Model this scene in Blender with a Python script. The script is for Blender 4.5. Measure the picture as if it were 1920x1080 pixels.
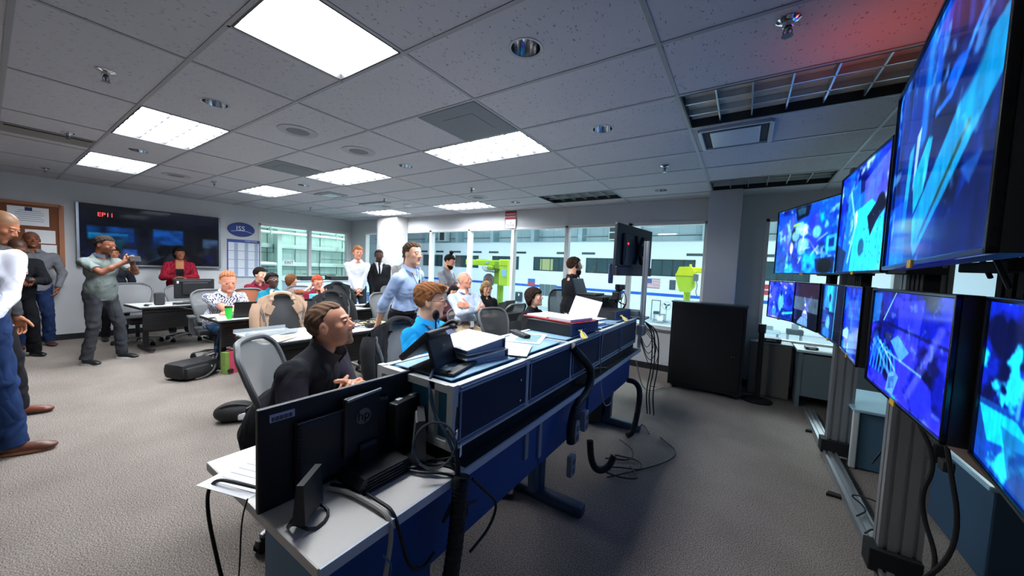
import bpy, bmesh, math, random
import numpy as np
from mathutils import Vector, Matrix
for o in list(bpy.data.objects): bpy.data.objects.remove(o, do_unlink=True)
random.seed(7); RNG = np.random.RandomState(11)
SC = bpy.context.scene; COL = SC.collection
PI = math.pi; R = math.radians; FT = .3048

# ------------------------------------------------------------ camera
cd = bpy.data.cameras.new('camera'); cam = bpy.data.objects.new('camera', cd); COL.objects.link(cam)
cd.sensor_width = 36; cd.lens = 12.29; cd.clip_start = .05; cd.clip_end = 200
yaw, pit, rol = -.583284, -.0574842, .0416802
_f = Vector((math.sin(yaw)*math.cos(pit), math.cos(yaw)*math.cos(pit), math.sin(pit)))
_r = Vector((math.cos(yaw), -math.sin(yaw), 0)); _u = _r.cross(_f)
_r2 = _r*math.cos(rol)+_u*math.sin(rol); _u2 = -_r*math.sin(rol)+_u*math.cos(rol)
cam.matrix_world = Matrix(((_r2.x, _u2.x, -_f.x, 1.6608), (_r2.y, _u2.y, -_f.y, -1.3244), (_r2.z, _u2.z, -_f.z, 1.57), (0, 0, 0, 1)))
SC.camera = cam
# ------------------------------------------------------------ world, exposure
w = bpy.data.worlds.new('world'); SC.world = w; w.use_nodes = True
w.node_tree.nodes['Background'].inputs[0].default_value = (.5, .65, .85, 1)
w.node_tree.nodes['Background'].inputs[1].default_value = .25
SC.view_settings.view_transform = 'Standard'; SC.view_settings.look = 'None'
SC.view_settings.exposure = 0.30; SC.view_settings.gamma = 1; SC.view_settings.use_curve_mapping = False
PANEL_E = 38.0      # emission of the lit ceiling panels
SCREEN_E = 1.3
HANGAR_E = 5.5
CEIL = 2.742

# hangar high-bay lamps (cool daylight white), far above and in front of the windows
def area(name, loc, size, power, col, rot=(0, 0, 0), sy=None):
    l = bpy.data.lights.new(name, 'AREA'); l.energy = power; l.color = col; l.size = size
    if sy: l.shape = 'RECTANGLE'; l.size_y = sy
    o = bpy.data.objects.new(name, l); COL.objects.link(o); o.location = loc; o.rotation_euler = rot
    return o
for i, (x, y) in enumerate([(-30, 28), (-14, 28), (2, 28), (-30, 14), (-14, 14), (2, 14), (14, 24)]):
    area('hangar_lamp', (x, y, 9.5), 5, 2050, (.80, .94, 1.0))
area('hangar_lamp', (-11.0, 5.5, 6.0), 3, 420, (.80, 1.0, .90), (0, R(25), 0))

# ------------------------------------------------------------ helpers
def srgb(h):
    if isinstance(h, str):
        h = h.lstrip('#'); c = [int(h[i:i+2], 16)/255 for i in (0, 2, 4)]
    else: c = list(h)
    return tuple((v/12.92 if v <= .04045 else ((v+.055)/1.055)**2.4) for v in c)+(1,)
MATS = {}
def mat(name, col='#808080', rough=.6, metal=0, noise=0, nscale=40, bump=0, bscale=200, emit=0, spec=.5, alpha=1, trans=0, coat=0):
    if name in MATS: return MATS[name]
    m = bpy.data.materials.new(name); m.use_nodes = True; nt = m.node_tree
    b = nt.nodes['Principled BSDF']; c = srgb(col)
    b.inputs['Base Color'].default_value = c; b.inputs['Roughness'].default_value = rough; b.inputs['Metallic'].default_value = metal
    b.inputs['Specular IOR Level'].default_value = spec; b.inputs['Alpha'].default_value = alpha
    b.inputs['Transmission Weight'].default_value = trans; b.inputs['Coat Weight'].default_value = coat
    if emit: b.inputs['Emission Color'].default_value = c; b.inputs['Emission Strength'].default_value = emit
    if noise or bump:
        tc = nt.nodes.new('ShaderNodeTexCoord')
    if noise:
        n = nt.nodes.new('ShaderNodeTexNoise'); n.inputs['Scale'].default_value = nscale; n.inputs['Detail'].default_value = 4
        nt.links.new(tc.outputs['Object'], n.inputs['Vector'])
        mx = nt.nodes.new('ShaderNodeMix'); mx.data_type = 'RGBA'
        mx.inputs[6].default_value = tuple(v*(1-noise) for v in c[:3])+(1,); mx.inputs[7].default_value = tuple(min(1, v*(1+noise)) for v in c[:3])+(1,)
        nt.links.new(n.outputs['Fac'], mx.inputs[0]); nt.links.new(mx.outputs[2], b.inputs['Base Color'])
    if bump:
        n2 = nt.nodes.new('ShaderNodeTexNoise'); n2.inputs['Scale'].default_value = bscale; n2.inputs['Detail'].default_value = 3
        nt.links.new(tc.outputs['Object'], n2.inputs['Vector'])
        bp = nt.nodes.new('ShaderNodeBump'); bp.inputs['Strength'].default_value = bump; bp.inputs['Distance'].default_value = .01
        nt.links.new(n2.outputs['Fac'], bp.inputs['Height']); nt.links.new(bp.outputs[0], b.inputs['Normal'])
    MATS[name] = m; return m
def vcolmat(name, rough=.6, emit=0, spec=.5, bump=0, bscale=300):
    m = mat(name, '#808080', rough, spec=spec, bump=bump, bscale=bscale); nt = m.node_tree; b = nt.nodes['Principled BSDF']
    if not nt.nodes.get('vc'):
        a = nt.nodes.new('ShaderNodeVertexColor'); a.name = 'vc'; a.layer_name = 'Col'
        if emit:
            nt.links.new(a.outputs[0], b.inputs['Emission Color']); b.inputs['Emission Strength'].default_value = emit
            b.inputs['Base Color'].default_value = (.01, .01, .012, 1)
        else: nt.links.new(a.outputs[0], b.inputs['Base Color'])
    return m

class MB:
    """collects shapes as vertex / face lists; build() links them as ONE mesh object"""
    def __init__(s): s.v = []; s.f = []; s.m = []; s.mi = 0
    def add(s, vs, fs, M=None):
        n = len(s.v)
        if M is not None: vs = [tuple(M @ Vector(v)) for v in vs]
        s.v += [tuple(v) for v in vs]; s.f += [tuple(i+n for i in f) for f in fs]; s.m += [s.mi]*len(fs); return s
    def box(s, c, d, rz=0, b=0, rot=None):
        x, y, z = d[0]/2, d[1]/2, d[2]/2
        M = Matrix.Translation(c) @ (rot if rot is not None else Matrix.Rotation(rz, 4, 'Z'))
        if b <= 0:
            vs = [(i*x, j*y, k*z) for k in (-1, 1) for j in (-1, 1) for i in (-1, 1)]
            return s.add(vs, [(0, 2, 3, 1), (4, 5, 7, 6), (0, 1, 5, 4), (2, 6, 7, 3), (0, 4, 6, 2), (1, 3, 7, 5)], M)
        bm = bmesh.new(); bmesh.ops.create_cube(bm, size=2)
        for v in bm.verts: v.co = Vector((v.co.x*x, v.co.y*y, v.co.z*z))
        bmesh.ops.bevel(bm, geom=bm.edges[:], offset=min(b, x*.95, y*.95, z*.95), segments=2, profile=.6, affect='EDGES')
        bm.verts.index_update()
        s.add([v.co[:] for v in bm.verts], [[v.index for v in f.verts] for f in bm.faces], M); bm.free(); return s
    def cyl(s, a, b, r0, r1=None, n=16, cap=True):
        r1 = r0 if r1 is None else r1
        a, b = Vector(a), Vector(b); d = (b-a)
        if d.length < 1e-6: return s
        q = d.to_track_quat('Z', 'Y').to_matrix()
        vs = []
        for p, r in ((a, r0), (b, r1)):
            for i in range(n):
                t = 2*PI*i/n; vs.append(p+q @ Vector((r*math.cos(t), r*math.sin(t), 0)))
        fs = [(i, (i+1) % n, n+(i+1) % n, n+i) for i in range(n)]
        if cap: fs += [tuple(range(n))[::-1], tuple(range(n, 2*n))]
        return s.add(vs, fs)
    def tube(s, pts, r, n=8, closed=False, smooth=0, flat=1.0):
        P = [Vector(p) for p in pts]
        for _ in range(smooth):
            Q = [P[0]] if not closed else []
            L = len(P)
            for i in range(L if closed else L-1):
                a, b = P[i], P[(i+1) % L]; Q += [a*.75+b*.25, a*.25+b*.75]
            if not closed: Q.append(P[-1])
            P = Q
        L = len(P); rr = r if hasattr(r, '__len__') else None
        up = None; vs = []
        for i in range(L):
            t = (P[(i+1) % L]-P[i-1]) if closed else (P[min(i+1, L-1)]-P[max(i-1, 0)])
            if t.length < 1e-9: t = Vector((0, 0, 1))
            t.normalize()
            if up is None:
                up = Vector((0, 0, 1)) if abs(t.z) < .9 else Vector((1, 0, 0))
            up = (up-t*up.dot(t)); up = up.normalized() if up.length > 1e-6 else t.orthogonal().normalized()
            sd = t.cross(up); k = rr[min(len(rr)-1, int(i*len(rr)/L))] if rr else r
            for j in range(n):
                a = 2*PI*j/n; vs.append(P[i]+sd*(k*math.cos(a))+up*(k*flat*math.sin(a)))
        fs = []
        for i in range(L if closed else L-1):
            i2 = (i+1) % L
            for j in range(n): fs.append((i*n+j, i*n+(j+1) % n, i2*n+(j+1) % n, i2*n+j))
        if not closed: fs += [tuple(range(n))[::-1], tuple(range((L-1)*n, L*n))]
        return s.add(vs, fs)
    def lathe(s, prof, c=(0, 0, 0), n=20, M=None):
        vs = []; L = len(prof)
        for (r, z) in prof:
            for i in range(n):
                t = 2*PI*i/n; vs.append((c[0]+r*math.cos(t), c[1]+r*math.sin(t), c[2]+z))
        fs = [(k*n+i, k*n+(i+1) % n, (k+1)*n+(i+1) % n, (k+1)*n+i) for k in range(L-1) for i in range(n)]
        return s.add(vs, fs, M)
    def ell(s, c, r, n=14, m=10, rot=None):
        vs = []; fs = []
        M = Matrix.Translation(c) @ (rot if rot is not None else Matrix.Identity(4))
        for k in range(m+1):
            a = -PI/2+PI*k/m
            for i in range(n):
                t = 2*PI*i/n; vs.append((r[0]*math.cos(a)*math.cos(t), r[1]*math.cos(a)*math.sin(t), r[2]*math.sin(a)))
        for k in range(m):
            for i in range(n): fs.append((k*n+i, k*n+(i+1) % n, (k+1)*n+(i+1) % n, (k+1)*n+i))
        return s.add(vs, fs, M)
    def prism(s, poly, h, M=None, z0=0):
        """poly: 2d outline, extruded from z0 to z0+h, placed by M"""
        n = len(poly); vs = [(p[0], p[1], z0) for p in poly]+[(p[0], p[1], z0+h) for p in poly]
        fs = [tuple(range(n))[::-1], tuple(range(n, 2*n))]+[(i, (i+1) % n, n+(i+1) % n, n+i) for i in range(n)]
        return s.add(vs, fs, M)
    def quad(s, a, b, c, d): return s.add([a, b, c, d], [(0, 1, 2, 3)])
    def grid(s, F, nu, nv, thick=0):
        """F(u,v)->point; thick>0 gives a shell"""
        vs = [Vector(F(i/nu, j/nv)) for j in range(nv+1) for i in range(nu+1)]
        fs = [(j*(nu+1)+i, j*(nu+1)+i+1, (j+1)*(nu+1)+i+1, (j+1)*(nu+1)+i) for j in range(nv) for i in range(nu)]
        if thick:
            N = [Vector() for _ in vs]
            for f in fs:
                nn = (vs[f[1]]-vs[f[0]]).cross(vs[f[3]]-vs[f[0]])
                for i in f: N[i] += nn
            n0 = len(vs)
            back = [vs[i]-N[i].normalized()*thick for i in range(n0)]
            f2 = [tuple(i+n0 for i in f)[::-1] for f in fs]
            W = nu+1
            bd = [i for i in range(W)]+[j*W+nu for j in range(1, nv+1)]+[nv*W+i for i in range(nu-1, -1, -1)]+[j*W for j in range(nv-1, 0, -1)]
            f3 = [(bd[k], bd[k]+n0, bd[(k+1) % len(bd)]+n0, bd[(k+1) % len(bd)]) for k in range(len(bd))]
            vs = vs+back; fs = fs+f2+f3
        return s.add(vs, fs)
    def build(s, name, m, parent=None, smooth=False, kind=None, loc=None, rz=0, auto=None):
        me = bpy.data.meshes.new(name); me.from_pydata(s.v, [], s.f)
        for mm in (m if isinstance(m, (list, tuple)) else [m]): me.materials.append(mm)
        if any(s.m): me.polygons.foreach_set('material_index', s.m)
        bm = bmesh.new(); bm.from_mesh(me); bmesh.ops.recalc_face_normals(bm, faces=bm.faces[:]); bm.to_mesh(me); bm.free()
        if smooth:
            me.polygons.foreach_set('use_smooth', [True]*len(me.polygons))
            me.set_sharp_from_angle(angle=auto if auto is not None else R(40))
        me.update(); o = bpy.data.objects.new(name, me); COL.objects.link(o)
        if parent is not None: o.parent = parent
        if kind: o['kind'] = kind
        if loc is not None: o.location = loc
        if rz: o.rotation_euler = (0, 0, rz)
        return o
def thing(name, label, cat, loc=(0, 0, 0), rz=0, group=None):
    o = bpy.data.objects.new(name, None); COL.objects.link(o); o.empty_display_size = .05
    o.location = loc; o.rotation_euler = (0, 0, rz); return tag(o, label, cat, group)
def tag(o, label, cat, group=None):
    o['label'] = label; o['category'] = cat
    if group: o['group'] = group
    return o
def copy_tree(o, parent=None):
    c = o.copy(); COL.objects.link(c); c.parent = parent
    for ch in list(o.children): copy_tree(ch, c)
    return c
def place(o, loc, rz, label=None, group=None):
    o.location = loc; o.rotation_euler = (0, 0, rz)
    if label: o['label'] = label
    if group: o['group'] = group
    return o
def struct(name, mb, m, **k): return mb.build(name, m, kind='structure', **k)
def text(name, body, size, m, parent=None, loc=(0, 0, 0), rot=(PI/2, 0, 0), ext=.001, align='CENTER'):
    c = bpy.data.curves.new(name, 'FONT'); c.body = body; c.size = size; c.extrude = ext; c.align_x = align; c.align_y = 'CENTER'; c.resolution_u = 2
    t = bpy.data.objects.new(name, c); COL.objects.link(t)
    dg = bpy.context.evaluated_depsgraph_get(); me = bpy.data.meshes.new_from_object(t.evaluated_get(dg))
    bpy.data.objects.remove(t, do_unlink=True)
    o = bpy.data.objects.new(name, me); COL.objects.link(o); me.materials.clear(); me.materials.append(m)
    o.location = loc; o.rotation_euler = rot
    if parent is not None: o.parent = parent
    return o
M_ = dict(
    white=mat('white_paint', '#dfe2e2', .7, noise=.03, nscale=3), black=mat('black_plastic', '#17181b', .45), blackm=mat('matte_black', '#0f1012', .8),
    grey=mat('grey_plastic', '#6b6e70', .5), lgrey=mat('light_grey_plastic', '#a9adb0', .45), alu=mat('aluminium', '#b9bdc0', .33, .9),
    alub=mat('brushed_extrusion', '#a3a6a8', .42, .75), chrome=mat('chrome', '#d8dadc', .12, 1), paper=mat('paper', '#eceef0', .85),
    cable=mat('cable_black', '#0c0c0e', .5), cableg=mat('cable_grey', '#a8a59c', .5), rubber=mat('rubber', '#101010', .9),
    red=mat('red_plastic', '#b3262c', .5), yellow=mat('yellow_plastic', '#e8d21a', .5), glass=None)
def glass(name='glass', tint=(.93, .98, .98)):
    if name in MATS: return MATS[name]
    m = bpy.data.materials.new(name); m.use_nodes = True; nt = m.node_tree; nt.nodes.clear()
    o = nt.nodes.new('ShaderNodeOutputMaterial'); t = nt.nodes.new('ShaderNodeBsdfTransparent'); t.inputs[0].default_value = tint+(1,)
    g = nt.nodes.new('ShaderNodeBsdfGlossy'); g.inputs['Roughness'].default_value = .03
    mx = nt.nodes.new('ShaderNodeMixShader'); lw = nt.nodes.new('ShaderNodeLayerWeight'); pw = nt.nodes.new('ShaderNodeMath'); pw.operation = 'POWER'; pw.inputs[1].default_value = 5; nt.links.new(lw.outputs[1], pw.inputs[0]); fr = nt.nodes.new('ShaderNodeMath'); fr.operation = 'MULTIPLY_ADD'; fr.inputs[1].default_value = .9; fr.inputs[2].default_value = .035; nt.links.new(pw.outputs[0], fr.inputs[0])
    nt.links.new(fr.outputs[0], mx.inputs[0]); nt.links.new(t.outputs[0], mx.inputs[1]); nt.links.new(g.outputs[0], mx.inputs[2])
    nt.links.new(mx.outputs[0], o.inputs[0]); MATS[name] = m; return m
def meshmat(name, col, a):
    """woven see-through mesh fabric"""
    if name in MATS: return MATS[name]
    m = mat(name, col, .75); nt = m.node_tree; b = nt.nodes['Principled BSDF']
    b.inputs['Alpha'].default_value = a
    return m
# ============================================================ THE SETTING
XL, XR, YB, YF = -8.1, 5.0, -5.2, 4.72
SILL, HEAD = .69, 2.40
def carpet():
    m = mat('carpet', '#9a938b', .95); nt = m.node_tree; b = nt.nodes['Principled BSDF']; L = nt.links.new
    tc = nt.nodes.new('ShaderNodeTexCoord')
    n1 = nt.nodes.new('ShaderNodeTexNoise'); n1.inputs['Scale'].default_value = 150; n1.inputs['Detail'].default_value = 6; n1.inputs['Roughness'].default_value = .75
    n2 = nt.nodes.new('ShaderNodeTexNoise'); n2.inputs['Scale'].default_value = 2.2; n2.inputs['Detail'].default_value = 3
    n3 = nt.nodes.new('ShaderNodeTexVoronoi'); n3.inputs['Scale'].default_value = 170
    for n in (n1, n2, n3): L(tc.outputs['Object'], n.inputs['Vector'])
    r1 = nt.nodes.new('ShaderNodeValToRGB'); e = r1.color_ramp.elements
    e[0].position = .38; e[0].color = srgb('#3f3c3a'); e[1].position = .63; e[1].color = srgb('#b8aca0')
    k = r1.color_ramp.elements.new(.5); k.color = srgb('#857d76')
    L(n1.outputs['Fac'], r1.inputs[0])
    mx = nt.nodes.new('ShaderNodeMix'); mx.data_type = 'RGBA'; mx.blend_type = 'MULTIPLY'; mx.inputs[0].default_value = .35
    r2 = nt.nodes.new('ShaderNodeValToRGB'); r2.color_ramp.elements[0].position = .3; r2.color_ramp.elements[0].color = (.55, .53, .52, 1); r2.color_ramp.elements[1].position = .65
    L(n2.outputs['Fac'], r2.inputs[0]); L(r1.outputs[0], mx.inputs[6]); L(r2.outputs[0], mx.inputs[7]); L(mx.outputs[2], b.inputs['Base Color'])
    bp = nt.nodes.new('ShaderNodeBump'); bp.inputs['Strength'].default_value = .8; bp.inputs['Distance'].default_value = .003
    ad = nt.nodes.new('ShaderNodeMath'); ad.operation = 'ADD'; L(n1.outputs['Fac'], ad.inputs[0]); L(n3.outputs['Distance'], ad.inputs[1])
    L(ad.outputs[0], bp.inputs['Height']); L(bp.outputs[0], b.inputs['Normal'])
    b.inputs['Specular IOR Level'].default_value = .15
    return m
def tile_mat():
    m = mat('ceiling_tile', '#a9abb3', .9); nt = m.node_tree; b = nt.nodes['Principled BSDF']; L = nt.links.new
    tc = nt.nodes.new('ShaderNodeTexCoord')
    wn = nt.nodes.new('ShaderNodeTexNoise'); wn.inputs['Scale'].default_value = 30
    v = nt.nodes.new('ShaderNodeTexVoronoi'); v.feature = 'F1'; v.inputs['Scale'].default_value = 62; v.inputs['Randomness'].default_value = 1
    mp = nt.nodes.new('ShaderNodeMapping'); mp.inputs['Scale'].default_value = (1, .45, 1)
    ad = nt.nodes.new('ShaderNodeVectorMath'); ad.operation = 'MULTIPLY_ADD'; ad.inputs[1].default_value = (.03, .03, .0)
    L(tc.outputs['Object'], wn.inputs['Vector']); L(wn.outputs['Color'], ad.inputs[0]); L(tc.outputs['Object'], ad.inputs[2]); L(ad.outputs[0], mp.inputs[0]); L(mp.outputs[0], v.inputs['Vector'])
    n1 = nt.nodes.new('ShaderNodeTexNoise'); n1.inputs['Scale'].default_value = 24; n1.inputs['Detail'].default_value = 2; L(tc.outputs['Object'], n1.inputs['Vector'])
    r = nt.nodes.new('ShaderNodeValToRGB'); e = r.color_ramp.elements; e[0].position = .12; e[0].color = (0, 0, 0, 1); e[1].position = .26; e[1].color = (1, 1, 1, 1)
    L(v.outputs['Distance'], r.inputs[0])
    r3 = nt.nodes.new('ShaderNodeValToRGB'); e = r3.color_ramp.elements; e[0].position = .47; e[0].color = (0, 0, 0, 1); e[1].position = .53; e[1].color = (1, 1, 1, 1)
    L(n1.outputs['Fac'], r3.inputs[0])
    mxm = nt.nodes.new('ShaderNodeMath'); mxm.operation = 'MAXIMUM'; L(r.outputs[0], mxm.inputs[0]); L(r3.outputs[0], mxm.inputs[1])
    mx = nt.nodes.new('ShaderNodeMix'); mx.data_type = 'RGBA'; mx.inputs[6].default_value = srgb('#7c7d82'); mx.inputs[7].default_value = srgb('#b3b3b8')
    L(mxm.outputs[0], mx.inputs[0]); L(mx.outputs[2], b.inputs['Base Color'])
    bp = nt.nodes.new('ShaderNodeBump'); bp.inputs['Strength'].default_value = .5; bp.inputs['Distance'].default_value = .004
    L(mxm.outputs[0], bp.inputs['Height']); L(bp.outputs[0], b.inputs['Normal'])
    return m
def wallmat(name, col):
    return mat(name, col, .75, noise=.03, nscale=1.5, bump=.12, bscale=260)
WM = wallmat('wall_paint', '#c6c9cb'); TR = mat('window_trim_paint', '#d5d6d4', .5); BB = mat('baseboard_black', '#16161a', .6)
struct('floor', MB().box(((XL+XR)/2, (YB+YF)/2, -.05), (XR-XL+.2, YF-YB+.2, .1)), carpet())

# ---- ceiling on its 4 ft x 2 ft grid, with real openings
LIT = [(-2, 0, -2, 0), (-12, -8, -2, 0), (-20, -16, -2, 0), (-4, 0, 4, 6), (-12, -8, 4, 6), (-20, -16, 4, 6), (-20, -16, 12, 14), (-12, -8, 12, 14)]
UNLIT = [(4, 8, 4, 6), (4, 8, 12, 14), (-4, 0, 12, 14)]
DOWN = [(2, 1, ), (2, 5), (-6, -1), (-14, -1), (-6, 5), (-14, 5), (2, 13), (-6, 13)]
def hole_tile(mb, x0, x1, y0, y1, cx, cy, r, z, n=32):
    vs = []; fs = []
    for i in range(n):
        t = 2*PI*i/n; dx, dy = math.cos(t), math.sin(t)
        k = min(((x1-cx) if dx > 0 else (cx-x0))/max(abs(dx), 1e-9), ((y1-cy) if dy > 0 else (cy-y0))/max(abs(dy), 1e-9))
        vs += [(cx+r*dx, cy+r*dy, z), (cx+k*dx, cy+k*dy, z)]
    fs = [(2*i, 2*i+1, (2*i+3) % (2*n), (2*i+2) % (2*n)) for i in range(n)]
    corners = [(x1, y1), (x0, y1), (x0, y0), (x1, y0)]
    for c in corners:
        a = math.atan2(c[1]-cy, c[0]-cx) % (2*PI); i = int(a/(2*PI)*n)
        vs.append((c[0], c[1], z)); fs.append((2*i+1, len(vs)-1, (2*i+3) % (2*n)))
    mb.add(vs, fs)
cb = MB(); gb = MB()
gx = [x for x in range(-28, 20, 4)]; gy = [y for y in range(-18, 18, 2)]
for x in gx:
    for y in gy:
        x0, x1, y0, y1 = max(x*FT, XL-.05), min((x+4)*FT, XR+.05), max(y*FT, YB-.05), min((y+2)*FT, YF+.05)
        if x1 <= x0 or y1 <= y0: continue
        if (x, y) == (-4, -2): cb.quad((x0, y0, CEIL), (-2*FT, y0, CEIL), (-2*FT, y1, CEIL), (x0, y1, CEIL)); continue
        if any(a == x and c == y for a, b, c, d in LIT+UNLIT): continue
        dn = [d for d in DOWN if x < d[0] < x+4 and y < d[1] < y+2]
        if dn: hole_tile(cb, x0, x1, y0, y1, dn[0][0]*FT, dn[0][1]*FT, .078, CEIL)
        else: cb.quad((x0, y0, CEIL), (x1, y0, CEIL), (x1, y1, CEIL), (x0, y1, CEIL))
cb.box(((XL+XR)/2, (YB+YF)/2, CEIL+.30), (XR-XL+.3, YF-YB+.3, .08))
struct('ceiling', cb, tile_mat())
for x in gx[1:]:
    if XL < x*FT < XR: gb.box((x*FT, (YB+YF)/2, CEIL-.001), (.024, YF-YB, .006))
for y in gy:
    if YB < y*FT < YF: gb.box(((XL+XR)/2, y*FT, CEIL-.0015), (XR-XL, .024, .006))
gb.box((-2*FT, -1*FT, CEIL-.0015), (.024, 2*FT, .006))
struct('trim_1', gb, mat('ceiling_grid_metal', '#8f9194', .5, .2))

# ---- walls
wb = MB()
def wall_x(mb, x0, x1, z0, z1, y=YF, t=.14): mb.box(((x0+x1)/2, y+t/2, (z0+z1)/2), (x1-x0, t, z1-z0))
wall_x(wb, XL-.1, XR+.1, HEAD, CEIL+.3)
wall_x(wb, XL-.1, -7.42, 0, HEAD); wall_x(wb, -6.78, -5.86, 0, HEAD); wall_x(wb, 1.165, 1.87, 0, HEAD); wall_x(wb, 4.6, XR+.1, 0, HEAD)
wall_x(wb, -7.42, -6.78, 0, .05); wall_x(wb, -5.86, 1.165, 0, SILL); wall_x(wb, 1.87, 4.6, 0, SILL)
struct('wall_back', wb, WM)
lb = MB()
def wall_y(mb, y0, y1, z0, z1, x=XL, t=.14): mb.box((x-t/2, (y0+y1)/2, (z0+z1)/2), (t, y1-y0, z1-z0))
wall_y(lb, YB-.1, YF+.1, HEAD-.01, CEIL+.3); wall_y(lb, YB-.1, 2.34, 0, HEAD-.01); wall_y(lb, 4.62, YF+.1, 0, HEAD-.01); wall_y(lb, 2.34, 4.62, 0, SILL)
struct('wall_left', lb, WM)
struct('wall_right', MB().box((XR+.07, (YB+YF)/2, (CEIL+.3)/2), (.14, YF-YB+.2, CEIL+.3)), WM)
struct('wall_front', MB().box(((XL+XR)/2, YB-.07, (CEIL+.3)/2), (XR-XL+.2, .14, CEIL+.3)), WM)
struct('wall_column', MB().box((-6.0, 4.55, CEIL/2), (.80, .34, CEIL), b=.01), mat('column_paint', '#c2c1bd', .7, noise=.02, nscale=2))
struct('wall_pillar', MB().box((1.385, 4.47, CEIL/2), (.38, .50, CEIL), b=.008), WM)
# baseboards
for nm, c, d in (('baseboard_left', (XL+.008, (YB+2.3)/2+1.2, .05), (.016, YF-YB-.1, .10)), ('baseboard_back', ((-5.6+1.2)/2, YF-.008, .05), (6.7, .016, .10)),
                 ('baseboard_right', ((1.6+XR)/2, YF-.008, .05), (XR-1.6, .016, .10))):
    struct(nm, MB().box(c, d), BB)
# sill + knee-wall face strip
struct('trim_2', MB().box((-2.35, YF-.03, SILL-.01), (7.0, .10, .03), b=.006).box((3.2, YF-.03, SILL-.01), (2.7, .10, .03), b=.006), mat('sill_metal', '#9da2a4', .4, .3))
# ---- windows (panes + frames)
def window(n, x0, x1, z0, z1, muls, axis='x', w=.045):
    r = MB(); d = .12
    def bx(a, b, za, zb):
        if axis == 'x': r.box(((a+b)/2, YF+.05, (za+zb)/2), (b-a, d, zb-za), b=.004)
        else: r.box((XL-.05, (a+b)/2, (za+zb)/2), (d, b-a, zb-za), b=.004)
    bx(x0, x1, z1-w, z1+.01); bx(x0, x1, z0-.01, z0+w); bx(x0, x0+w, z0, z1); bx(x1-w, x1, z0, z1)
    for m in muls: bx(m-.035, m+.035, z0, z1)
    o = struct('window_%d' % n, r, TR)
    g = MB(); e = [x0]+list(muls)+[x1]
    for a, b in zip(e[:-1], e[1:]):
        if axis == 'x': g.box(((a+b)/2, YF+.07, (z0+z1)/2), (b-a-.02, .006, z1-z0-.02))
        else: g.box((XL-.07, (a+b)/2, (z0+z1)/2), (.006, b-a-.02, z1-z0-.02))
    g.build('window_pane', glass(), o)
    return o
window(1, -5.86, 1.165, SILL, HEAD, [-4.76, -3.54, -2.36, -1.15, .02])
window(2, 1.87, 4.6, SILL, HEAD, [3.2])
window(3, -7.42, -6.78, .05, HEAD, [])
window(4, 2.34, 4.62, SILL, HEAD-.01, [3.54], 'y')

# ============================================================ ceiling things
def cells(x0, x1, y0, y1, z, nx, ny, h, t, mb):
    for i in range(1, nx): mb.box((x0+(x1-x0)*i/nx, (y0+y1)/2, z), (t, y1-y0, h))
    for j in range(1, ny): mb.box(((x0+x1)/2, y0+(y1-y0)*j/ny, z), (x1-x0, t, h))
def lamp_mat():
    return mat('lit_diffuser', '#f4f8ff', .5, emit=PANEL_E)
lit_labels = ['large blown-out white ceiling panel nearest the camera, upper centre', 'lit six-row ceiling panel second from the left edge, above the phone man',
    'small lit ceiling panel farthest left near the wall screen', 'lit ceiling panel above the middle tables with three rows of square cells',
    'lit ceiling panel left of the row centre, above the tan jacket chair', 'narrow lit ceiling panel above the oval badge on the left wall',
    'slim lit ceiling panel directly in front of the white column', 'slim lit ceiling panel left of the red and white occupancy sign']
un_labels = ['unlit ceiling panel with blue screen reflections beside the big monitor', 'unlit grey ceiling panel above the grey pillar', 'unlit flat grey ceiling panel near the back windows']
for k, (x0, x1, y0, y1) in enumerate(LIT+UNLIT):
    lit = k < len(LIT); e = .015
    X0, X1, Y0, Y1 = x0*FT+e, x1*FT-e, y0*FT+e, y1*FT-e
    t = thing('ceiling_light', lit_labels[k] if lit else un_labels[k-len(LIT)], 'ceiling light', ((X0+X1)/2, (Y0+Y1)/2, CEIL), 0, 'recessed ceiling lights')
    cx, cy = (X0+X1)/2, (Y0+Y1)/2; a, b = X1-X0, Y1-Y0; up = .035 if lit else .06
    f = MB()
    for s in (-1, 1):
        f.box((s*a/2, 0, up/2), (.012, b, up+.01)); f.box((0, s*b/2, up/2), (a, .012, up+.01))
    f.build('frame', mat('fixture_frame', '#15161a', .5), t)
    if lit:
        MB().box((0, 0, up), (a, b, .004)).build('diffuser', lamp_mat(), t)
        lv = MB(); cells(-a/2, a/2, -b/2, b/2, up-.014, 6 if a > 1 else 3, 3, .02, .006, lv)
        if k: lv.build('louver', mat('white_louver', '#3c3f42', .6), t)
    else:
        MB().box((0, 0, up), (a, b, .004)).build('reflector', mat('dark_reflector', '#c9bda8', .45, noise=.25, nscale=6), t)
        lv = MB(); cells(-a/2, a/2, -b/2, b/2, up-.025, 6, 3, .04, .010, lv)
        lv.build('louver', mat('parabolic_louver', '#b4bfc6', .3, .8), t)
dl = ['nearest recessed downlight, large round chrome at top centre', 'round downlight right of the lit square-cell panel', 'recessed downlight above the second lit panel at left',
      'small recessed downlight between the two leftmost lit panels', 'recessed downlight in the middle of the ceiling left of the lit square-cell panel', 'tiny downlight far left of centre above the rear tables',
      'small downlight left of the unlit panel over the pillar', 'tiny downlight near the back windows left of the flat grey panel']
for k, d in enumerate(DOWN):
    t = thing('downlight', dl[k], 'downlight', (d[0]*FT, d[1]*FT, CEIL), 0, 'round recessed downlights')
    MB().lathe([(.078, .0), (.092, -.004), (.094, -.001), (.092, .002)], n=32).build('trim_ring', M_['lgrey'], t, smooth=True)
    MB().lathe([(.078, 0), (.074, .05), (.06, .11), (.035, .15), (.0, .155)], n=36).build('reflector_cone', M_['chrome'], t, smooth=True)
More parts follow.
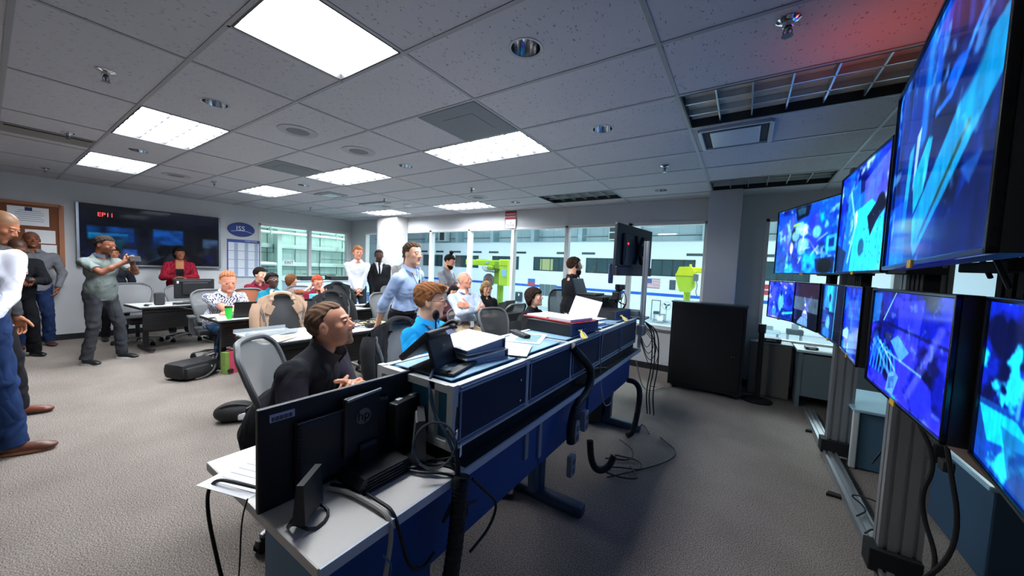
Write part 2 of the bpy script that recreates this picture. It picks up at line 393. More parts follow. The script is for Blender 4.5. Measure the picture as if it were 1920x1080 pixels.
def sprinkler():
    t = thing('sprinkler', 'chrome sprinkler head lit red on its right side, right part of ceiling', 'sprinkler')
    MB().lathe([(.045, 0), (.047, -.004), (.034, -.012), (.022, -.016), (.02, -.03), (.016, -.032)], n=24).build('escutcheon', M_['chrome'], t, smooth=True)
    MB().lathe([(.012, -.03), (.013, -.04), (.009, -.045), (.004, -.05), (.004, -.066)], n=12).tube([(.011, 0, -.04), (.017, 0, -.052), (.012, 0, -.068)], .0025, 6).tube([(-.011, 0, -.04), (-.017, 0, -.052), (-.012, 0, -.068)], .0025, 6).build('nozzle', mat('nozzle_metal', '#7d8084', .3, .9), t, smooth=True)
    MB().lathe([(0, -.067), (.022, -.069), (.023, -.071), (0, -.071)], n=16).build('deflector', mat('nozzle_metal'), t, smooth=True)
    return t
sp = sprinkler(); first = True
for (x, y, lab) in [(5.75, 2.35, None), (-6.2, -2.8, 'chrome sprinkler head at upper left of the ceiling, nearest on that side'), (2.86, 9.1, 'chrome sprinkler head between the pillar light and the middle downlight'),
        (-6.06, 9.1, 'small sprinkler head above the man with the hair bun'), (-12.98, 9.15, 'small sprinkler head in front of the white column light'), (-17.96, 2.44, 'small sprinkler head left of the rear lit panel'),
        (-13.48, -2.7, 'sprinkler head overlapping the long slot vent at far left'), (-21.64, 9.14, 'tiny sprinkler head near the left wall windows'), (-22.86, -2.6, 'tiny sprinkler head at the far left above the cork board')]:
    o = sp if first else copy_tree(sp)
    place(o, (x*FT, y*FT, CEIL), 0 if first else random.random()*6, lab, 'ceiling sprinkler heads'); first = False
for (x, y, lab) in [(-6.05, 1, 'flush round ceiling speaker above the middle of the room, larger one'), (-6.05, 3, 'flush round ceiling speaker right of the larger one'), (-18.1, 1, 'flat dark round ceiling speaker at left near the wall screen'),
                    (-15.3, 11, 'round ceiling speaker over the white column light'), (-7.2, 11, 'faint round ceiling speaker beside the back sprinkler')]:
    t = thing('ceiling_speaker', lab, 'speaker', (x*FT, y*FT, CEIL), 0, 'round ceiling speakers')
    MB().lathe([(.165, 0), (.163, -.006), (.10, -.007), (.095, -.004), (0, -.004)], n=32).build('rim', mat('speaker_rim', '#9c9da1', .6), t, smooth=True)
    MB().lathe([(.094, -.005), (.06, -.008), (0, -.0085)], n=24).build('grille', mat('speaker_grille', '#6f7074', .7, bump=.4, bscale=500), t, smooth=True)
for (x, y, wx, wy, lab, dark) in [(-1, 3, 2, 2, 'square perforated grey grille beside the lit square-cell panel', '#6d7078'), (-11, 3, 1.9, 1.9, 'square perforated grey grille left of the rear lit panels', '#77797c')]:
    t = thing('return_grille', lab, 'vent', (x*FT, y*FT, CEIL-.004), 0, 'perforated ceiling grilles')
    MB().box((0, 0, 0), (wx*FT-.03, wy*FT-.03, .006), b=.002).build('perforated_panel', mat('perforated_panel', dark, .6, bump=.5, bscale=600), t)
    MB().box((0, 0, -.003), (.30, .30, .004)).build('centre_plate', mat('grille_plate', '#676a72', .6), t)
def diffuser(x, y, wx, wy, lab, colr):
    t = thing('air_diffuser', lab, 'vent', (x*FT, y*FT, CEIL), 0)
    a, b = wx*FT/2-.02, wy*FT/2-.02; m = MB()
    for s in (-1, 1): m.box((s*a, 0, -.012), (.03, 2*b, .024), b=.006); m.box((0, s*b, -.012), (2*a, .03, .024), b=.006)
    m.build('rim', mat('diffuser_rim', '#a8adb2', .45, .2), t)
    MB().box((0, 0, -.02), (2*a-.14, 2*b-.10, .01), b=.004).build('face_plate', mat('diffuser_face', colr, .35, .1), t)
    MB().box((0, 0, -.003), (2*a, 2*b, .004)).build('throat', mat('vent_throat', '#2b2e33', .8), t)
    return t
diffuser(5.0, 7.0, 1.7, 1.7, 'square air diffuser with pale plate behind the unlit reflective panel', '#b9c4cc')
diffuser(-15.0, 7.0, 1.7, 1.2, 'small air diffuser with a pale bluish plate above the left windows', '#cfe0e2')
diffuser(-15, 9.9, 2.6, .7, 'narrow dark slot diffuser near the left wall windows', '#8a9296')
t = thing('slot_vent', 'long dark slot vent in the ceiling at the far left', 'vent', (-14.6*FT, -3*FT, CEIL-.003))
MB().box((0, 0, 0), (1.45*FT, 1.9*FT, .006)).build('plate', mat('slot_plate', '#7b7873', .6), t); MB().box((.15, 0, -.004), (.035, 1.8*FT, .006)).build('slot', M_['blackm'], t)
t = thing('smoke_detector', 'round white smoke detector near the white column light', 'smoke detector', (-13.1*FT, 11*FT, CEIL))
MB().lathe([(.07, 0), (.07, -.02), (.05, -.035), (0, -.037)], n=24).build('housing', M_['white'], t, smooth=True)
RGL = (2.12, 1.00, 2.28)
# small red indicator lamp that tints the ceiling at upper right
rl = bpy.data.lights.new('red_indicator', 'SPOT'); rl.energy = 3.2; rl.color = (1, .05, .03); rl.spot_size = R(120); rl.spot_blend = 1; rl.shadow_soft_size = .03
ro = bpy.data.objects.new('red_indicator', rl); COL.objects.link(ro); ro.location = RGL; ro.rotation_euler = (R(180), 0, 0)
# ============================================================ THE HANGAR beyond the windows (floor 3.5 m lower)
HW = mat('hangar_white', '#dfeaf0', .8); HF = mat('hangar_floor', '#b9c6cb', .5, noise=.05, nscale=.3)
struct('wall_hangar', MB().box((-12, 40.2, .8), (96, .4, 8.6)), HW)
struct('floor_hangar', MB().box((-12, 22.5, -3.55), (96, 34.6, .1)), HF)
struct('trim_3', MB().box((-12, 39.97, -.70), (96, .04, .30)), mat('blue_stripe', '#0f5bc4', .6))
# upper band: sill ledge, back-set panelled wall, ribs
ub = MB().box((-12, 41.3, 5.2), (96, 1.8, .12)).box((-12, 42.2, 7.6), (96, .2, 5.4))
struct('wall_hangar_upper', ub, mat('hangar_panel', '#c2d8dc', .8))
rb = MB()
for x in range(-44, 14, 7): rb.box((x, 41.4, 7.2), (.55, 1.6, 4.0))
rb.box((-12, 41.9, 6.1), (96, .18, .14)); rb.box((-12, 41.9, 7.9), (96, .3, .3))
for x in np.arange(-45, 14, 1.75): rb.box((float(x), 42.08, 6.8), (.04, .03, 3.0))
struct('trim_4', rb, mat('hangar_rib', '#a9c4ca', .7))
struct('trim_5', MB().box((-12, 42.08, 6.02), (96, .02, .07)).box((-12, 42.08, 5.4), (96, .02, .05)), mat('hangar_dark_line', '#4a5358', .9))  # thin dark lines below the rail and above the ledge
WG = mat('far_window_glass', '#2f4a50', .25, noise=.4, nscale=1.2); WFm = mat('far_window_frame', '#1d2b30', .6)
ints = ['with a lit tan interior and a figure', '', '']
fw = [(-22.2, -17.2, 4), (-14.7, -9.4, 4), (-7.0, -2.7, 4), (-29.2, -24.7, 4), (-36.5, -31.9, 4), (-43.8, -39.4, 4), (1.9, 6.6, 4)]
fwl = ['far dark window across the hangar with a lit tan room, left of the headset man', 'far dark window across the hangar right of the headset man', 'far dark window across the hangar above the yellow robot shoulder',
       'far dark window across the hangar behind the green robot arm', 'far dark window across the hangar left of the green robot arm', 'far dark window across the hangar beside the man in the blue shirt', 'far dark window across the hangar right of the grey pillar']
for (a, b, n), lb_ in zip(fw, fwl):
    t = thing('hangar_window', lb_, 'window', ((a+b)/2, 39.98, 2.28), 0, 'windows of the far hangar wall')
    MB().box((0, 0, 0), (b-a, .04, 1.75)).build('pane', WG, t)
    f = MB()
    for i in range(n+1): f.box((-(b-a)/2+(b-a)*i/n, -.03, 0), (.09, .05, 1.75))
    f.box((0, -.03, .86), (b-a+.1, .05, .1)).box((0, -.03, -.86), (b-a+.1, .05, .1)); f.build('frame', WFm, t)
    if a == -22.2:
        MB().box((-.55, -.04, -.1), (1.9, .02, 1.5)).build('lit_room', mat('lit_room', '#8f9a6b', .8, emit=.35), t)
    first = False
vx = [(-3.58, -1.87), (-9.0, -7.3), (-15.38, -13.64), (-18.85, -17.03), (-25.15, -23.5), (-29.94, -28.18), (-33.0, -31.3), (-37.3, -35.48), (-40.9, -39.17), (-44.6, -42.9), (2.4, 4.1)]
vl = ['above the yellow robot shoulder', 'behind the tall monitor', 'right of the headset man', 'at the fourth mullion', 'above the man in the light shirt', 'above the green arm', 'between the two centre mullions', 'right of the hair bun', 'left of the hair bun', 'beside the man in the blue shirt', 'right of the pillar']
for i, ((a, b), l) in enumerate(zip(vx, vl)):
    t = thing('wall_vent', 'dark slotted vent high on the far hangar wall '+l, 'vent', ((a+b)/2, 39.98, 3.74), 0, 'slot vents on the hangar wall')
    MB().box((0, 0, 0), (b-a, .04, .3)).build('vent_frame', mat('vent_frame', '#8fa0a8', .6), t)
    s_ = MB(); n = 12
    for k in range(n): s_.box((-(b-a)/2+.1+(b-a-.2)*k/(n-1), -.03, 0), (.09, .04, .22))
    s_.build('slots', mat('vent_slot', '#10161a', .8), t)
# flag
t = thing('flag', 'United States flag hung flat on the far hangar wall', 'flag', (-6.74, 39.95, .5))
MB().box((0, 0, 0), (1.48, .02, 1.05)).build('white_field', M_['paper'], t)
s_ = MB()
for k in range(7): s_.box((0, -.015, .525-.04-k*.1615), (1.48, .01, .0808))
s_.build('stripes', mat('flag_red', '#9c2b3c', .7), t)
MB().box((-.44, -.022, .242), (.6, .012, .565)).build('canton', mat('flag_blue', '#2f3f86', .7), t)
s_ = MB()
for i in range(5):
    for j in range(4): s_.box((-.68+i*.12, -.03, .06+j*.12), (.03, .006, .03))
s_.build('star_field', M_['paper'], t)
t = thing('hangar_door', 'white door with a dark frame in the far hangar wall', 'door', (-6.27, 39.97, -3.5))
MB().box((0, 0, 1.05), (.84, .05, 2.1)).build('leaf', mat('door_white', '#d5e2e6', .6), t)
MB().box((-.44, -.02, 1.07), (.05, .08, 2.14)).box((.44, -.02, 1.07), (.05, .08, 2.14)).box((0, -.02, 2.14), (.93, .08, .05)).build('frame', mat('door_frame_dark', '#2b3940', .6), t)
t = thing('louvre_panel', 'grey three-bay louvre on the far hangar wall behind the dark haired woman', 'vent', (-19.9, 39.95, -1.18))
MB().box((0, 0, 0), (2.5, .05, 1.5)).build('louvre_field', mat('louvre_grey', '#5d7077', .6, noise=.2, nscale=4), t)
MB().box((-.42, -.04, 0), (.06, .04, 1.5)).box((.42, -.04, 0), (.06, .04, 1.5)).build('divider', mat('vent_frame'), t)
t = thing('safety_sign', 'blue and red safety sign on the far hangar wall near the mesh headrest', 'sign', (-22.45, 39.94, -.3))
MB().box((0, 0, .25), (1.1, .03, .5)).build('blue_half', mat('sign_blue', '#2a6fb8', .6), t)
MB().box((0, 0, -.22), (1.1, .03, .44)).build('red_half', mat('sign_red', '#b5454d', .6), t)
t = thing('electrical_box', 'dark grey electrical cabinet low on the far hangar wall', 'cabinet', (-24.3, 39.8, -2.4))
MB().box((0, 0, 0), (1.0, .3, 1.3), b=.02).build('body', mat('steel_dark', '#34444b', .5), t); MB().box((.1, -.16, .3), (.2, .01, .3)).build('label_plate', M_['paper'], t)
t = thing('notice_panel', 'dark and cream notice panel on the hangar wall left of the yellow robot shoulder', 'sign', (-4.55, 39.95, .45))
MB().box((-.18, 0, 0), (.62, .03, 1.05)).build('dark_half', mat('notice_dark', '#3c4c58', .6), t); MB().box((.32, 0, 0), (.36, .03, 1.05)).build('cream_half', mat('notice_cream', '#d9dfb8', .7), t)
for i, zc in enumerate((.88, .32)):
    tag(MB().box((3.35, 39.95, zc-.1), (.7, .03, .42)).build('red_placard', mat('placard_red', '#b5323f', .6)), ['upper', 'lower'][i]+' red placard on the hangar wall just right of the grey pillar', 'sign', 'red placards')
t = thing('pedestal_fan', 'round grey pedestal fan standing on the hangar floor by the cart', 'fan', (-4.95, 38.6, -3.5))
MB().cyl((0, 0, 0), (0, 0, 1.5), .025).cyl((0, 0, 0), (0, 0, .04), .3).build('stand', mat('steel_grey', '#77868c', .5), t)
MB().tube([(.42*math.cos(a), .1*math.sin(a)*0, 1.75+.42*math.sin(a)) for a in np.linspace(0, 2*PI, 24)[:-1]], .02, 6, closed=True).build('guard', mat('steel_grey'), t)
bl = MB()
for k in range(3):
    a = k*2*PI/3+.4; bl.box((.19*math.cos(a), 0, 1.75+.19*math.sin(a)), (.3, .03, .16), rot=Matrix.Rotation(-a, 4, 'Y'))
bl.build('blades', mat('steel_dark'), t)
t = thing('work_cart', 'grey metal cart parked against the far hangar wall', 'cart', (-5.4, 37.4, -3.5))
c_ = MB()
for x in (-.5, .5):
    for y in (-.3, .3): c_.cyl((x, y, .05), (x, y, .9), .03)
c_.box((0, 0, .9), (1.1, .7, .06)).box((0, 0, .25), (1.1, .7, .05)).build('frame', mat('steel_grey'), t)
MB().box((-.3, 0, 1.05), (.5, .5, .25)).build('box', mat('steel_dark'), t)
MB().box((.15, -.36, .5), (.5, .03, .45)).build('white_panel', M_['paper'], t)
t = thing('machine_bench', 'dark bench machine on the hangar floor right of the grey cart', 'machine', (-3.6, 37.6, -3.5))
MB().box((0, 0, .5), (1.1, .6, .12)).box((-.35, 0, .25), (.1, .5, .5)).box((.35, 0, .25), (.1, .5, .5)).box((-.3, 0, .95), (.35, .4, .8)).build('body', mat('steel_dark'), t)
MB().box((.25, 0, .7), (.4, .4, .3)).build('head', mat('steel_grey'), t)
tag(MB().box((-2, 31, -3.49), (7, .12, .01)).build('floor_line', M_['paper']), 'white painted line on the hangar floor', 'floor line')
# hvac box on the upper wall
t = thing('hvac_unit', 'white two-grille air unit high on the hangar wall left of the tall monitor', 'air conditioner', (-11.3, 41.0, 6.35))
MB().box((0, .2, 0), (2.1, .9, 1.9), b=.04).build('casing', mat('hvac_white', '#dbe6e8', .6), t)
for s in (-1, 1): MB().box((-.1, -.27, s*.43), (1.7, .04, .7)).build('grille', mat('hvac_grille', '#3f4c4e', .7, noise=.3, nscale=10), t)
t = thing('hvac_unit', 'tall narrow air unit on the upper hangar wall above the hair bun man', 'air conditioner', (-40.4, 41.0, 6.6))
MB().box((0, .2, 0), (1.8, .9, 2.3), b=.04).build('casing', mat('hvac_white'), t); MB().box((0, -.27, 0), (1.0, .04, 1.9)).build('grille', mat('hvac_grille'), t)
# ---- robot arms: lime boom on a post, and yellow shoulder
LIME = mat('lime_paint', '#a9c92c', .45, noise=.04, nscale=2); YEL = mat('robot_yellow', '#d9e02a', .4, noise=.03, nscale=2)
t = thing('manipulator_arm', 'lime green robotic arm with a horizontal boom on a post in the hangar', 'robot arm', (-10.5, 16, -3.5))
MB().box((-1.3, 0, 5.32), (3.0, .42, .34), b=.05).box((-.2, 0, 5.42), (.5, .5, .12), b=.03).box((-1.6, 0, 5.50), (.7, .3, .08)).build('boom', LIME, t)
MB().box((.22, 0, 4.75), (.62, .55, 1.55), b=.06).box((.22, 0, 5.35), (.66, .6, .4), b=.06).build('shoulder_housing', mat('lime_light', '#bcd93a', .45), t)
MB().box((-.25, 0, 4.7), (.42, .5, 1.3), b=.05).build('elbow_housing', mat('lime_dark', '#7fa328', .5), t)
MB().cyl((-.12, 0, 0), (-.12, 0, 4.2), .19, n=20).build('post', mat('lime_dark'), t)
MB().box((-.75, -.1, 5.02), (.5, .4, .22), b=.03).build('bracket', LIME, t)
j = MB()
for k in range(7):
    x = -1.35+k*.13; j.tube([(x, -.28, 5.1), (x+.1, -.35, 4.9-.03*k), (x+.35, -.3, 4.75), (x+.6, -.26, 5.0)], .016, 6, smooth=2)
j.build('hoses', M_['cable'], t)
MB().box((.3, -.29, 4.75), (.34, .02, .42)).build('decal', mat('decal_blue', '#8fc0dd', .6), t)
MB().box((-1.05, -.22, 5.34), (.22, .02, .12)).build('name_plate', mat('decal_blue'), t)
MB().lathe([(0, 0), (.40, 0), (.42, .03), (.42, .10), (0, .10)], n=28, M=Matrix.Translation((-.85, -.15, 4.25)) @ Matrix.Rotation(PI/2, 4, 'X')).build('end_effector', mat('effector', '#6d7176', .5, noise=.9, nscale=6), t)
ef = MB()
for k in range(8):
    a = k*PI/4; ef.box((-.85+.2*math.cos(a), -.27, 4.25+.2*math.sin(a)), (.1, .03, .1), rot=Matrix.Rotation(a, 4, 'Y'))
ef.build('fittings', mat('effector_red', '#a34a3c', .5), t)
t = thing('manipulator_arm', 'bright yellow robotic shoulder housing left of the grey pillar in the hangar', 'robot arm', (-.4, 16, -3.5))
MB().prism([(-.50, 5.05), (-.42, 5.22), (-.35, 5.43), (.1, 5.45), (.15, 5.42), (.30, 5.20), (.30, 5.05)], .6, Matrix.Translation((0, .3, 0)) @ Matrix.Rotation(PI/2, 4, 'X')).box((.75, 0, 5.30), (1.2, .4, .24), b=.04).build('upper_housing', YEL, t)
MB().prism([(-.50, 5.05), (.28, 5.05), (.30, 4.55), (.10, 4.32), (-.28, 4.32)], .56, Matrix.Translation((0, .28, 0)) @ Matrix.Rotation(PI/2, 4, 'X')).build('lower_housing', mat('lime_light'), t)
MB().cyl((.0, 0, 0), (.0, 0, 4.35), .14, n=18).build('post', mat('lime_light'), t)
MB().box((.08, -.1, 5.50), (.09, .09, .1), b=.02).build('knob', YEL, t)
MB().box((.34, -.32, 4.98), (.2, .1, .3), b=.03).tube([(.36, -.33, 4.9), (.42, -.34, 4.6), (.36, -.34, 4.35), (.46, -.34, 4.15)], .02, 6, smooth=2).build('fittings', mat('effector'), t)
# sign scrap right of it
tag(MB().box((-1.0, 39.93, .3), (.45, .03, .5)).box((-.85, 39.93, -.25), (.5, .03, .3)).build('safety_sign', mat('effector_red')), 'small red and grey sign on the hangar wall at the left edge of the pillar', 'sign')

# ---- corrugated wall seen through the left windows
cm = mat('corrugated_white', '#cfe3dc', .6, noise=.06, nscale=2)
cw = MB()
ys = np.arange(-1, 7.4, .30)
poly = []
for y in ys: poly += [(y, 0), (y+.05, .012), (y+.25, .012), (y+.29, 0)]
vs = []; n = len(poly)
for p in poly: vs += [(-12.4+p[1], p[0], -3.5), (-12.4+p[1], p[0], 7)]
cw.add(vs, [(2*i, 2*i+2, 2*i+3, 2*i+1) for i in range(n-1)])
struct('wall_hangar_left', cw, cm)
struct('wall_hangar_left_back', MB().box((-12.6, 3.2, 1.7), (.2, 9, 10.6)), HW)
struct('floor_hangar_left', MB().box((-10.4, 6, -3.6), (4.4, 14, .2)), HF)
gm = mat('girt_white', '#e2f1ea', .5); gi = MB()
for z in (-.6, .25, .92, 1.42, 2.05, 2.85, 3.4): gi.box((-12.25, 3.3, z), (.12, 8.6, .05)).box((-12.2, 3.3, z-.07), (.03, 8.6, .1))
for y in (4.42, .9): gi.box((-12.1, y, 1.5), (.34, .14, 10))
struct('trim_6', gi, gm)
dk = MB()
for z in (-.6, .25, .92, 1.42, 2.05, 2.85, 3.4): dk.box((-12.15, 3.3, z-.14), (.02, 8.6, .022))  # dark strips painted in as the shade below each girt
for y in np.arange(-.4, 7.4, .92): dk.box((-12.36, float(y), 1.5), (.02, .016, 10))
for (y0, y1, z) in ((4.6, 5.9, 1.18), (5.3, 6.6, 1.02), (2.6, 4.3, 1.75), (6.0, 7.2, 1.6)): dk.box((-12.14, (y0+y1)/2, z), (.02, y1-y0, .02)).box((-12.14, y1, z+.14), (.02, .02, .3))
struct('trim_7', dk, mat('seam_and_shade_dark', '#4f6a66', .8))
pp = mat('pipe_white', '#eef6f2', .35)
for i, (y0, z0, y1) in enumerate([(3.0, 2.62, 7.00), (3.0, 2.44, 6.82), (3.0, 2.80, 7.3)]):
    t = thing('wall_pipe', ['white pipe turning down behind the left windows, middle one', 'white pipe turning down behind the left windows, innermost', 'white pipe turning down behind the left windows, outermost'][i], 'pipe', (-11.9+.05*i, y0, z0))
    MB().tube([(0, 0, 0), (0, y1-y0-.3, 0), (0, y1-y0, -.05), (0, y1-y0, -.4), (0, y1-y0, -5)], .055, 12, smooth=2).build('tube', pp, t, smooth=True)
    cl = MB()
    for y in (1.1, 2.3, 3.4): cl.box((0, y, 0), (.14, .05, .15), b=.01)
    cl.build('clamps', mat('clamp_grey', '#c9d6d2', .5), t)
for i, (y, zz) in enumerate([(7.55, 0)]):
    tag(MB().cyl((-11.9, y, -3.5), (-11.9, y, 5), .08, n=16).build('wall_pipe', pp, smooth=True), 'straight vertical white pipe at the right end of the left windows', 'pipe')
for i, z in enumerate((1.36, 1.2, 1.05)):
    tag(MB().cyl((-11.8, 2.2, z), (-11.8, 4.25, z), .06 if i == 0 else .03, n=12).build('rail', pp if i == 0 else mat('steel_grey'), smooth=True), ['thick white horizontal rail', 'upper thin grey rail', 'lower thin grey rail'][i]+' behind the first left window pane', 'rail', 'rails behind the left window')
t = thing('exit_sign', 'white EXIT sign with red letters seen through the left window', 'exit sign', (-11.93, 4.72, 1.43), PI/2)
MB().box((0, .01, 0), (.38, .006, .16)).build('plate', M_['paper'], t)
text('lettering', 'EXIT', .15, mat('exit_red', '#8d3a2f', .6), t, (0, .002, -.002), (PI/2, 0, 0))
# ============================================================ SCREEN PICTURES (vertex-colour grids that emit)
def up2(a, H, W):
    h, w_ = a.shape; y = np.linspace(0, h-1.001, H); x = np.linspace(0, w_-1.001, W); yi = y.astype(int); xi = x.astype(int)
    fy = (y-yi)[:, None]; fx = (x-xi)[None]; fy = fy*fy*(3-2*fy); fx = fx*fx*(3-2*fx)
    A = a[np.ix_(yi, xi)]; B = a[np.ix_(yi, xi+1)]; Cc = a[np.ix_(yi+1, xi)]; D = a[np.ix_(yi+1, xi+1)]
    return (A*(1-fx)+B*fx)*(1-fy)+(Cc*(1-fx)+D*fx)*fy
def fbm(H, W, gy, gx, seed, octv=4):
    r = np.random.RandomState(seed); o = np.zeros((H, W)); amp = 1; tot = 0
    for k in range(octv):
        o += amp*up2(r.rand(max(2, int(gy*2**k)+1), max(2, int(gx*2**k)+1)), H, W); tot += amp; amp *= .55
    return o/tot
def seg(X, Y, p, q):
    px, py = X-p[0], Y-p[1]; dx, dy = q[0]-p[0], q[1]-p[1]; t = np.clip((px*dx+py*dy)/(dx*dx+dy*dy+1e-9), 0, 1)
    return np.hypot(px-t*dx, py-t*dy)
def polym(X, Y, P):
    ins = np.zeros(X.shape, bool); n = len(P)
    for i in range(n):
        (x0, y0), (x1, y1) = P[i], P[(i+1) % n]
        c = ((y0 > Y) != (y1 > Y)) & (X < (x1-x0)*(Y-y0)/((y1-y0)+1e-12)+x0); ins ^= c
    return ins
class Pic:
    def __init__(s, W, H, base):
        s.X, s.Y = np.meshgrid(np.linspace(0, 1, W), np.linspace(0, 1, H)); s.W, s.H = W, H   # Y = 0 is the top
        s.a = np.zeros((H, W, 3))+np.array(base)/255.
    def mix(s, m, c): m = np.clip(m, 0, 1)[..., None]; s.a = s.a*(1-m)+np.array(c)/255.*m
    def noise(s, c, gy, gx, seed, lo=.45, hi=.7, k=1): s.mix(k*np.clip((fbm(s.H, s.W, gy, gx, seed)-lo)/(hi-lo), 0, 1), c)
    def poly(s, P, c, k=1): s.mix(polym(s.X, s.Y, P)*k, c)
    def ell(s, x, y, rx, ry, c, k=1, soft=.25):
        d = np.hypot((s.X-x)/rx, (s.Y-y)/ry); s.mix(k*np.clip((1-d)/soft, 0, 1), c)
    def line(s, pts, w, c, k=1):
        for p, q in zip(pts[:-1], pts[1:]): s.mix(k*np.clip(1.5-seg(s.X, s.Y, p, q)/w, 0, 1), c)
def pic(kind, W=176, H=104):
    r = np.random.RandomState(hash(kind) % 1000 if False else sum(map(ord, kind)))
    if kind == 'u1':
        p = Pic(W, H, (20, 90, 235)); p.noise((10, 30, 130), 3, 4, 1); p.noise((0, 190, 255), 5, 7, 2, .45, .62)
        p.noise((60, 80, 240), 2, 3, 3, .55, .7); p.poly([(.0, .35), (.28, .1), (.33, .3), (.22, .75)], (90, 100, 245), .7)
        p.poly([(.3, 0), (.55, 0), (.52, .16), (.34, .2)], (8, 22, 60)); p.poly([(.33, .02), (.48, .02), (.47, .12), (.36, .13)], (40, 90, 120))
        p.ell(.32, .42, .07, .14, (25, 40, 60)); p.noise((150, 235, 255), 9, 14, 5, .62, .76, .7)
        for k in range(9): p.ell(.42+.05*r.randn(), .45+.15*r.randn(), .07, .09, (150, 235, 255), .75)
        for k in range(14): x, y = .35+.35*r.rand(), .2+.6*r.rand(); p.line([(x, y), (x+.1*r.randn(), y+.1*r.randn())], .008, (215, 245, 255), .8)
        p.ell(.62, .38, .10, .3, (70, 60, 220), .6); p.ell(.66, .42, .07, .1, (110, 200, 250), .9); p.poly([(.8, .5), (.93, .48), (.93, .7), (.8, .7)], (60, 190, 255)); p.poly([(.83, .54), (.9, .53), (.9, .65), (.83, .65)], (10, 60, 160))
        p.poly([(.66, .80), (.92, .78), (.92, 1), (.7, 1)], (12, 40, 110)); p.ell(.8, .9, .1, .12, (8, 16, 35)); p.line([(.3, .27), (.37, .25)], .015, (190, 255, 60)); p.ell(.28, .62, .03, .1, (240, 250, 255))
        p.poly([(0, .5), (.2, .75), (.18, 1), (0, 1)], (30, 80, 160), .7)
    elif kind == 'u2':
        p = Pic(W, H, (14, 60, 210)); p.noise((8, 25, 120), 3, 6, 11); p.noise((20, 120, 250), 6, 4, 12, .5, .68)
        p.poly([(.55, .18), (.98, .05), (.98, .45), (.6, .5)], (110, 120, 250), .75)
        p.poly([(.22, .2), (.45, .12), (.52, .5), (.36, 1), (.1, 1), (.16, .6)], (20, 140, 240), .8)
        p.poly([(.42, .42), (.72, .38), (.95, .52), (.98, 1), (.36, 1)], (50, 215, 255)); p.noise((190, 245, 255), 6, 6, 13, .58, .75, .8)
        p.poly([(.66, .52), (.82, .42), (.86, .56), (.74, .7)], (6, 20, 60)); p.line([(.74, .6), (.98, .46)], .03, (8, 24, 70)); p.ell(.88, .45, .08, .09, (10, 24, 60)); p.ell(.42, .5, .04, .1, (215, 230, 255))
        p.ell(.58, .78, .07, .09, (20, 110, 150)); p.line([(.25, .2), (.42, .55), (.3, .9)], .02, (150, 225, 255), .8); p.poly([(0, .7), (.25, .8), (.2, 1), (0, 1)], (25, 60, 110))
        for k in range(22): x, y = .45+.5*r.rand(), .5+.45*r.rand(); p.ell(x, y, .008, .012, (20, 120, 180))
    elif kind == 'u3':
        p = Pic(W, H, (4, 56, 150)); p.noise((2, 20, 70), 2, 9, 21, .38, .6); st = up2(np.random.RandomState(4).rand(2, 26), p.H, p.W); p.mix(np.clip((st-.6)*1.6, 0, .8), (20, 110, 220))
        p.noise((20, 60, 170), 3, 2, 22, .55, .75, .5); p.poly([(0, 0), (.5, 0), (.42, .22), (0, .22)], (50, 80, 150), .4)
        p.line([(.44, 0), (.44, .45)], .035, (30, 140, 230), .8); p.line([(.56, .0), (.54, .35)], .03, (30, 120, 230), .6)
        p.poly([(.27, .44), (.33, .42), (.30, .82), (.24, .82)], (16, 165, 205)); p.poly([(.36, .40), (.41, .38), (.39, .6), (.36, .66)], (150, 190, 210)); p.poly([(.36, .6), (.5, .48), (.55, .5), (.5, .7), (.4, .78)], (16, 170, 205))
        p.poly([(.42, .92), (.40, .80), (.86, .40), (.97, .38), (.97, .55), (.46, .98)], (14, 150, 205)); p.line([(.52, .88), (.82, .6)], .012, (90, 110, 90)); p.line([(.5, .9), (.8, .62)], .006, (10, 60, 90))
        p.ell(.76, .38, .14, .12, (8, 40, 110)); p.line([(.56, .42), (.68, .42), (.82, .3), (.95, .22)], .012, (40, 120, 220)); p.ell(.7, .36, .08, .05, (20, 110, 220), .8)
        p.poly([(0, .66), (.3, .68), (.33, 1), (0, 1)], (20, 100, 230), .6); p.noise((120, 200, 255), 8, 12, 24, .64, .75, .5*1)
        p.poly([(.62, 1), (.97, .66), (.98, 1)], (10, 34, 100)); p.poly([(.80, .73), (.92, .72), (.86, .8)], (30, 90, 170))
    elif kind == 'l1':
        p = Pic(W, H, (36, 80, 245)); p.noise((20, 50, 170), 4, 6, 31, .45, .6); p.noise((90, 100, 250), 3, 5, 32, .5, .65); p.ell(.5, .55, .12, .3, (110, 200, 255), .9); p.ell(.5, .3, .05, .09, (20, 60, 150))
        p.poly([(.55, .7), (1, .75), (1, 1), (.4, 1)], (20, 60, 160)); p.line([(.6, .85), (1, .78)], .03, (60, 220, 240)); p.ell(.25, .8, .1, .15, (60, 150, 255)); p.noise((170, 180, 255), 7, 9, 33, .62, .75)
    elif kind == 'l2':
        p = Pic(W, H, (58, 44, 66)); p.mix((p.Y > .33)*1., (88, 112, 130)); p.mix((p.Y > .66)*1., (10, 16, 44)); p.noise((70, 55, 80), 4, 5, 41, .5, .7, .4)
        p.ell(.52, .62, .22, .35, (90, 100, 190), .5, .8); p.ell(.5, .80, .12, .2, (210, 225, 255), 1, .2); p.poly([(.42, .7), (.58, .7), (.62, 1), (.34, 1)], (120, 150, 220)); p.poly([(.2, .95), (.35, .8), (.62, .85), (.64, 1), (.2, 1)], (120, 165, 225)); p.line([(.45, .35), (.6, .62)], .03, (130, 150, 230), .6); p.line([(.72, .3), (.5, .6)], .03, (110, 120, 210), .5); p.ell(.5, .5, .04, .04, (220, 230, 255))
    elif kind == 'l3':
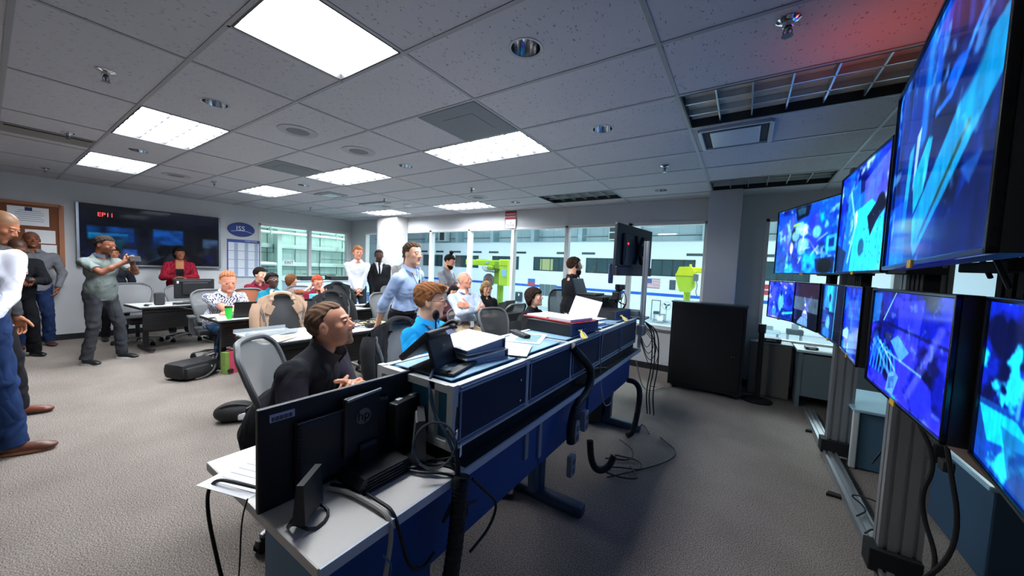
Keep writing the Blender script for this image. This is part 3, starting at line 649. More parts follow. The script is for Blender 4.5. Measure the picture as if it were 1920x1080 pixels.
        p = Pic(W, H, (10, 20, 60)); g = np.clip(1-np.abs(p.X-.34)/.36, 0, 1); p.mix(g*1.4*(p.Y < .5), (60, 200, 250)); p.mix(g*.9*(p.Y > .56), (20, 110, 210)); p.ell(.38, .24, .06, .09, (10, 50, 90)); p.ell(.35, .72, .12, .16, (120, 190, 240), .9)
        p.ell(.3, .93, .2, .12, (40, 130, 230)); p.poly([(.18, .44), (.38, .44), (.38, .53), (.18, .53)], (14, 34, 60)); p.poly([(.68, 0), (1, 0), (1, 1), (.68, 1)], (16, 18, 44), .9); p.line([(.66, 0), (.62, 1)], .012, (90, 190, 240)); p.noise((60, 40, 80), 3, 4, 43, .55, .7, .4)
    elif kind == 'l4':
        p = Pic(W, H, (10, 50, 190)); p.noise((6, 20, 90), 2, 8, 51, .45, .65); p.mix((p.X > .7)*.25, (10, 70, 190)); p.poly([(.02, .72), (.28, .62), (.4, .66), (.34, .8), (.02, .82)], (150, 205, 245)); p.poly([(.0, .9), (.2, .85), (.3, 1), (0, 1)], (20, 110, 220)); p.noise((20, 110, 240), 5, 6, 52, .55, .7); p.ell(.6, .85, .2, .2, (30, 120, 230), .8); p.ell(.4, .92, .05, .1, (90, 190, 255), .8)
    elif kind == 'l5':
        p = Pic(W, H, (12, 34, 180)); p.noise((6, 12, 70), 4, 5, 61, .42, .6); p.noise((62, 66, 238), 4, 4, 62, .5, .66)
        p.poly([(0, .02), (.14, .02), (.12, .32), (0, .36)], (40, 150, 240), .7); p.poly([(.4, .08), (.72, .04), (.68, .5), (.45, .55)], (70, 78, 235), .75); p.line([(.36, .0), (.2, .3)], .006, (150, 220, 250))
        p.poly([(.34, .48), (.44, .40), (.60, .52), (.50, .64)], (90, 160, 245)); p.poly([(.22, .30), (.98, .36), (.98, .39), (.22, .33)], (10, 25, 90), .7); p.poly([(.24, .42), (.36, .40), (.34, .50), (.27, .49)], (40, 60, 120))
        for k in range(5): x0 = .03+.055*k; p.line([(x0, .85), (x0+.03, .62), (x0+.1, .5+.02*k), (x0+.16, .62), (x0+.2, .78)], .010, (40, 150, 235))
        p.line([(.06, .55), (.16, .62), (.42, .86)], .02, (100, 170, 255), .8); p.line([(.12, .5), (.3, .62), (.44, .74)], .012, (150, 210, 250), .8); p.poly([(.36, .8), (.44, .74), (.5, .78), (.44, .98), (.33, .98)], (100, 165, 240))
        for k in range(6): p.line([(.37, .84+.02*k), (.44, .80+.02*k)], .004, (10, 40, 110))
        p.poly([(.62, .82), (.72, .65), (.86, .72), (.9, .95), (.7, 1)], (55, 66, 240), .8); p.line([(.9, .25), (.8, .5), (.62, .9)], .03, (110, 120, 250), .6); p.line([(.3, .6), (.75, .66)], .01, (130, 200, 255), .8); p.ell(.85, .55, .05, .07, (20, 30, 110)); p.ell(.1, .6, .07, .2, (20, 110, 230), .6); p.noise((120, 170, 255), 9, 12, 63, .66, .76, .5); p.ell(.46, 1.0, .03, .03, (20, 190, 190))
    elif kind == 'l6':
        p = Pic(W, H, (12, 50, 190)); p.noise((6, 18, 80), 5, 5, 71, .45, .6); p.noise((36, 60, 235), 3, 6, 72, .52, .66); p.poly([(0, .62), (.5, .55), (1, .6), (1, 1), (0, 1)], (20, 90, 170), .8); p.poly([(0, .66), (.3, .62), (.45, .72), (.1, .85)], (20, 190, 245)); p.noise((40, 210, 255), 6, 8, 73, .6, .7)
        for k in range(5): p.line([(.32+.07*k, .35), (.30+.05*k, .6)], .012, (90, 200, 240), .7)
        p.poly([(.2, .7), (1, .66), (1, 1), (.3, 1)], (30, 90, 150), .6)
    elif kind == 'tv':  # reflections of the blue monitors, painted as emitted colour
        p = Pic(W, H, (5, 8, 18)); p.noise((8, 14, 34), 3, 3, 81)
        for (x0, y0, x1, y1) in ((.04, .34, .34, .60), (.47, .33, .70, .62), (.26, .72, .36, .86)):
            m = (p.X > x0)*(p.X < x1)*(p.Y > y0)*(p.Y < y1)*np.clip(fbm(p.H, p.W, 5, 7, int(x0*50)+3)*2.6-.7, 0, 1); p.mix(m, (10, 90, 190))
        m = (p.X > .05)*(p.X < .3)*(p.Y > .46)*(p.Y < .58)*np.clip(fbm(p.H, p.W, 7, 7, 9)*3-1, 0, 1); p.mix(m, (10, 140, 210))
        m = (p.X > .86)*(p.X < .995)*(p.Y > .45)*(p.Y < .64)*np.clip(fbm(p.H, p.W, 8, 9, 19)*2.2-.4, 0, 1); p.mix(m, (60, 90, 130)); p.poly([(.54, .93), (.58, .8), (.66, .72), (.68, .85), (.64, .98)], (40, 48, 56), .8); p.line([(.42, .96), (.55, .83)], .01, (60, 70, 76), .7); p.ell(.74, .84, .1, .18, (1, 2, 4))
    else: p = Pic(W, H, (30, 60, 120)); p.noise((10, 20, 50), 4, 4, 5)
    return np.clip(p.a, 0, 1)
def lin(a): return np.where(a <= .04045, a/12.92, ((a+.055)/1.055)**2.4)
def screen_mesh(name, kind, w, h, parent, m, M=None, W=176, H=104):
    if kind in ('u3', 'l5', 'l6', 'u2'): W, H = 320, 188
    """picture on a w x h rectangle in local XZ, facing -Y, centred"""
    a = pic(kind, W, H)**(1.3 if kind != 'tv' else 1)
    if kind != 'tv': a = np.clip(a*(.70+.60*fbm(H, W, 22, 26, 99, 3)*.5+.45*fbm(H, W, 3, 40, 7, 3))[..., None], 0, 1)
    for _ in range(2): a = (a+np.roll(a, 1, 0)+np.roll(a, -1, 0)+np.roll(a, 1, 1)+np.roll(a, -1, 1))/5
    a = lin(a); xs = np.linspace(-w/2, w/2, W); zs = np.linspace(h/2, -h/2, H)
    vs = [(x, 0, z_) for z_ in zs for x in xs]
    fs = [(j*W+i, (j+1)*W+i, (j+1)*W+i+1, j*W+i+1) for j in range(H-1) for i in range(W-1)]
    me = bpy.data.meshes.new(name); me.from_pydata(vs, [], fs); ca = me.color_attributes.new('Col', 'FLOAT_COLOR', 'POINT')
    buf = np.ones((W*H, 4), np.float32); buf[:, :3] = a.reshape(-1, 3); ca.data.foreach_set('color', buf.ravel()); me.materials.append(m)
    o = bpy.data.objects.new(name, me); COL.objects.link(o); o.parent = parent
    if M is not None: o.matrix_local = M
    return o
SCRM = vcolmat('screen_picture', .10, emit=SCREEN_E, spec=.28)
TVM = vcolmat('tv_painted_reflections', .06, emit=.55, spec=.5)
def monitor(name, label, kind, pL, pR, z0, z1, bez=.014, depth=.05, yel=True, extra=None):
    """display between floor points pL (far end) and pR (near end); its picture faces the room (-x side)"""
    pL, pR = Vector((*pL, 0)), Vector((*pR, 0)); d = pR-pL; w_ = d.length; ang = math.atan2(d.y, d.x); c = (pL+pR)/2
    t = thing(name, label, 'monitor', (c.x, c.y, (z0+z1)/2), ang); h = z1-z0
    # local x runs from pL to pR; the room side is local -Y
    MB().box((0, depth/2+.004, 0), (w_, depth, h), b=.006).box((0, depth+.03, 0), (w_*.6, .05, h*.55), b=.01).build('housing', M_['black'], t, smooth=True)
    f = MB()
    for s in (-1, 1): f.box((s*(w_/2-bez/2), -.002, 0), (bez, .014, h), b=.003); f.box((0, -.002, s*(h/2-bez/2)), (w_, .014, bez), b=.003)
    f.build('bezel', mat('bezel_gloss', '#0b0c10', .2), t)
    screen_mesh('picture', kind, w_-2*bez, h-2*bez, t, SCRM)
    if yel: MB().box((.0, -.010, -h/2+bez*.3), (.05, .004, .022)).build('yellow_label', mat('label_amber', '#d9a928', .6), t)
    return t
up_specs = [('u1', (1.93, 3.38), (2.30, 2.43), 'uppermost far wall monitor showing a bright cyan and violet picture, nearest the pillar', 0),
            ('u2', (2.20, 2.02), (2.22, 1.09), 'middle monitor of the upper row with a bright cyan panel and dark robot shape', 0),
            ('u3', (2.12, .635), (1.975, -.475), 'largest upper monitor at the right edge, deep blue with diagonal cyan bars', 0)]
for k, pL, pR, lb_, _ in up_specs:
    a = monitor('wall_monitor', lb_, k, pL, pR, 1.622, 2.28, bez=.013); a['group'] = 'upper row of wall monitors'
lo_specs = [('l1', (1.945, 4.28), (2.17, 3.82), 'leftmost monitor of the lower row with a violet blue picture'),
            ('l2', (2.16, 3.80), (2.27, 3.00), 'second monitor of the lower row with a white beam in a dark picture'),
            ('l3', (2.28, 2.95), (2.30, 2.20), 'third lower monitor showing a cyan cylinder with a dark oval'),
            ('l4', (2.30, 2.20), (2.24, 1.45), 'fourth lower monitor, narrow dark blue picture with a pale shape at its foot'),
            ('l5', (2.22, 1.17), (2.21, .30), 'large lower monitor with tangled cyan cables on a violet blue picture'),
            ('l6', (2.255, .27), (2.12, -.62), 'lower monitor at the bottom right corner, cyan and blue, cut by the frame')]
for k, pL, pR, lb_ in lo_specs:
    a = monitor('wall_monitor', lb_, k, pL, pR, 1.078, 1.545, bez=.013); a['group'] = 'lower row of wall monitors'

# aluminium extrusion stand behind the monitors
def extrusion(mb, p0, p1, w_, d_, grooves=2):
    """profile bar with real T-slot grooves, vertical or horizontal"""
    p0, p1 = Vector(p0), Vector(p1); ax = (p1-p0); L = ax.length; q = ax.to_track_quat('Z', 'Y').to_matrix().to_4x4(); q.translation = p0
    def side(n, W_):  # outline steps with grooves along a side
        pts = []; g = .008
        for k in range(n):
            c = -W_/2+W_*(k+.5)/n; pts += [(c-g, 0), (c-g, -.012), (c+g, -.012), (c+g, 0)]
        return pts
    out = []
    for (n, W_, D_, rot) in ((grooves, w_, d_, 0), (max(1, grooves//2), d_, w_, 1), (grooves, w_, d_, 2), (max(1, grooves//2), d_, w_, 3)):
        pts = [(-W_/2, 0)]+side(n, W_)
        for (a, b) in pts:
            x, y = a, D_/2+b
            for _ in range(rot): x, y = y, -x
            out.append((x, y))
    mb.prism(out, L, q)
t = thing('monitor_stand', 'tall aluminium extrusion frame carrying the curved monitor wall', 'stand', (2.44, 1.4, 0))
def loc(x, y, z_): return (x-2.44, y-1.4, z_)
for nm, a, b in (('base_rail', loc(2.40, 4.0, .035), loc(2.40, .05, .035)), ('base_rail', loc(2.48, .1, .035), loc(2.30, -.9, .035))):
    m_ = MB(); extrusion(m_, a, b, .09, .06, 2); m_.build(nm, M_['alub'], t)
for (x, y) in ((2.455, 2.86), (2.435, 1.33), (2.46, -.05)):
    m_ = MB(); extrusion(m_, loc(x, y, .06), loc(x, y, 2.55), .16, .09, 3)
    m_.build('post', M_['alub'], t)
    MB().box(loc(x-.02, y-.02, .10), (.20, .12, .12), b=.006).build('foot_block', M_['blackm'], t)
for (z_, x0) in ((1.22, 2.40), (1.42, 2.40), (1.92, 2.38)):
    m_ = MB(); extrusion(m_, loc(x0+.02, 3.9, z_), loc(x0+.02, -.5, z_), .045, .045, 1); m_.build('cross_rail', mat('dark_extrusion', '#2a2c30', .5, .5), t)
for i, (y, z_) in enumerate(((2.95, 1.58), (1.95, 1.58), (1.0, 1.58), (.3, 1.58))):
    m_ = MB()
    for k in range(4): m_.box(loc(2.33, y+.05*k-.08, z_+.02), (.05, .03, .12))
    m_.box(loc(2.30, y, z_+.05), (.12, .26, .03), b=.005); m_.build('mount_bracket', M_['blackm'], t)
MB().box(loc(2.40, .35, .97), (.08, .75, .05), b=.01).build('lower_brace', mat('brace_brown', '#4d3a30', .6), t)
MB().box(loc(2.62, 2.30, 2.33), (.10, .22, .34), b=.01).build('junction_bracket', mat('bracket_dark', '#3c4144', .6), t)
for i, (x, y) in enumerate([(2.30, 3.35), (2.27, 2.05)]):
    tag(MB().prism([(0, 0), (.09, .0), (.10, .04), (.02, .05)], .02).build('rubber_foot', M_['rubber'], loc=(x, y, 0)), ['small black rubber foot beside the far end of the base rail', 'small black rubber foot beside the middle of the base rail'][i], 'rubber foot')
# black adapter block + loops of cable around the stand
def cable(label, pts, r, m=None, name='cable', sm=3, group=None, n=8):
    return tag(MB().tube(pts, r, n, smooth=sm).build(name, m or M_['cable'], smooth=True), label, 'cable', group)
cable('black cable looping behind the middle stand post', [(2.5, 2.1, .3), (2.6, 2.2, .45), (2.75, 2.0, .35), (2.7, 1.9, .12), (2.55, 1.8, .04)], .006)
cable('thin black cable curled over the base rail', [(2.36, 1.7, .09), (2.45, 1.85, .08), (2.36, 2.0, .09), (2.5, 1.75, .2), (2.6, 1.6, .09), (2.42, 1.62, .09), (2.36, 1.52, .09)], .005)
cable('bundle of black cable hanging from the brace near the right edge', [(2.35, 1.0, .98), (2.42, .95, .80), (2.38, .98, .6), (2.45, .9, .35), (2.36, .92, .2), (2.48, .85, .5), (2.42, .9, .9)], .009)
cable('black cable running along the carpet at the bottom right', [(2.45, 1.05, .02), (2.6, .9, .02), (2.75, .7, .02), (2.7, .4, .02), (2.5, .35, .02)], .012)
cable('black cable arch between the upper and lower monitors at right', [(2.28, .35, 1.60), (2.20, .28, 1.74), (2.18, .15, 1.73), (2.22, .1, 1.57)], .006)
tag(MB().box((2.46, 1.10, .80), (.05, .07, .09), b=.012).box((2.47, 1.03, .77), (.04, .06, .05), b=.01).build('power_adapter', M_['blackm']), 'black adapter block tangled in cable under the monitor wall', 'adapter')
# blue-grey cabinet behind the stand
t = thing('low_cabinet', 'low blue grey cabinet with a pale frame standing behind the monitor stand', 'cabinet', (2.86, 3.06, 0)); t.scale = (1, 1, .80)
MB().box((0, 0, .31), (.66, .72, .60), b=.01).build('body', mat('cabinet_blue', '#46667a', .5), t)
MB().box((0, 0, .625), (.72, .78, .03), b=.008).build('top', mat('cabinet_top', '#8fb6c6', .3), t)
for sx in (-1, 1):
    for sy in (-1, 1): MB().box((sx*.335, sy*.365, .31), (.04, .04, .60), b=.008).build('corner_post', mat('cabinet_frame', '#b8bfbf', .45), t)
t = thing('low_cabinet', 'second dark blue cabinet right of the pale framed one, mostly behind posts', 'cabinet', (3.15, 2.0, 0)); t.scale = (1, 1, .85)
MB().box((0, 0, .31), (.66, .9, .60), b=.01).build('body', mat('cabinet_blue2', '#27465f', .5), t); MB().box((0, 0, .625), (.72, .96, .03), b=.008).build('top', mat('cabinet_top'), t)
# ============================================================ FURNITURE
MESHG = meshmat('mesh_grey', '#7c7f80', .74); FRG = mat('chair_frame_grey', '#5b5e60', .45); FRL = mat('chair_frame_light', '#8d8f90', .4, .3)
MESHD = meshmat('mesh_dark', '#3a3d3f', .88); SEATM = mat('seat_fabric', '#2a2c2f', .9, noise=.15, nscale=60); ARMM = mat('arm_pad', '#3f4244', .55)
def task_chair(loc, rz, label, back_mat=None, h=1.04, arms=True, frame=None, w=.50, base=True, seat_blue=False):
    """mesh-backed swivel task chair, faces local +x"""
    t = thing('task_chair', label, 'chair', (loc[0], loc[1], 0), rz)
    bm_ = back_mat or MESHG; fr = frame or FRG
    z0, z1 = .54, h
    def half(v):   # half width of the back at height fraction v
        return (.36+(w-.36)*min(1, v*1.5))/2*(1-.10*max(0, v-.78)/.22)
    def bx(v): return -.20-.05*math.sin(v*PI)*0-.12*v+.03*math.sin(v*PI*1.1)
    def F(u, v):
        hw = half(v)*math.sqrt(max(0, 1-max(0, (v-.90)/.10)**3*.25)); y = (u*2-1)*hw
        return (bx(v)-.055*(1-(u*2-1)**2)+.03, y, z0+(z1-z0)*v-.012*(u*2-1)**4*(v > .9))
    MB().grid(F, 12, 14).build('backrest_mesh', bm_, t, smooth=True)
    pts = []
    for v in np.linspace(0, .93, 10): pts.append(F(0, v))
    for u in np.linspace(.06, .94, 9): pts.append((F(u, 1)[0], F(u, 1)[1], F(u, 1)[2]+.004))
    for v in np.linspace(.93, 0, 10): pts.append(F(1, v))
    for u in (.75, .5, .25): pts.append(F(u, 0))
    MB().tube(pts, .016, 8, closed=True, smooth=1).build('backrest_frame', fr, t, smooth=True)
    MB().grid(lambda u, v: (bx(.2)-.075+.02*(1-(2*u-1)**2), (u*2-1)*.14, z0+.06+.15*v), 6, 3, .01).build('lumbar_pad', mat('lumbar', '#3b3e40', .6), t, smooth=True)
    up = MB()
    for s in (-1, 1): up.tube([F(.5+s*.5, .30), (-.24, s*.20, .50), (-.22, s*.17, .40), (-.08, s*.06, .38)], .020, 8, smooth=2)
    up.build('back_support', fr, t, smooth=True)
    MB().box((.03, 0, .445), (.48, .49, .075), b=.034).build('seat', mat('seat_blue', '#26344a', .9) if seat_blue else SEATM, t, smooth=True)
    MB().box((.0, 0, .385), (.26, .24, .06), b=.015).build('seat_mechanism', M_['black'], t)
    if arms:
        for s in (-1, 1):
            MB().tube([(-.04, s*.14, .39), (-.03, s*.27, .40), (-.02, s*.285, .50), (.0, s*.285, .64)], .018, 8, smooth=2, flat=1.6).build('arm_post', fr, t, smooth=True)
            MB().box((.03, s*.285, .66), (.25, .085, .032), b=.015).build('armrest', ARMM, t, smooth=True)
    if base:
        MB().cyl((0, 0, .10), (0, 0, .36), .028, n=14).build('gas_column', mat('column_black', '#202225', .4), t, smooth=True)
        for k in range(5):
            a = k*2*PI/5+.3; ca, sa = math.cos(a), math.sin(a)
            b_ = MB().tube([(0, 0, .12), (.14*ca, .14*sa, .115), (.30*ca, .30*sa, .085)], [.030, .026, .02], 8, flat=.7).build('base_arm', FRL, t, smooth=True)
            cs = MB(); px, py = .30*ca, .30*sa
            for o_ in (-.014, .014): cs.cyl((px-sa*o_-sa*.009*(1 if o_ > 0 else -1), py+ca*o_+ca*.009*(1 if o_ > 0 else -1), .028), (px-sa*o_, py+ca*o_, .028), .028, n=14)
            cs.build('wheel', M_['blackm'], b_, smooth=True)
            MB().box((px, py, .05), (.05, .04, .05), rz=a, b=.015).build('caster_hood', M_['black'], b_)
    return t
TOPW = mat('table_top_grey', '#b9bcbb', .5, noise=.03, nscale=4); DW = mat('dark_wood', '#141314', .45, noise=.3, nscale=5)
def table(x0, x1, y0, y1, label, rz=0, h=.74, modesty=1):
    """training table; its slatted modesty panel faces +x"""
    cx, cy = (x0+x1)/2, (y0+y1)/2; a, b = x1-x0, y1-y0
    t = thing('training_table', label, 'table', (cx, cy, 0), rz)
    MB().box((0, 0, h-.014), (a-.02, b-.02, .028), b=.004).build('tabletop', TOPW, t)
    MB().box((0, 0, h-.022), (a, b, .034), b=.012).build('edge_band', M_['black'], t)
    p = MB(); p.box((a/2-.10, 0, h-.22), (.02, b-.14, .30)).box((a/2-.085, 0, h-.075), (.05, b-.12, .05), b=.01)
    for k in range(7): p.box((a/2-.088, 0, h-.12-k*.035), (.008, b-.2, .012))
    p.build('modesty_panel', DW, t)
    for s in (-1, 1):
        y = s*(b/2-.16)
        MB().box((0, y, h/2-.02), (.07, .06, h-.10), b=.01).box((0, y, .05), (a*.86, .06, .045), b=.015).box((0, y, h-.06), (a*.7, .05, .04), b=.01).build('leg', M_['black'], t)
    return t
TG = 'black edged training tables'
tb = [table(-6.02, -5.68, 1.25, 2.2, 'small rear table with a dark laptop before the burgundy polo man'),
      table(-6.62, -5.95, -.08, 1.10, 'grey topped table along the left wall with the old black monitor', R(5)),
      table(-4.56, -3.88, .30, 1.85, 'table with the green cup and laptop, at the speckled shirt man'),
      table(-4.56, -3.88, 1.95, 3.30, 'table behind the jacketed chairs with a laptop, continuing the green cup table'),
      table(-2.78, -2.10, .12, 1.70, 'table with loose cables and papers where the man in the blue shirt leans'),
      table(-2.45, -1.80, 3.35, 4.35, 'rear table with laptops by the back windows, near the crossed-arms man')]
for o in tb: o['group'] = TG

# ------------------------------------------------ vented light-blue console under the left windows
LBL = mat('light_blue_metal', '#a9d6f2', .5); 
t = thing('vented_console', 'long light blue sloped console with vent slots under the left windows', 'console', (-6.95, 3.55, 0), 0)
P_ = [(-.30, 0), (.42, 0), (.42, .45), (.02, 1.0), (-.05, 1.05), (-.30, 1.05)]
MB().prism(P_, 2.1, Matrix.Translation((0, 1.05, 0)) @ Matrix.Rotation(PI/2, 4, 'X')).build('body', LBL, t)
MB().box((-.16, 0, 1.06), (.34, 2.14, .03), b=.008).build('top_cap', mat('cap_white', '#dfe9ee', .5), t)
vt = MB(); slope = math.atan2(.55, -.40)
for bay in (-.62, -.15, .42, .80):
    for k in range(8):
        s_ = .16+k*.055; x = .42-.40*s_/1.0*1.0; z_ = .45+.55*s_; vt.box((x+.012, bay+.06*math.sin(k)*0, z_), (.016, .30, .014), rot=Matrix.Rotation(R(36), 4, 'Y'))
vt.build('vent_slots', mat('slot_navy', '#2b5b86', .7), t)
MB().box((.165, -.88, .82), (.005, .12, .18), rot=Matrix.Rotation(R(36), 4, 'Y')).build('taped_note', M_['paper'], t)
for i, (y, w_, lb_) in enumerate([(2.95, .42, 'low black box left of the pair on the vented console'), (3.7, .5, 'low black box right of the pair on the vented console'), (4.25, .32, 'small low black box at the right end of the vented console')]):
    q = thing('equipment_box', lb_, 'box', (-7.05, y, 1.077)); MB().box((0, 0, .045), (.26, w_, .09), b=.01).build('case', M_['black'], q); MB().box((.132, 0, .045), (.006, w_*.85, .05)).build('front_panel', mat('panel_dark', '#2a2d31', .4), q)
q = thing('desk_lamp', 'flat black folding lamp standing on the vented console', 'lamp', (-7.02, 3.38, 1.077)); MB().box((0, 0, .01), (.14, .2, .02), b=.008).build('base', M_['black'], q); MB().box((0, 0, .06), (.02, .03, .1)).build('stem', M_['black'], q); MB().box((0, .05, .115), (.12, .36, .02), b=.008).build('head', M_['black'], q)

# ------------------------------------------------ left wall things
t = thing('wall_display', 'wide glossy black wall screen with painted dark blue reflections on the left wall', 'television', (XL+.06, .575, 1.845), PI/2)
MB().box((0, .0, 0), (2.0, .07, 1.10), b=.012).build('housing', M_['black'], t)
f = MB()
for s in (-1, 1): f.box((s*.985, -.035, 0), (.035, .03, 1.10), b=.004)
f.box((0, -.035, -.537), (2.0, .03, .028), b=.004); f.build('metal_trim', mat('tv_trim', '#8b95a0', .35, .7), t)
screen_mesh('picture', 'tv', 1.93, 1.04, t, TVM, Matrix.Translation((0, -.038, .008)))  # monitor reflections painted into the glowing screen surface
text('red_digits', 'EP11', .10, mat('red_glow', '#ff4a4a', .5, emit=1.2), t, (-.66, -.042, .37), (PI/2, 0, 0))
t = thing('cork_board', 'brown cork board with pinned papers at the far left of the left wall', 'notice board', (XL+.015, -1.45, 1.78), PI/2)
MB().box((0, 0, 0), (1.75, .02, 1.02)).build('cork', mat('cork', '#7a4a2e', .9, noise=.3, nscale=60), t)
f = MB()
for s in (-1, 1): f.box((s*.875, -.01, 0), (.06, .03, 1.05), b=.006); f.box((0, -.01, s*.51), (1.75, .03, .05), b=.006)
f.build('frame', mat('oak_frame', '#a5683f', .5), t)
def sheet(parent, x, z_, w_, h_, lines=6, logo=False):
    o = MB().box((x, -.014, z_), (w_, .004, h_)).build('pinned_sheet', M_['paper'], parent); m_ = MB()
    for k in range(lines): m_.box((x+.01, -.0175, z_+h_*.3-k*h_*.11), (w_*(.7 if k % 3 else .55), .002, .006))
    m_.build('print', mat('ink_grey', '#7b8496', .8), o)
    if logo: MB().box((x-.0, -.0175, z_+h_*.38), (w_*.18, .002, h_*.2)).build('emblem', mat('navy_print', '#2c3a6b', .7), o)
sheet(t, .55, .30, .40, .30, 6, True); sheet(t, .66, -.02, .30, .22, 0); sheet(t, .04, -.22, .40, .34, 5); sheet(t, .74, -.30, .16, .3, 0)
t = thing('oval_badge', 'blue oval wall badge with white ISS lettering above the calendar', 'badge sign', (XL+.01, 1.99, 2.19), PI/2)
MB().lathe([(0, 0), (.255, 0), (.262, .008), (.25, .014), (0, .014)], n=40, M=Matrix.Rotation(PI/2, 4, 'X') @ Matrix.Diagonal((1, .62, 1, 1))).build('disc', mat('badge_blue', '#1c3c86', .5), t)
text('letters', 'ISS', .15, M_['paper'], t, (-.02, -.016, .02), (PI/2, 0, 0))
MB().tube([(-.2, -.016, -.05), (-.05, -.016, -.025), (.1, -.016, -.03), (.21, -.016, -.075)], .005, 6, smooth=2).build('swoosh', M_['paper'], t)
t = thing('planning_calendar', 'tall blue framed planning calendar of grey and white blocks under the oval badge', 'calendar', (XL+.01, 2.04, 1.53), PI/2)
MB().box((0, 0, 0), (.64, .012, .86)).build('board', mat('calendar_blue', '#2f4c92', .6), t)
MB().box((.0, -.008, -.03), (.60, .004, .78)).build('sheet_area', mat('calendar_white', '#e2e8ee', .7), t)
g = MB()
for i in range(3): g.box((-.2+.2*i+.045, -.011, -.03), (.07, .002, .77))
g.build('grey_columns', mat('calendar_grey', '#9fb0c8', .7), t)
g = MB()
for j in range(4): g.box((0, -.012, .17-j*.2), (.60, .002, .012))
for j in range(26): g.box((0, -.012, .33-j*.029), (.58, .001, .003))
g.build('rules', mat('rule_grey', '#8ea0b8', .7), t)
text('heading', 'Weekly Calendar', .035, M_['paper'], t, (.14, -.009, .405), (PI/2, 0, 0))
# occupancy sign on the back wall
t = thing('occupancy_sign', 'red and white maximum occupancy sign on the back wall above the windows', 'sign', (-2.42, YF-.012, 2.555))
MB().box((0, 0, 0), (.27, .012, .36), b=.004).build('plate', M_['paper'], t)
MB().box((0, -.008, .09), (.25, .004, .16)).build('red_panel', mat('sign_dark_red', '#a3262e', .6), t)
b_ = MB()
for s in (-1, 1): b_.box((s*.132, -.009, 0), (.008, .006, .36)); b_.box((0, -.009, s*.176), (.27, .006, .008))
b_.build('border', mat('sign_border', '#5f3236', .6), t)
text('heading', 'MAXIMUM\nOCCUPANCY', .052, M_['paper'], t, (0, -.012, .09)); text('count', '73\nPERSONS', .05, mat('sign_ink', '#4a4447', .7), t, (0, -.008, -.09))

# ------------------------------------------------ main console
NAVY = mat('console_navy', '#0d4488', .55, noise=.06, nscale=30); TOPB = mat('console_top_blue', '#8fb8d2', .35, noise=.04, nscale=20); FRM = mat('console_frame', '#c9cdcb', .45, .15); PANW = mat('desk_white', '#d6d3cc', .5, noise=.02, nscale=3)
DPN = mat('console_dark_panel', '#1a2740', .75, bump=.3, bscale=500)
CON = thing('control_console', 'long white framed blue control console running from the foreground to the back windows', 'console', (.70, -.27, 0))
MB().box((-.36, .62, .72), (.84, 4.1-.05+.0, .035), b=.006).build('worktop', PANW, CON)     # y from -.85 to +2.9 world
yw0, yw1 = -.58, 2.95
# replace the rough extents with exact ones
bpy.data.objects.remove([c for c in CON.children if c.name.startswith('worktop')][0], do_unlink=True)
MB().box((-.365, (yw0+yw1)/2, .7225), (.85, yw1-yw0, .035), b=.006).build('worktop', PANW, CON)
MB().box((.062, (yw0+yw1)/2, .7225), (.008, yw1-yw0-.01, .034)).build('edge_strip', mat('edge_strip', '#c3ccd6', .5, .1), CON)
MB().box((.02, 1.45, .742), (.075, 2.86, .004)).build('ledge_strip', M_['blackm'], CON)
UL = 2.88; Z0, Z1 = .822, 1.075
bd = MB().box((-.235, UL/2, (Z0+Z1)/2-.004), (.42, UL-.02, Z1-Z0-.01)).build('upper_cabinet', mat('cabinet_teal', '#3a7896', .5), CON)
fr = MB()
BE = [0]
def bar(a, b, w_=.034, h_=.034): 
    BE[0] += 1; e_ = .034-.00035*(BE[0] % 9); c = [(p+q)/2 for p, q in zip(a, b)]; d = [abs(p-q)+e_ for p, q in zip(a, b)]; fr.box(c, d)
for y in (0, UL):
    for x in (-.46, 0): bar((x-.005, y, Z0), (x-.005, y, Z1-.012))
    bar((-.46, y, Z1-.015), (-.005, y, Z1-.015)); bar((-.46, y, Z0), (-.005, y, Z0))
for z_ in (Z0, Z1-.015):
    for x in (-.46, -.005): bar((x, 0, z_), (x, UL, z_))
for k in range(1, 5): bar((-.005, k*.576, Z0), (-.005, k*.576, Z1-.015)); bar((-.46, k*.576, Z1-.0135), (-.005, k*.576, Z1-.0135))
bar((-.11, -.0, Z0), (-.11, 0, Z1-.015))
fr.build('frame', FRM, CON)
for k in range(5):
    MB().box((-.235, k*.576+.288, Z1+.003), (.37, .50, .006), b=.002).build('top_panel', TOPB, CON)
    p = MB().box((.012, k*.576+.288, (Z0+Z1)/2-.004), (.008, .525, Z1-Z0-.055)).build('dark_panel', DPN, CON)
    ed = MB()
    for s in (-1, 1): ed.box((.017, k*.576+.288+s*.262, (Z0+Z1)/2-.004), (.006, .010, Z1-Z0-.045)); ed.box((.017, k*.576+.288, (Z0+Z1)/2-.004+s*.117), (.006, .53, .010))
    ed.build('panel_edge', mat('panel_edge', '#6f86a8', .4, .5), p)
    if k in (0, 3):
        for zz in (.985, .875): MB().cyl((.018, k*.576+.49, zz), (.024, k*.576+.49, zz), .006, n=10).build('screw', M_['chrome'], p)
MB().box((-.02, UL/2, .772), (.03, UL, .070)).box((-.44, UL/2, .772), (.03, UL, .070)).box((-.23, .01, .772), (.42, .02, .070)).build('riser', M_['blackm'], CON)
MB().box((-.02, (yw0+.05+.75)/2+.02, .535), (.02, 1.30, .33)).box((-.02, 1.17, .535), (.02, .75, .33)).box((-.02, 2.2, .555), (.02, 1.2, .29)).build('modesty_panel', NAVY, CON)
st = MB()
for y, za, zb in ((.62, .49, .66), (.78, .43, .70)): st.box((-.004, y, (za+zb)/2), (.012, .035, zb-za))
st.build('trim_strips', mat('strip_grey', '#7b8a98', .5), CON)
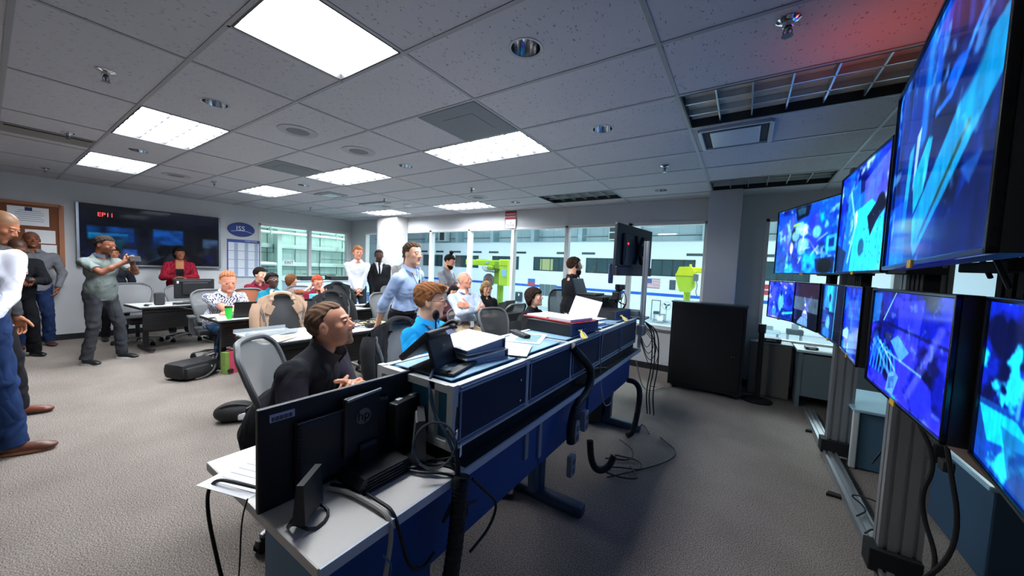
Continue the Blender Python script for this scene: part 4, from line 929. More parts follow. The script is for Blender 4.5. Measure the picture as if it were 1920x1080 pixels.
MB().box((-.20, yw0+.06, .355), (.34, .03, .70)).build('end_panel', mat('end_panel_blue', '#3d7194', .5), CON)
MB().box((-.03, yw0+.28, .36), (.03, .42, .70)).build('end_front_panel', NAVY, CON)
for y in (1.02, 1.20+1.3, ):
    MB().box((-.14, y, .36), (.10, .07, .68), b=.008).box((-.12, y, .04), (.66, .085, .07), b=.02).build('pedestal_leg', mat('leg_slate', '#2a4058', .5), CON)
MB().box((-.10, .90, .42), (.05, .05, .6)).build('service_post', mat('leg_slate'), CON)
# power boxes hanging below the console
for i, (x, y, z_, lb_) in enumerate([(.73, .98, .42, 'pale power box on the console leg, upper left one'), (.735, 1.14, .45, 'pale power box hanging right of the first one'), (.735, .93, .20, 'pale power box near the carpet under the console, lowest one')]):
    q = thing('power_box', lb_, 'power box', (x, y, z_), 0, 'power boxes under the console')
    MB().box((0, 0, 0), (.04, .075, .15), b=.008).build('case', mat('power_box_grey', '#8c989c', .5), q); m_ = MB()
    for zz in (-.035, .03): m_.box((.021, 0, zz), (.003, .04, .035))
    m_.build('socket', mat('socket_grey', '#5a6468', .5), q)

# ------------------------------------------------ things on the console
def T(name, label, cat, x, y, z_, rz=0, group=None): return thing(name, label, cat, (x, y, z_), rz, group)
CT = Z1+.007
# desk phone on a raised stand
t = T('desk_phone', 'black desk phone tilted on a raised bracket at the near end of the console', 'phone', .43, -.13, CT, R(14))
st = Matrix.Rotation(R(-32), 4, 'Y')
MB().box((.0, 0, .010), (.10, .25, .012), b=.004).box((.155, 0, .010), (.05, .25, .012), b=.004).box((.10, -.105, .010), (.12, .04, .012), b=.004).box((.10, .105, .010), (.12, .04, .012), b=.004).build('stand_foot', M_['black'], t)
MB().box((.045, 0, .085), (.02, .20, .15), rot=Matrix.Rotation(R(-20), 4, 'Y'), b=.005).build('bracket', M_['black'], t)
MB().box((-.02, .0, .115), (.20, .27, .032), rot=Matrix.Rotation(R(-42), 4, 'Y'), b=.012).build('body', M_['black'], t)
MB().tube([(-.085, .10, .075), (-.07, .10, .115), (-.01, .10, .175), (.055, .10, .215), (.085, .10, .20)], [.020, .013, .013, .013, .020], 10, smooth=2, flat=.8).build('handset', M_['black'], t, smooth=True)
MB().box((.065, .04, .165), (.004, .06, .024), rot=Matrix.Rotation(R(-42), 4, 'Y')).build('barcode_label', mat('label_lilac', '#b9bfe0', .6), t)
m_ = MB()
for k, h_ in enumerate((.006, .010, .006, .010, .006)): m_.box((.058, -.012+k*.006, .105), (.003, .0025, h_))
m_.build('logo_bars', M_['lgrey'], t)
text('logo_word', 'CISCO', .012, M_['lgrey'], t, (.0575, 0, .088), (PI/2-R(0), 0, PI/2))
t = T('gooseneck_microphone', 'small black microphone rising beside the desk phone', 'microphone', .33, -.02, CT)
MB().cyl((0, 0, 0), (0, 0, .02), .03).tube([(0, 0, .01), (0, 0, .10), (.0, .0, .20)], .004, 8).build('stem', M_['black'], t); MB().ell((0, 0, .225), (.019, .019, .028)).build('foam_head', M_['blackm'], t, smooth=True)
# two white binders
def binder(x, y, z_, rz, label, w_=.27, L=.30, th=.06, tilt=0):
    t = T('ring_binder', label, 'binder', x, y, z_, rz, 'white binders on the console')
    rt = Matrix.Rotation(tilt, 4, 'Y')
    MB().box((0, 0, .003), (w_, L, .005), b=.002).build('back_cover', mat('binder_cover', '#d8dadb', .4), t)
    MB().prism([(-w_/2, .006), (w_/2-.012, .006), (w_/2-.012, th-.006), (-w_/2+.01, .022)], L-.02, Matrix.Translation((0, L/2-.01, 0)) @ Matrix.Rotation(PI/2, 4, 'X')).build('page_block', mat('page_block', '#9aa6b8', .8, bump=.6, bscale=300), t)
    ang = math.atan2(th-.022, w_)
    MB().box((0, 0, (th+.028)/2), (w_+.012, L, .006), rot=Matrix.Rotation(-ang, 4, 'Y'), b=.002).build('front_cover', mat('binder_cover'), t)
    MB().box((w_/2, 0, th/2), (.006, L, th), b=.002).build('spine', mat('binder_spine', '#7f8a9b', .4), t)
    return t
b1 = binder(.44, .14, CT, R(76), 'lower white ring binder lying on the console beneath another', .27, .31, .045)
b2 = binder(.425, .13, CT+.047, R(82), 'upper white ring binder on top of the stack beside the desk phone', .27, .31, .055)
t = T('paper_stack', 'loose printed sheets on the console right of the binders', 'papers', .47, .43, CT, R(12))
for k in range(4): MB().box((.02*k, -.015*k, .001+.0015*k), (.22, .29, .0012), rz=R(4*k)).build('sheet', M_['paper'], t)
t = T('printed_map', 'printed sheet with a bluish map under the remote control', 'papers', .41, .78, CT, R(20))
MB().box((0, 0, .001), (.25, .36, .0015)).build('sheet', M_['paper'], t); MB().box((.02, 0, .0022), (.15, .26, .0008)).build('map_print', mat('map_print', '#7ba6a6', .7, noise=.5, nscale=30), t)
t = T('remote_control', 'long black remote control with rows of buttons lying on the console', 'remote control', .34, .80, CT+.004, R(62))
MB().box((0, 0, .013), (.055, .23, .022), b=.009).build('body', M_['black'], t)
m_ = MB()
for i in range(3):
    for j in range(9): m_.box((-.015+i*.015, -.09+j*.022, .0255), (.009, .010, .004))
m_.build('buttons', mat('button_grey', '#77797c', .5), t)
def rack_unit(x, y, rz, label):
    t = T('rack_unit', label, 'electronic unit', x, y, CT, rz)
    MB().box((0, 0, .045), (.40, .44, .085), b=.003).build('case', M_['black'], t)
    MB().box((.203, 0, .045), (.006, .44, .085)).build('rear_panel', mat('rear_navy', '#1f3f77', .5), t)
    m_ = MB()
    for k in range(3): m_.cyl((.206, -.15+.05*k, .045), (.225, -.15+.05*k, .045), .009, n=10)
    m_.build('connectors', M_['chrome'], t)
    for k in range(4):
        c = MB().tube([(.225, -.15+.02*k, .045), (.29, -.18-.02*k, .04-.01*(k % 2)), (.34, -.22-.02*k, .012)], .006, 8, smooth=2).build('yellow_lead', M_['yellow'] if k % 3 else M_['cableg'], t, smooth=True)
    return t
rack_unit(.455, 1.28, R(-6), 'black rack unit with yellow leads under the open red binder')
rack_unit(.42, 2.42, R(-4), 'second black rack unit with yellow leads at the far end of the console')
t = T('open_binder', 'open red binder with white pages lying on the nearer rack unit', 'binder', .42, 1.27, CT+.090, R(-14))
MB().box((0, 0, .004), (.52, .31, .006), b=.002).build('red_cover', M_['red'], t); MB().box((-.12, 0, .014), (.22, .28, .014), b=.004).box((.12, 0, .018), (.22, .28, .022), b=.004).build('pages', M_['paper'], t)
for k in (-.09, 0, .09): MB().tube([(.0+.018*math.cos(a), k, .02+.018*math.sin(a)) for a in np.linspace(0, PI, 8)], .0018, 6).build('ring', M_['chrome'], t, smooth=True)
t = T('open_book', 'open white booklet with one page standing up behind the red binder', 'booklet', .40, 1.72, CT, R(-8))
MB().box((.08, 0, .012), (.24, .34, .02), b=.004).build('flat_pages', M_['paper'], t)
MB().box((-.005, .13, .12), (.30, .006, .22), rot=Matrix.Rotation(R(-22), 4, 'X') @ Matrix.Rotation(R(8), 4, 'Y')).build('standing_page', M_['paper'], t)
MB().box((.09, 0, .0015), (.27, .37, .003)).build('blue_cover', mat('cover_blue', '#2a5fa8', .5), t)
t = T('notebook', 'white spiral notebook lying near the far rack unit', 'notebook', .40, 2.12, CT, R(-10)); MB().box((0, 0, .006), (.22, .28, .012), b=.003).build('pages', M_['paper'], t); MB().tube([(-.11, -.13, .012), (-.11, .13, .012)], .006, 8).build('spiral', M_['grey'], t)
t = T('server_box', 'black rack case standing at the far end of the console, left of the camera rig', 'electronic unit', .18, 2.72, CT, R(0))
MB().prism([(-.20, 0), (.19, 0), (.19, .20), (-.10, .20)], .50, Matrix.Translation((0, .25, 0)) @ Matrix.Rotation(PI/2, 4, 'X')).build('case', M_['black'], t)
MB().box((.192, 0, .10), (.004, .46, .17)).build('front', M_['blackm'], t); MB().cyl((.19, -.2, .17), (.197, -.2, .17), .005).cyl((.19, .2, .17), (.197, .2, .17), .005).build('screws', M_['chrome'], t)
t = T('laptop', 'dark blue open laptop lid standing on the black rack case', 'laptop', .12, 2.72, CT+.202, R(0)); MB().box((.02, 0, .012), (.22, .32, .02), b=.004).build('base', M_['black'], t)
MB().box((-.13, 0, .10), (.012, .32, .19), rot=Matrix.Rotation(R(-20), 4, 'Y'), b=.004).build('lid', mat('lid_navy', '#1d2a44', .4), t)
t = T('camera_rig', 'black camera and screen rig on a cluttered arm below the tall monitor', 'camera rig', .47, 2.66, CT)
MB().cyl((0, .0, 0), (0, .0, .34), .018).cyl((0, 0, 0), (0, 0, .03), .08).box((0, 0, .22), (.08, .12, .10), b=.01).box((.02, .04, .32), (.10, .08, .06), b=.01).build('arm', M_['black'], t)
MB().box((-.08, -.02, .47), (.05, .19, .22), rz=R(20), b=.01).build('small_screen', mat('navy_plastic', '#22304e', .35), t); MB().box((-.055, .03, .53), (.006, .04, .03), rz=R(20)).build('white_tag', M_['paper'], t)
MB().cyl((.02, -.10, .22), (.02, -.14, .22), .035).build('lens', M_['blackm'], t); MB().cyl((-.02, .12, .30), (-.02, .16, .30), .04).build('lens', M_['blackm'], t)
j = MB()
for k in range(8):
    a = k*.9; j.tube([(.02, 0, .30-.02*k), (.09*math.cos(a), .10*math.sin(a), .26-.02*k), (.12*math.cos(a+.6), .12*math.sin(a+.6), .14), (.05, .10*math.sin(a), .02)], .005, 6, smooth=2)
j.build('wiring', M_['cable'], t, smooth=True)
t = T('router_box', 'flat grey electronic box on the console end behind the silver pole', 'electronic unit', .60, 3.0-.2, CT+.0, 0); MB().box((0, 0, .03), (.22, .22, .06), b=.006).build('case', mat('box_steel', '#5c686e', .4), t); MB().box((-.112, 0, .03), (.004, .16, .03)).build('front', mat('box_front', '#5a2630', .5), t)
# tall monitor seen from behind on its silver pole
t = thing('tall_monitor', 'tall black monitor seen from behind on a silver pole by the windows', 'monitor', (.60, 2.775, 1.82), math.atan2(.95, .14))
MB().box((0, 0, 0), (.96, .035, .53), b=.008).box((0, -.03, .0), (.70, .03, .34), b=.012).build('housing', mat('monitor_back', '#14171d', .4), t)
MB().box((0, -.01, -.235), (.96, .05, .10), b=.01).build('speaker_bar', mat('speaker_bar', '#1a1f27', .45), t)
x_ = MB()
for s in (-1, 1):
    x_.box((.02, -.055, 0), (.36, .016, .035), rot=Matrix.Rotation(s*R(58), 4, 'Y'), b=.004)
x_.box((.02, -.065, 0), (.12, .03, .12), b=.006).build('wall_mount', M_['blackm'], t)
MB().box((-.30, -.047, -.0), (.05, .006, .26)).build('port_strip', mat('port_strip', '#2e3338', .4), t); MB().box((-.28, -.052, .06), (.02, .006, .02)).build('red_led', mat('led_red', '#ff3525', .4, emit=3), t)
t = thing('display_pole', 'silver grooved aluminium pole standing at the far end of the console', 'pole', (.735, 2.78, 0))
m_ = MB(); extrusion(m_, (0, 0, .93), (0, 0, 1.93), .05, .05, 1); m_.build('pole', mat('pole_silver', '#cdd2d6', .3, .8), t)
MB().box((0, -.02, .93), (.08, .14, .12), b=.02).box((-.02, 0, .8), (.03, .03, .25)).build('clamp', mat('clamp_silver', '#aab0b4', .35, .7), t)
t = thing('side_shelf', 'grey shelf extending the console end beneath the silver pole', 'shelf', (.62, 3.0, 1.04)); MB().box((-.05, 0, 0), (.34, .26, .025), b=.006).build('board', mat('shelf_grey', '#a7acae', .45), t); MB().box((.0, -.08, -.06), (.03, .03, .1)).build('support', M_['alub'], t)

# ------------------------------------------------ things on the foreground worktop (z = .74)
DT = .7405
t = thing('desktop_monitor', 'black desktop monitor seen from behind with a round logo, in the foreground', 'monitor', (.415, -.555, .915), math.atan2(.62, .02))
MB().box((0, 0, .0), (.61, .022, .345), b=.007).build('housing', M_['black'], t)
MB().box((-.02, -.022, -.02), (.36, .03, .24), b=.012).box((.03, -.045, .03), (.15, .02, .23), b=.01).build('rear_bulge', mat('rear_bulge', '#1b1c20', .5), t)
MB().tube([(-.04, -.062, .138), (.10, -.062, .150)], .006, 8).build('handle_ridge', mat('ridge_grey', '#8f9396', .4), t)
MB().box((-.235, -.0125, .135), (.075, .002, .026)).build('barcode_label', mat('label_lilac'), t)
m_ = MB()
for k in range(14): m_.box((-.265+k*.0045, -.0142, .132), (.0018 if k % 3 else .003, .001, .014))
m_.build('barcode', M_['blackm'], t)
MB().lathe([(0, 0), (.031, 0), (.031, .002), (0, .002)], n=28, M=Matrix.Translation((.03, -.0555, .06)) @ Matrix.Rotation(PI/2, 4, 'X')).build('logo_disc', mat('logo_silver', '#6c6f74', .35, .6), t)
text('logo_letters', 'hp', .052, M_['blackm'], t, (.03, -.0585, .062), (PI/2, 0, 0))
g = MB()
for k in range(16): g.box((-.19+.0*k, -.0375, .09-k*.013), (.012, .001, .004))
g.build('vent_dots', M_['blackm'], t)
MB().box((.05, -.05, -.10), (.09, .05, .12), b=.02).build('stand_neck', M_['black'], t)
b_ = MB()
b_.prism([(-.10, 0), (.11, 0), (.12, .03), (.10, .06), (-.09, .06), (-.11, .03)], .16, Matrix.Translation((.05, -.02, -.174)) @ Matrix.Rotation(PI/2, 4, 'X'))
for k in range(5): b_.box((.05, -.182, -.165+k*.011), (.19-.012*k, .006, .004))
b_.build('stand_base', mat('ribbed_black', '#111216', .55), t)
def thin_client(x, y, rz, label, sc=1.):
    t = thing('thin_client', label, 'computer', (x, y, DT), rz, None); t.scale = (sc, sc, sc)
    MB().prism([(-.022, .035), (.03, .035), (.022, .205), (-.006, .205)], .16, Matrix.Translation((0, .08, 0)) @ Matrix.Rotation(PI/2, 4, 'X')).build('case', mat('case_charcoal', '#27282b', .5), t)
    MB().box((-.018, 0, .12), (.01, .13, .15), rot=Matrix.Rotation(R(6), 4, 'Y'), b=.004).build('grey_side', mat('case_side', '#5a5b5e', .45), t)
    MB().tube([(-.02, -.07, .04), (.055, -.07, .006), (.085, 0, .006), (.055, .07, .006), (-.02, .07, .04)], .007, 8, smooth=1).tube([(-.02, -.07, .04), (-.06, -.05, .006), (-.06, .05, .006), (-.02, .07, .04)], .007, 8, smooth=1).build('foot_loop', M_['black'], t, smooth=True)
    return t
thin_client(.555, -.775, R(38), 'small charcoal upright computer on looped feet at the near end of the desk', .74)
thin_client(.565, -.33, R(50), 'black upright computer on looped feet beside the cable ring')
t = thing('external_drive_case', 'black flat case with a pale label lying across the upright computer', 'electronic unit', (.47, -.30, DT), R(10))
MB().box((0, 0, .13), (.05, .22, .24), b=.01).build('case', M_['black'], t); MB().box((-.01, -.06, .2515), (.02, .03, .002)).build('white_label', M_['paper'], t); MB().box((.0, .03, .2515), (.018, .07, .002)).build('logo_strip', M_['lgrey'], t)
tag(MB().tube([(.705+.056*math.cos(a)-.02*math.sin(a), -.375+.056*math.cos(a)+.02*math.sin(a), .872+.078*math.sin(a)) for a in np.linspace(0, 2*PI, 40)[:-1]], .0045, 8, closed=True).build('cable_ring', mat('cable_sheen', '#54575c', .25, .2), smooth=True), 'coiled black cable ring leaning beside the console end', 'cable')
for k in range(2): pass
t = thing('paper_sheet', 'printed white sheet hanging over the near left edge of the desk', 'paper', (.12, -.76, DT)); MB().box((0.03, -.02, .001), (.24, .22, .0015), rz=R(18)).build('sheet', M_['paper'], t)
m_ = MB()
for k in range(6): m_.box((.03-.010*k+.03, -.09+.030*k, .0022), (.19, .0015, .0006), rz=R(18))
m_.build('print_lines', mat('ink_grey'), t)
# cables on and off the desk
cable('black cable bundle crossing the worktop to the console corner', [(.50, -.50, .75), (.56, -.44, .765), (.62, -.40, .76), (.68, -.34, .77), (.75, -.30, .76), (.775, -.27, .70)], .006)
cable('second black cable sweeping over the worktop behind the monitor base', [(.50, -.47, .75), (.55, -.43, .755), (.66, -.40, .755), (.72, -.36, .76), (.775, -.31, .735)], .005)
cable('grey cable tied over the front edge of the worktop', [(.46, -.66, .75), (.55, -.63, .755), (.66, -.62, .756), (.74, -.62, .757), (.775, -.62, .72), (.778, -.64, .60), (.775, -.68, .40), (.78, -.70, .1)], .008, M_['cableg'])
cable('black cable running with the grey one over the worktop edge', [(.45, -.64, .75), (.56, -.60, .758), (.68, -.60, .757), (.75, -.60, .758), (.785, -.60, .70), (.785, -.56, .55), (.79, -.50, .50), (.785, -.44, .52)], .006)
cable('thin cyan tinted cable loop below the worktop edge', [(.775, -.72, .62), (.79, -.66, .55), (.785, -.62, .60), (.78, -.66, .66)], .003, mat('cable_cyan', '#2d6f95', .4))
cable('black power lead dropping from the left edge of the worktop', [(.30, -.80, .755), (.22, -.84, .765), (.10, -.88, .76), (.08, -.90, .68), (.20, -.90, .5), (.42, -.90, .3), (.46, -.95, .06)], .006)
cable('thin black wire hanging in front of the left worktop edge', [(.34, -.86, .77), (.33, -.875, .70), (.33, -.88, .5), (.30, -.90, .25), (.34, -.93, .03)], .0025)
for i, P_c in enumerate([[(.60, -.40, .75), (.70, -.36, .78), (.76, -.32, .80), (.78, -.31, .70), (.80, -.26, .58), (.79, -.34, .52), (.79, -.31, .70)], [(.62, -.34, .76), (.72, -.33, .80), (.775, -.30, .82), (.785, -.33, .66), (.79, -.42, .60), (.785, -.36, .66)], [(.70, -.30, .90), (.76, -.31, .86), (.78, -.33, .76), (.79, -.30, .62), (.80, -.22, .60)], [(.735, -.28, 1.0), (.745, -.30, .92), (.76, -.31, .84), (.78, -.32, .72)]]):
    cable(['looped black lead hanging off the console corner, longest loop', 'short black lead looping left below the console corner', 'black lead dropping over the console corner to the right', 'black lead running up the console corner post'][i], P_c, .0055, n=7)
for i, (x_, y_, z_) in enumerate([(.755, -.305, .90), (.765, -.29, .83)]): tag(MB().box((0, 0, 0), (.004, .022, .038), rz=.5).build('cable_tag', M_['paper'], loc=(x_, y_, z_)), ['upper', 'lower'][i]+' small white tag on the cables at the console corner', 'tag')
# corrugated black hose: thick conduit from console corner to the floor
def hose(label, pts, r):
    P = [Vector(p) for p in pts]
    for _ in range(4):
        Q = [P[0]]
        for a, b in zip(P[:-1], P[1:]): Q += [a*.75+b*.25, a*.25+b*.75]
        P = Q+[P[-1]]
    n = len(P); rr = [r*(1+.07*(i % 2)) for i in range(n)]
    return tag(MB().tube(P, rr, 14).build('cable_conduit', mat('conduit_black', '#0b0b0d', .55), smooth=False), label, 'cable conduit')
hose('thick black cable conduit falling from the console corner to the bottom edge', [(.795, -.31, .75), (.80, -.33, .66), (.815, -.36, .50), (.83, -.42, .32), (.83, -.58, .14), (.80, -.8, .04), (.80, -1.1, .04)], .030)
hose('thick black conduit draped over the middle of the console front', [(.72, .86, 1.06), (.745, .92, 1.0), (.76, 1.08, .90), (.775, 1.14, .80), (.775, 1.05, .70), (.775, .85, .66), (.77, .80, .52), (.77, .82, .42)], .028)
hose('black conduit arching at the far end under the console', [(.76, 2.2, .50), (.84, 2.2, .50), (.90, 2.16, .44), (.90, 2.12, .25), (.88, 2.05, .05), (.84, 2.0, .03)], .025)
hose('short black conduit curling on the carpet below the power boxes', [(.78, 1.16, .30), (.80, 1.15, .15), (.84, 1.2, .06), (.90, 1.28, .08), (.92, 1.32, .16)], .024)
for i in range(6):
    cable(['slack black wire on the carpet beneath the console middle', 'looped black wire spreading from the curled conduit', 'black wire trailing right of the curled conduit', 'black wire looping in front of the dark bag under the console', 'thin black wire drooping across the console panels', 'black wire at the foot of the far console leg'][i],
          [[(.75, 1.3, .02), (.95, 1.45, .02), (1.1, 1.5, .02), (1.05, 1.65, .02), (.85, 1.6, .02)], [(.85, 1.3, .02), (1.0, 1.3, .02), (1.12, 1.38, .02), (1.0, 1.5, .02)], [(.9, 1.25, .015), (1.2, 1.7, .015), (1.3, 2.0, .015), (1.1, 2.2, .015)], [(.8, 1.9, .02), (.95, 1.8, .02), (1.0, 1.6, .02), (.8, 1.5, .02)], [(.73, 1.1, .84), (.735, 1.5, .78), (.73, 1.75, .70), (.735, 1.9, .74)], [(.8, 2.3, .02), (.9, 2.4, .02), (1.0, 2.2, .02)]][i], .006, n=6)
cable('pale thin wire hanging from the open booklet over the console front', [(.62, 1.62, 1.09), (.71, 1.55, 1.085), (.735, 1.45, 1.0), (.74, 1.4, .85), (.75, 1.5, .45), (.76, 1.7, .40), (.75, 1.8, .5)], .004, M_['cableg'])
cable('blue grey cable dropping from the desk phone down the console end', [(.49, -.16, 1.10), (.54, -.24, 1.10), (.58, -.295, 1.05), (.62, -.30, .95), (.70, -.30, .88), (.735, -.29, .80), (.75, -.28, .76)], .007, mat('cable_bluegrey', '#344a5e', .4))
cable('black loop of cable hanging in front of the blue front panel', [(.79, -.24, .70), (.80, -.15, .60), (.80, -.06, .50), (.80, -.12, .42), (.80, -.25, .40)], .006)
cable('thin black wire lying on the carpet before the console', [(.80, -.25, .01), (.95, -.15, .01), (1.0, 0, .01), (1.05, .2, .01)], .004)
for i, (z0_, x) in enumerate([(1.0, .86), (.9, .90), (.8, .83)]):
    cable(['outermost', 'middle', 'innermost'][i]+' black cable hanging from the silver pole clamp to the floor', [(.76, 2.82, 1.02), (x, 2.9, .92), (x+.02, 2.88, .5), (x, 2.75, .25), (x+.04, 2.7, .02)], .007, group='cables at the silver pole')
for i in range(4):
    cable(['first', 'second', 'third', 'fourth'][i]+' drooping wire loop below the console end, counted from the pole', [(.76, 2.85, 1.0-.03*i), (.84+.03*i, 2.95, .86-.06*i), (.80+.02*i, 2.80, .70-.08*i), (.74, 2.75, .86-.02*i)], .004, group='wire loops at the console end')
cable('orange and white cable pair curving over the carpet to the black cabinet', [(.72, 3.6, .06), (.78, 3.75, .02), (.80, 3.85, .02), (.86, 3.87, .03)], .007, mat('cable_orange', '#b5623a', .5))
cable('white braided cable curving over the carpet beside the orange one', [(.62, 3.1, .5), (.66, 3.3, .12), (.72, 3.5, .02), (.78, 3.7, .02), (.84, 3.82, .03)], .007, M_['cableg'])
t = thing('storage_bag', 'dark shapeless bag under the far part of the console', 'bag', (.42, 2.2, 0)); MB().box((0, 0, .15), (.26, .36, .24), b=.08).box((.03, -.05, .15), (.2, .22, .24), b=.07).build('body', M_['blackm'], t, smooth=True); MB().tube([(-.05, -.1, .3), (0, 0, .38), (.05, .1, .3)], .01, 6, smooth=2).build('strap', M_['black'], t)

# ------------------------------------------------ black cabinet, stanchion, side desk
t = thing('rack_cabinet', 'tall matte black equipment cabinet on casters in front of the grey pillar', 'cabinet', (1.295, 3.95+.11, 0))
MB().box((0, 0, .62), (.87, .24, 1.14), b=.008).build('body', mat('cabinet_black', '#060709', .8), t)
MB().box((0, -.124, .62), (.80, .01, 1.06), b=.004).build('door', mat('cabinet_door', '#060709', .85), t)
MB().box((0, 0, 1.20), (.89, .26, .02), b=.004).build('top', mat('cabinet_topblk', '#2b4048', .35), t)
MB().box((.33, -.132, .55), (.012, .006, .01)).box((.30, -.132, .55), (.012, .006, .01)).build('latch', M_['chrome'], t)
for sx in (-1, 1):
    for sy in (-1, 1): MB().cyl((sx*.36-.012, sy*.08, .025), (sx*.36+.012, sy*.08, .025), .025, n=14).box((sx*.36, sy*.08, .045), (.05, .05, .02)).build('caster', M_['blackm'], t)
t = thing('stanchion', 'black belt stanchion post on a round base right of the black cabinet', 'stanchion', (1.90, 4.12, 0))
MB().lathe([(0, 0), (.17, 0), (.17, .015), (.06, .03), (0, .03)], n=28).build('base', M_['blackm'], t, smooth=True); MB().cyl((0, 0, .02), (0, 0, .90), .03, n=18).build('post', M_['blackm'], t, smooth=True); MB().cyl((0, 0, .88), (0, 0, .99), .042, n=18).box((.0, -.03, .93), (.05, .04, .06), b=.008).build('belt_head', M_['black'], t)
t = thing('side_cabinet', 'grey cabinet end under the right windows beside the stanchion', 'cabinet', (2.02, 4.52, 0)); MB().box((0, 0, .36), (.44, .26, .70), b=.004).build('body', mat('cab_grey', '#77736c', .6, noise=.04, nscale=3), t); MB().box((0, 0, .715), (.46, .30, .02), b=.004).build('top', mat('cab_top_grey', '#6f8288', .5), t)
t = thing('side_desk', 'white topped desk under the right windows, partly behind the lower monitors', 'desk', (3.1, 4.42, 0))
MB().box((0, 0, .70), (1.66, .46, .03), b=.004).build('top', mat('sidedesk_top', '#cfe0e4', .4), t); MB().box((0, -.19, .40), (1.6, .02, .52)).build('front_panel', mat('sidedesk_panel', '#6b7a80', .6), t)
for s in (-1, 1): MB().box((s*.79, 0, .34), (.04, .42, .68)).build('leg', mat('sidedesk_panel'), t)
for i, (x, y, w_, h_, c, lb_) in enumerate([(2.02, 4.50, .22, .05, '#33383b', 'black flat box on the grey side cabinet'), (2.42, 4.35, .12, .03, '#101214', 'small black box at the corner of the white side desk')]):
    q = thing('desk_box', lb_, 'box', (x, y, .73 if i == 0 else .718)); MB().box((0, 0, h_/2), (w_, .16, h_), b=.005).build('case', mat('box%s' % c[1:], c, .5), q); MB().box((0, -.081, h_/2), (w_*.5, .002, h_*.5)).build('front_label', M_['lgrey'], q)
q = thing('desk_papers', 'white sheets with a yellow line spread on the white side desk', 'papers', (2.75, 4.36, .718)); MB().box((-.1, 0, .001), (.42, .25, .002), rz=.1).build('sheet', M_['paper'], q); MB().box((.02, 0, .0025), (.01, .24, .001), rz=-.3).build('yellow_line', M_['yellow'], q)
# small hangar props seen through the right window
for i, (x, y, w_, h_, c, lb_) in enumerate([(3.6, 34, 1.6, 1.1, '#9fb4bb', 'grey hangar bench seen left below the lower monitors'), (5.2, 33, 1.0, 1.5, '#2b383e', 'dark hangar machine seen below the lower monitors'), (6.6, 32, 1.3, .5, '#2a5f97', 'blue low crate on the hangar floor')]):
    q = thing('hangar_bench' if i == 0 else ('hangar_machine' if i == 1 else 'hangar_crate'), lb_, 'equipment', (x, y, -3.5)); MB().box((0, 0, h_*.7), (w_, .8, h_*.25), b=.03).build('top', mat('hp%d' % i, c, .6), q); MB().box((-w_*.4, 0, h_*.3), (.1, .7, h_*.6)).box((w_*.4, 0, h_*.3), (.1, .7, h_*.6)).box((0, 0, h_*.95), (w_*.4, .4, h_*.3)).build('frame', mat('steel_grey'), q)

# ------------------------------------------------ things on the tables
def laptop(x, y, z_, rz, label, open_=105):
    t = thing('laptop', label, 'laptop', (x, y, z_), rz)   # user sits on local -x side, the lid stands at +x showing its back
    MB().box((0, 0, .010), (.23, .32, .018), b=.004).build('base', M_['black'], t)
    a = R(open_-90); MB().box((.115+.105*math.sin(a), 0, .018+.105*math.cos(a)), (.008, .32, .21), rot=Matrix.Rotation(a, 4, 'Y'), b=.003).build('lid', M_['black'], t)
    MB().box((.1225+.15*math.sin(a), -.09, .02+.165*math.cos(a)), (.002, .08, .018), rot=Matrix.Rotation(a, 4, 'Y')).build('sticker', M_['lgrey'], t)
    MB().box((-.0, 0, .0195), (.12, .27, .002)).build('keyboard', M_['blackm'], t)
    return t
TZ = .7405
laptop(-5.88, 1.60, TZ, 0, 'black laptop lid in front of the man in the burgundy polo')
laptop(-4.10, .68, TZ, R(-6), 'open black laptop in front of the man in the speckled shirt')
laptop(-4.12, 1.50, TZ, 0, 'open black laptop by the light blue box, left of the foreground man')
laptop(-4.15, 2.60, TZ, 0, 'closed-looking dark laptop on the rear table by the jacketed chair', 150)
t = thing('travel_cup', 'bright green travel cup with a dark lid on the table', 'cup', (-3.98, .45, TZ)); MB().lathe([(0, 0), (.034, 0), (.042, .14), (.042, .15), (0, .15)], n=24).build('body', mat('cup_green', '#35d04a', .4), t, smooth=True); MB().lathe([(.044, .15), (.044, .165), (.036, .175), (0, .175)], n=24).build('lid', M_['black'], t, smooth=True)
t = thing('crumpled_napkin', 'crumpled cream napkin beside the green cup', 'napkin', (-3.96, .36, TZ)); MB().prism([(-.05, 0), (.05, 0), (.03, .03), (-.01, .05), (-.04, .03)], .10, Matrix.Translation((0, .05, 0)) @ Matrix.Rotation(PI/2, 4, 'X')).build('folded_paper', mat('napkin', '#e6dccb', .9, bump=.6, bscale=40), t)
t = thing('phone', 'dark phone lying flat near the left end of the green cup table', 'phone', (-4.15, .38, TZ)); MB().box((0, 0, .005), (.08, .16, .009), b=.003).build('body', M_['black'], t); MB().box((0, 0, .010), (.07, .14, .001)).build('screen', M_['blackm'], t)
t = thing('tissue_box', 'tall pale blue box on the table right of the teal cardigan woman', 'box', (-4.25, 1.70, TZ)); MB().box((0, 0, .13), (.12, .12, .26), b=.004).build('carton', mat('carton_cyan', '#6cc2e0', .5), t)
t = thing('blue_cup', 'deep blue cup beside the pale blue box', 'cup', (-4.10, 1.76, TZ)); MB().lathe([(0, 0), (.04, 0), (.048, .14), (.044, .15), (0, .15)], n=20).build('body', mat('cup_blue', '#1f8fc0', .35), t, smooth=True); MB().lathe([(.046, .15), (.03, .17), (0, .17)], n=20).build('lid', mat('cup_blue2', '#45aacb', .4), t)
t = thing('crumpled_napkin', 'crumpled white napkin between the open laptop and the blue cup', 'napkin', (-4.0, 1.66, TZ)); MB().ell((0, 0, .02), (.05, .04, .025), 9, 6).build('crumple', mat('napkin'), t)
t = thing('desktop_monitor', 'black older desktop monitor seen from behind on the left wall table', 'monitor', (-6.22, .68, TZ), R(95))
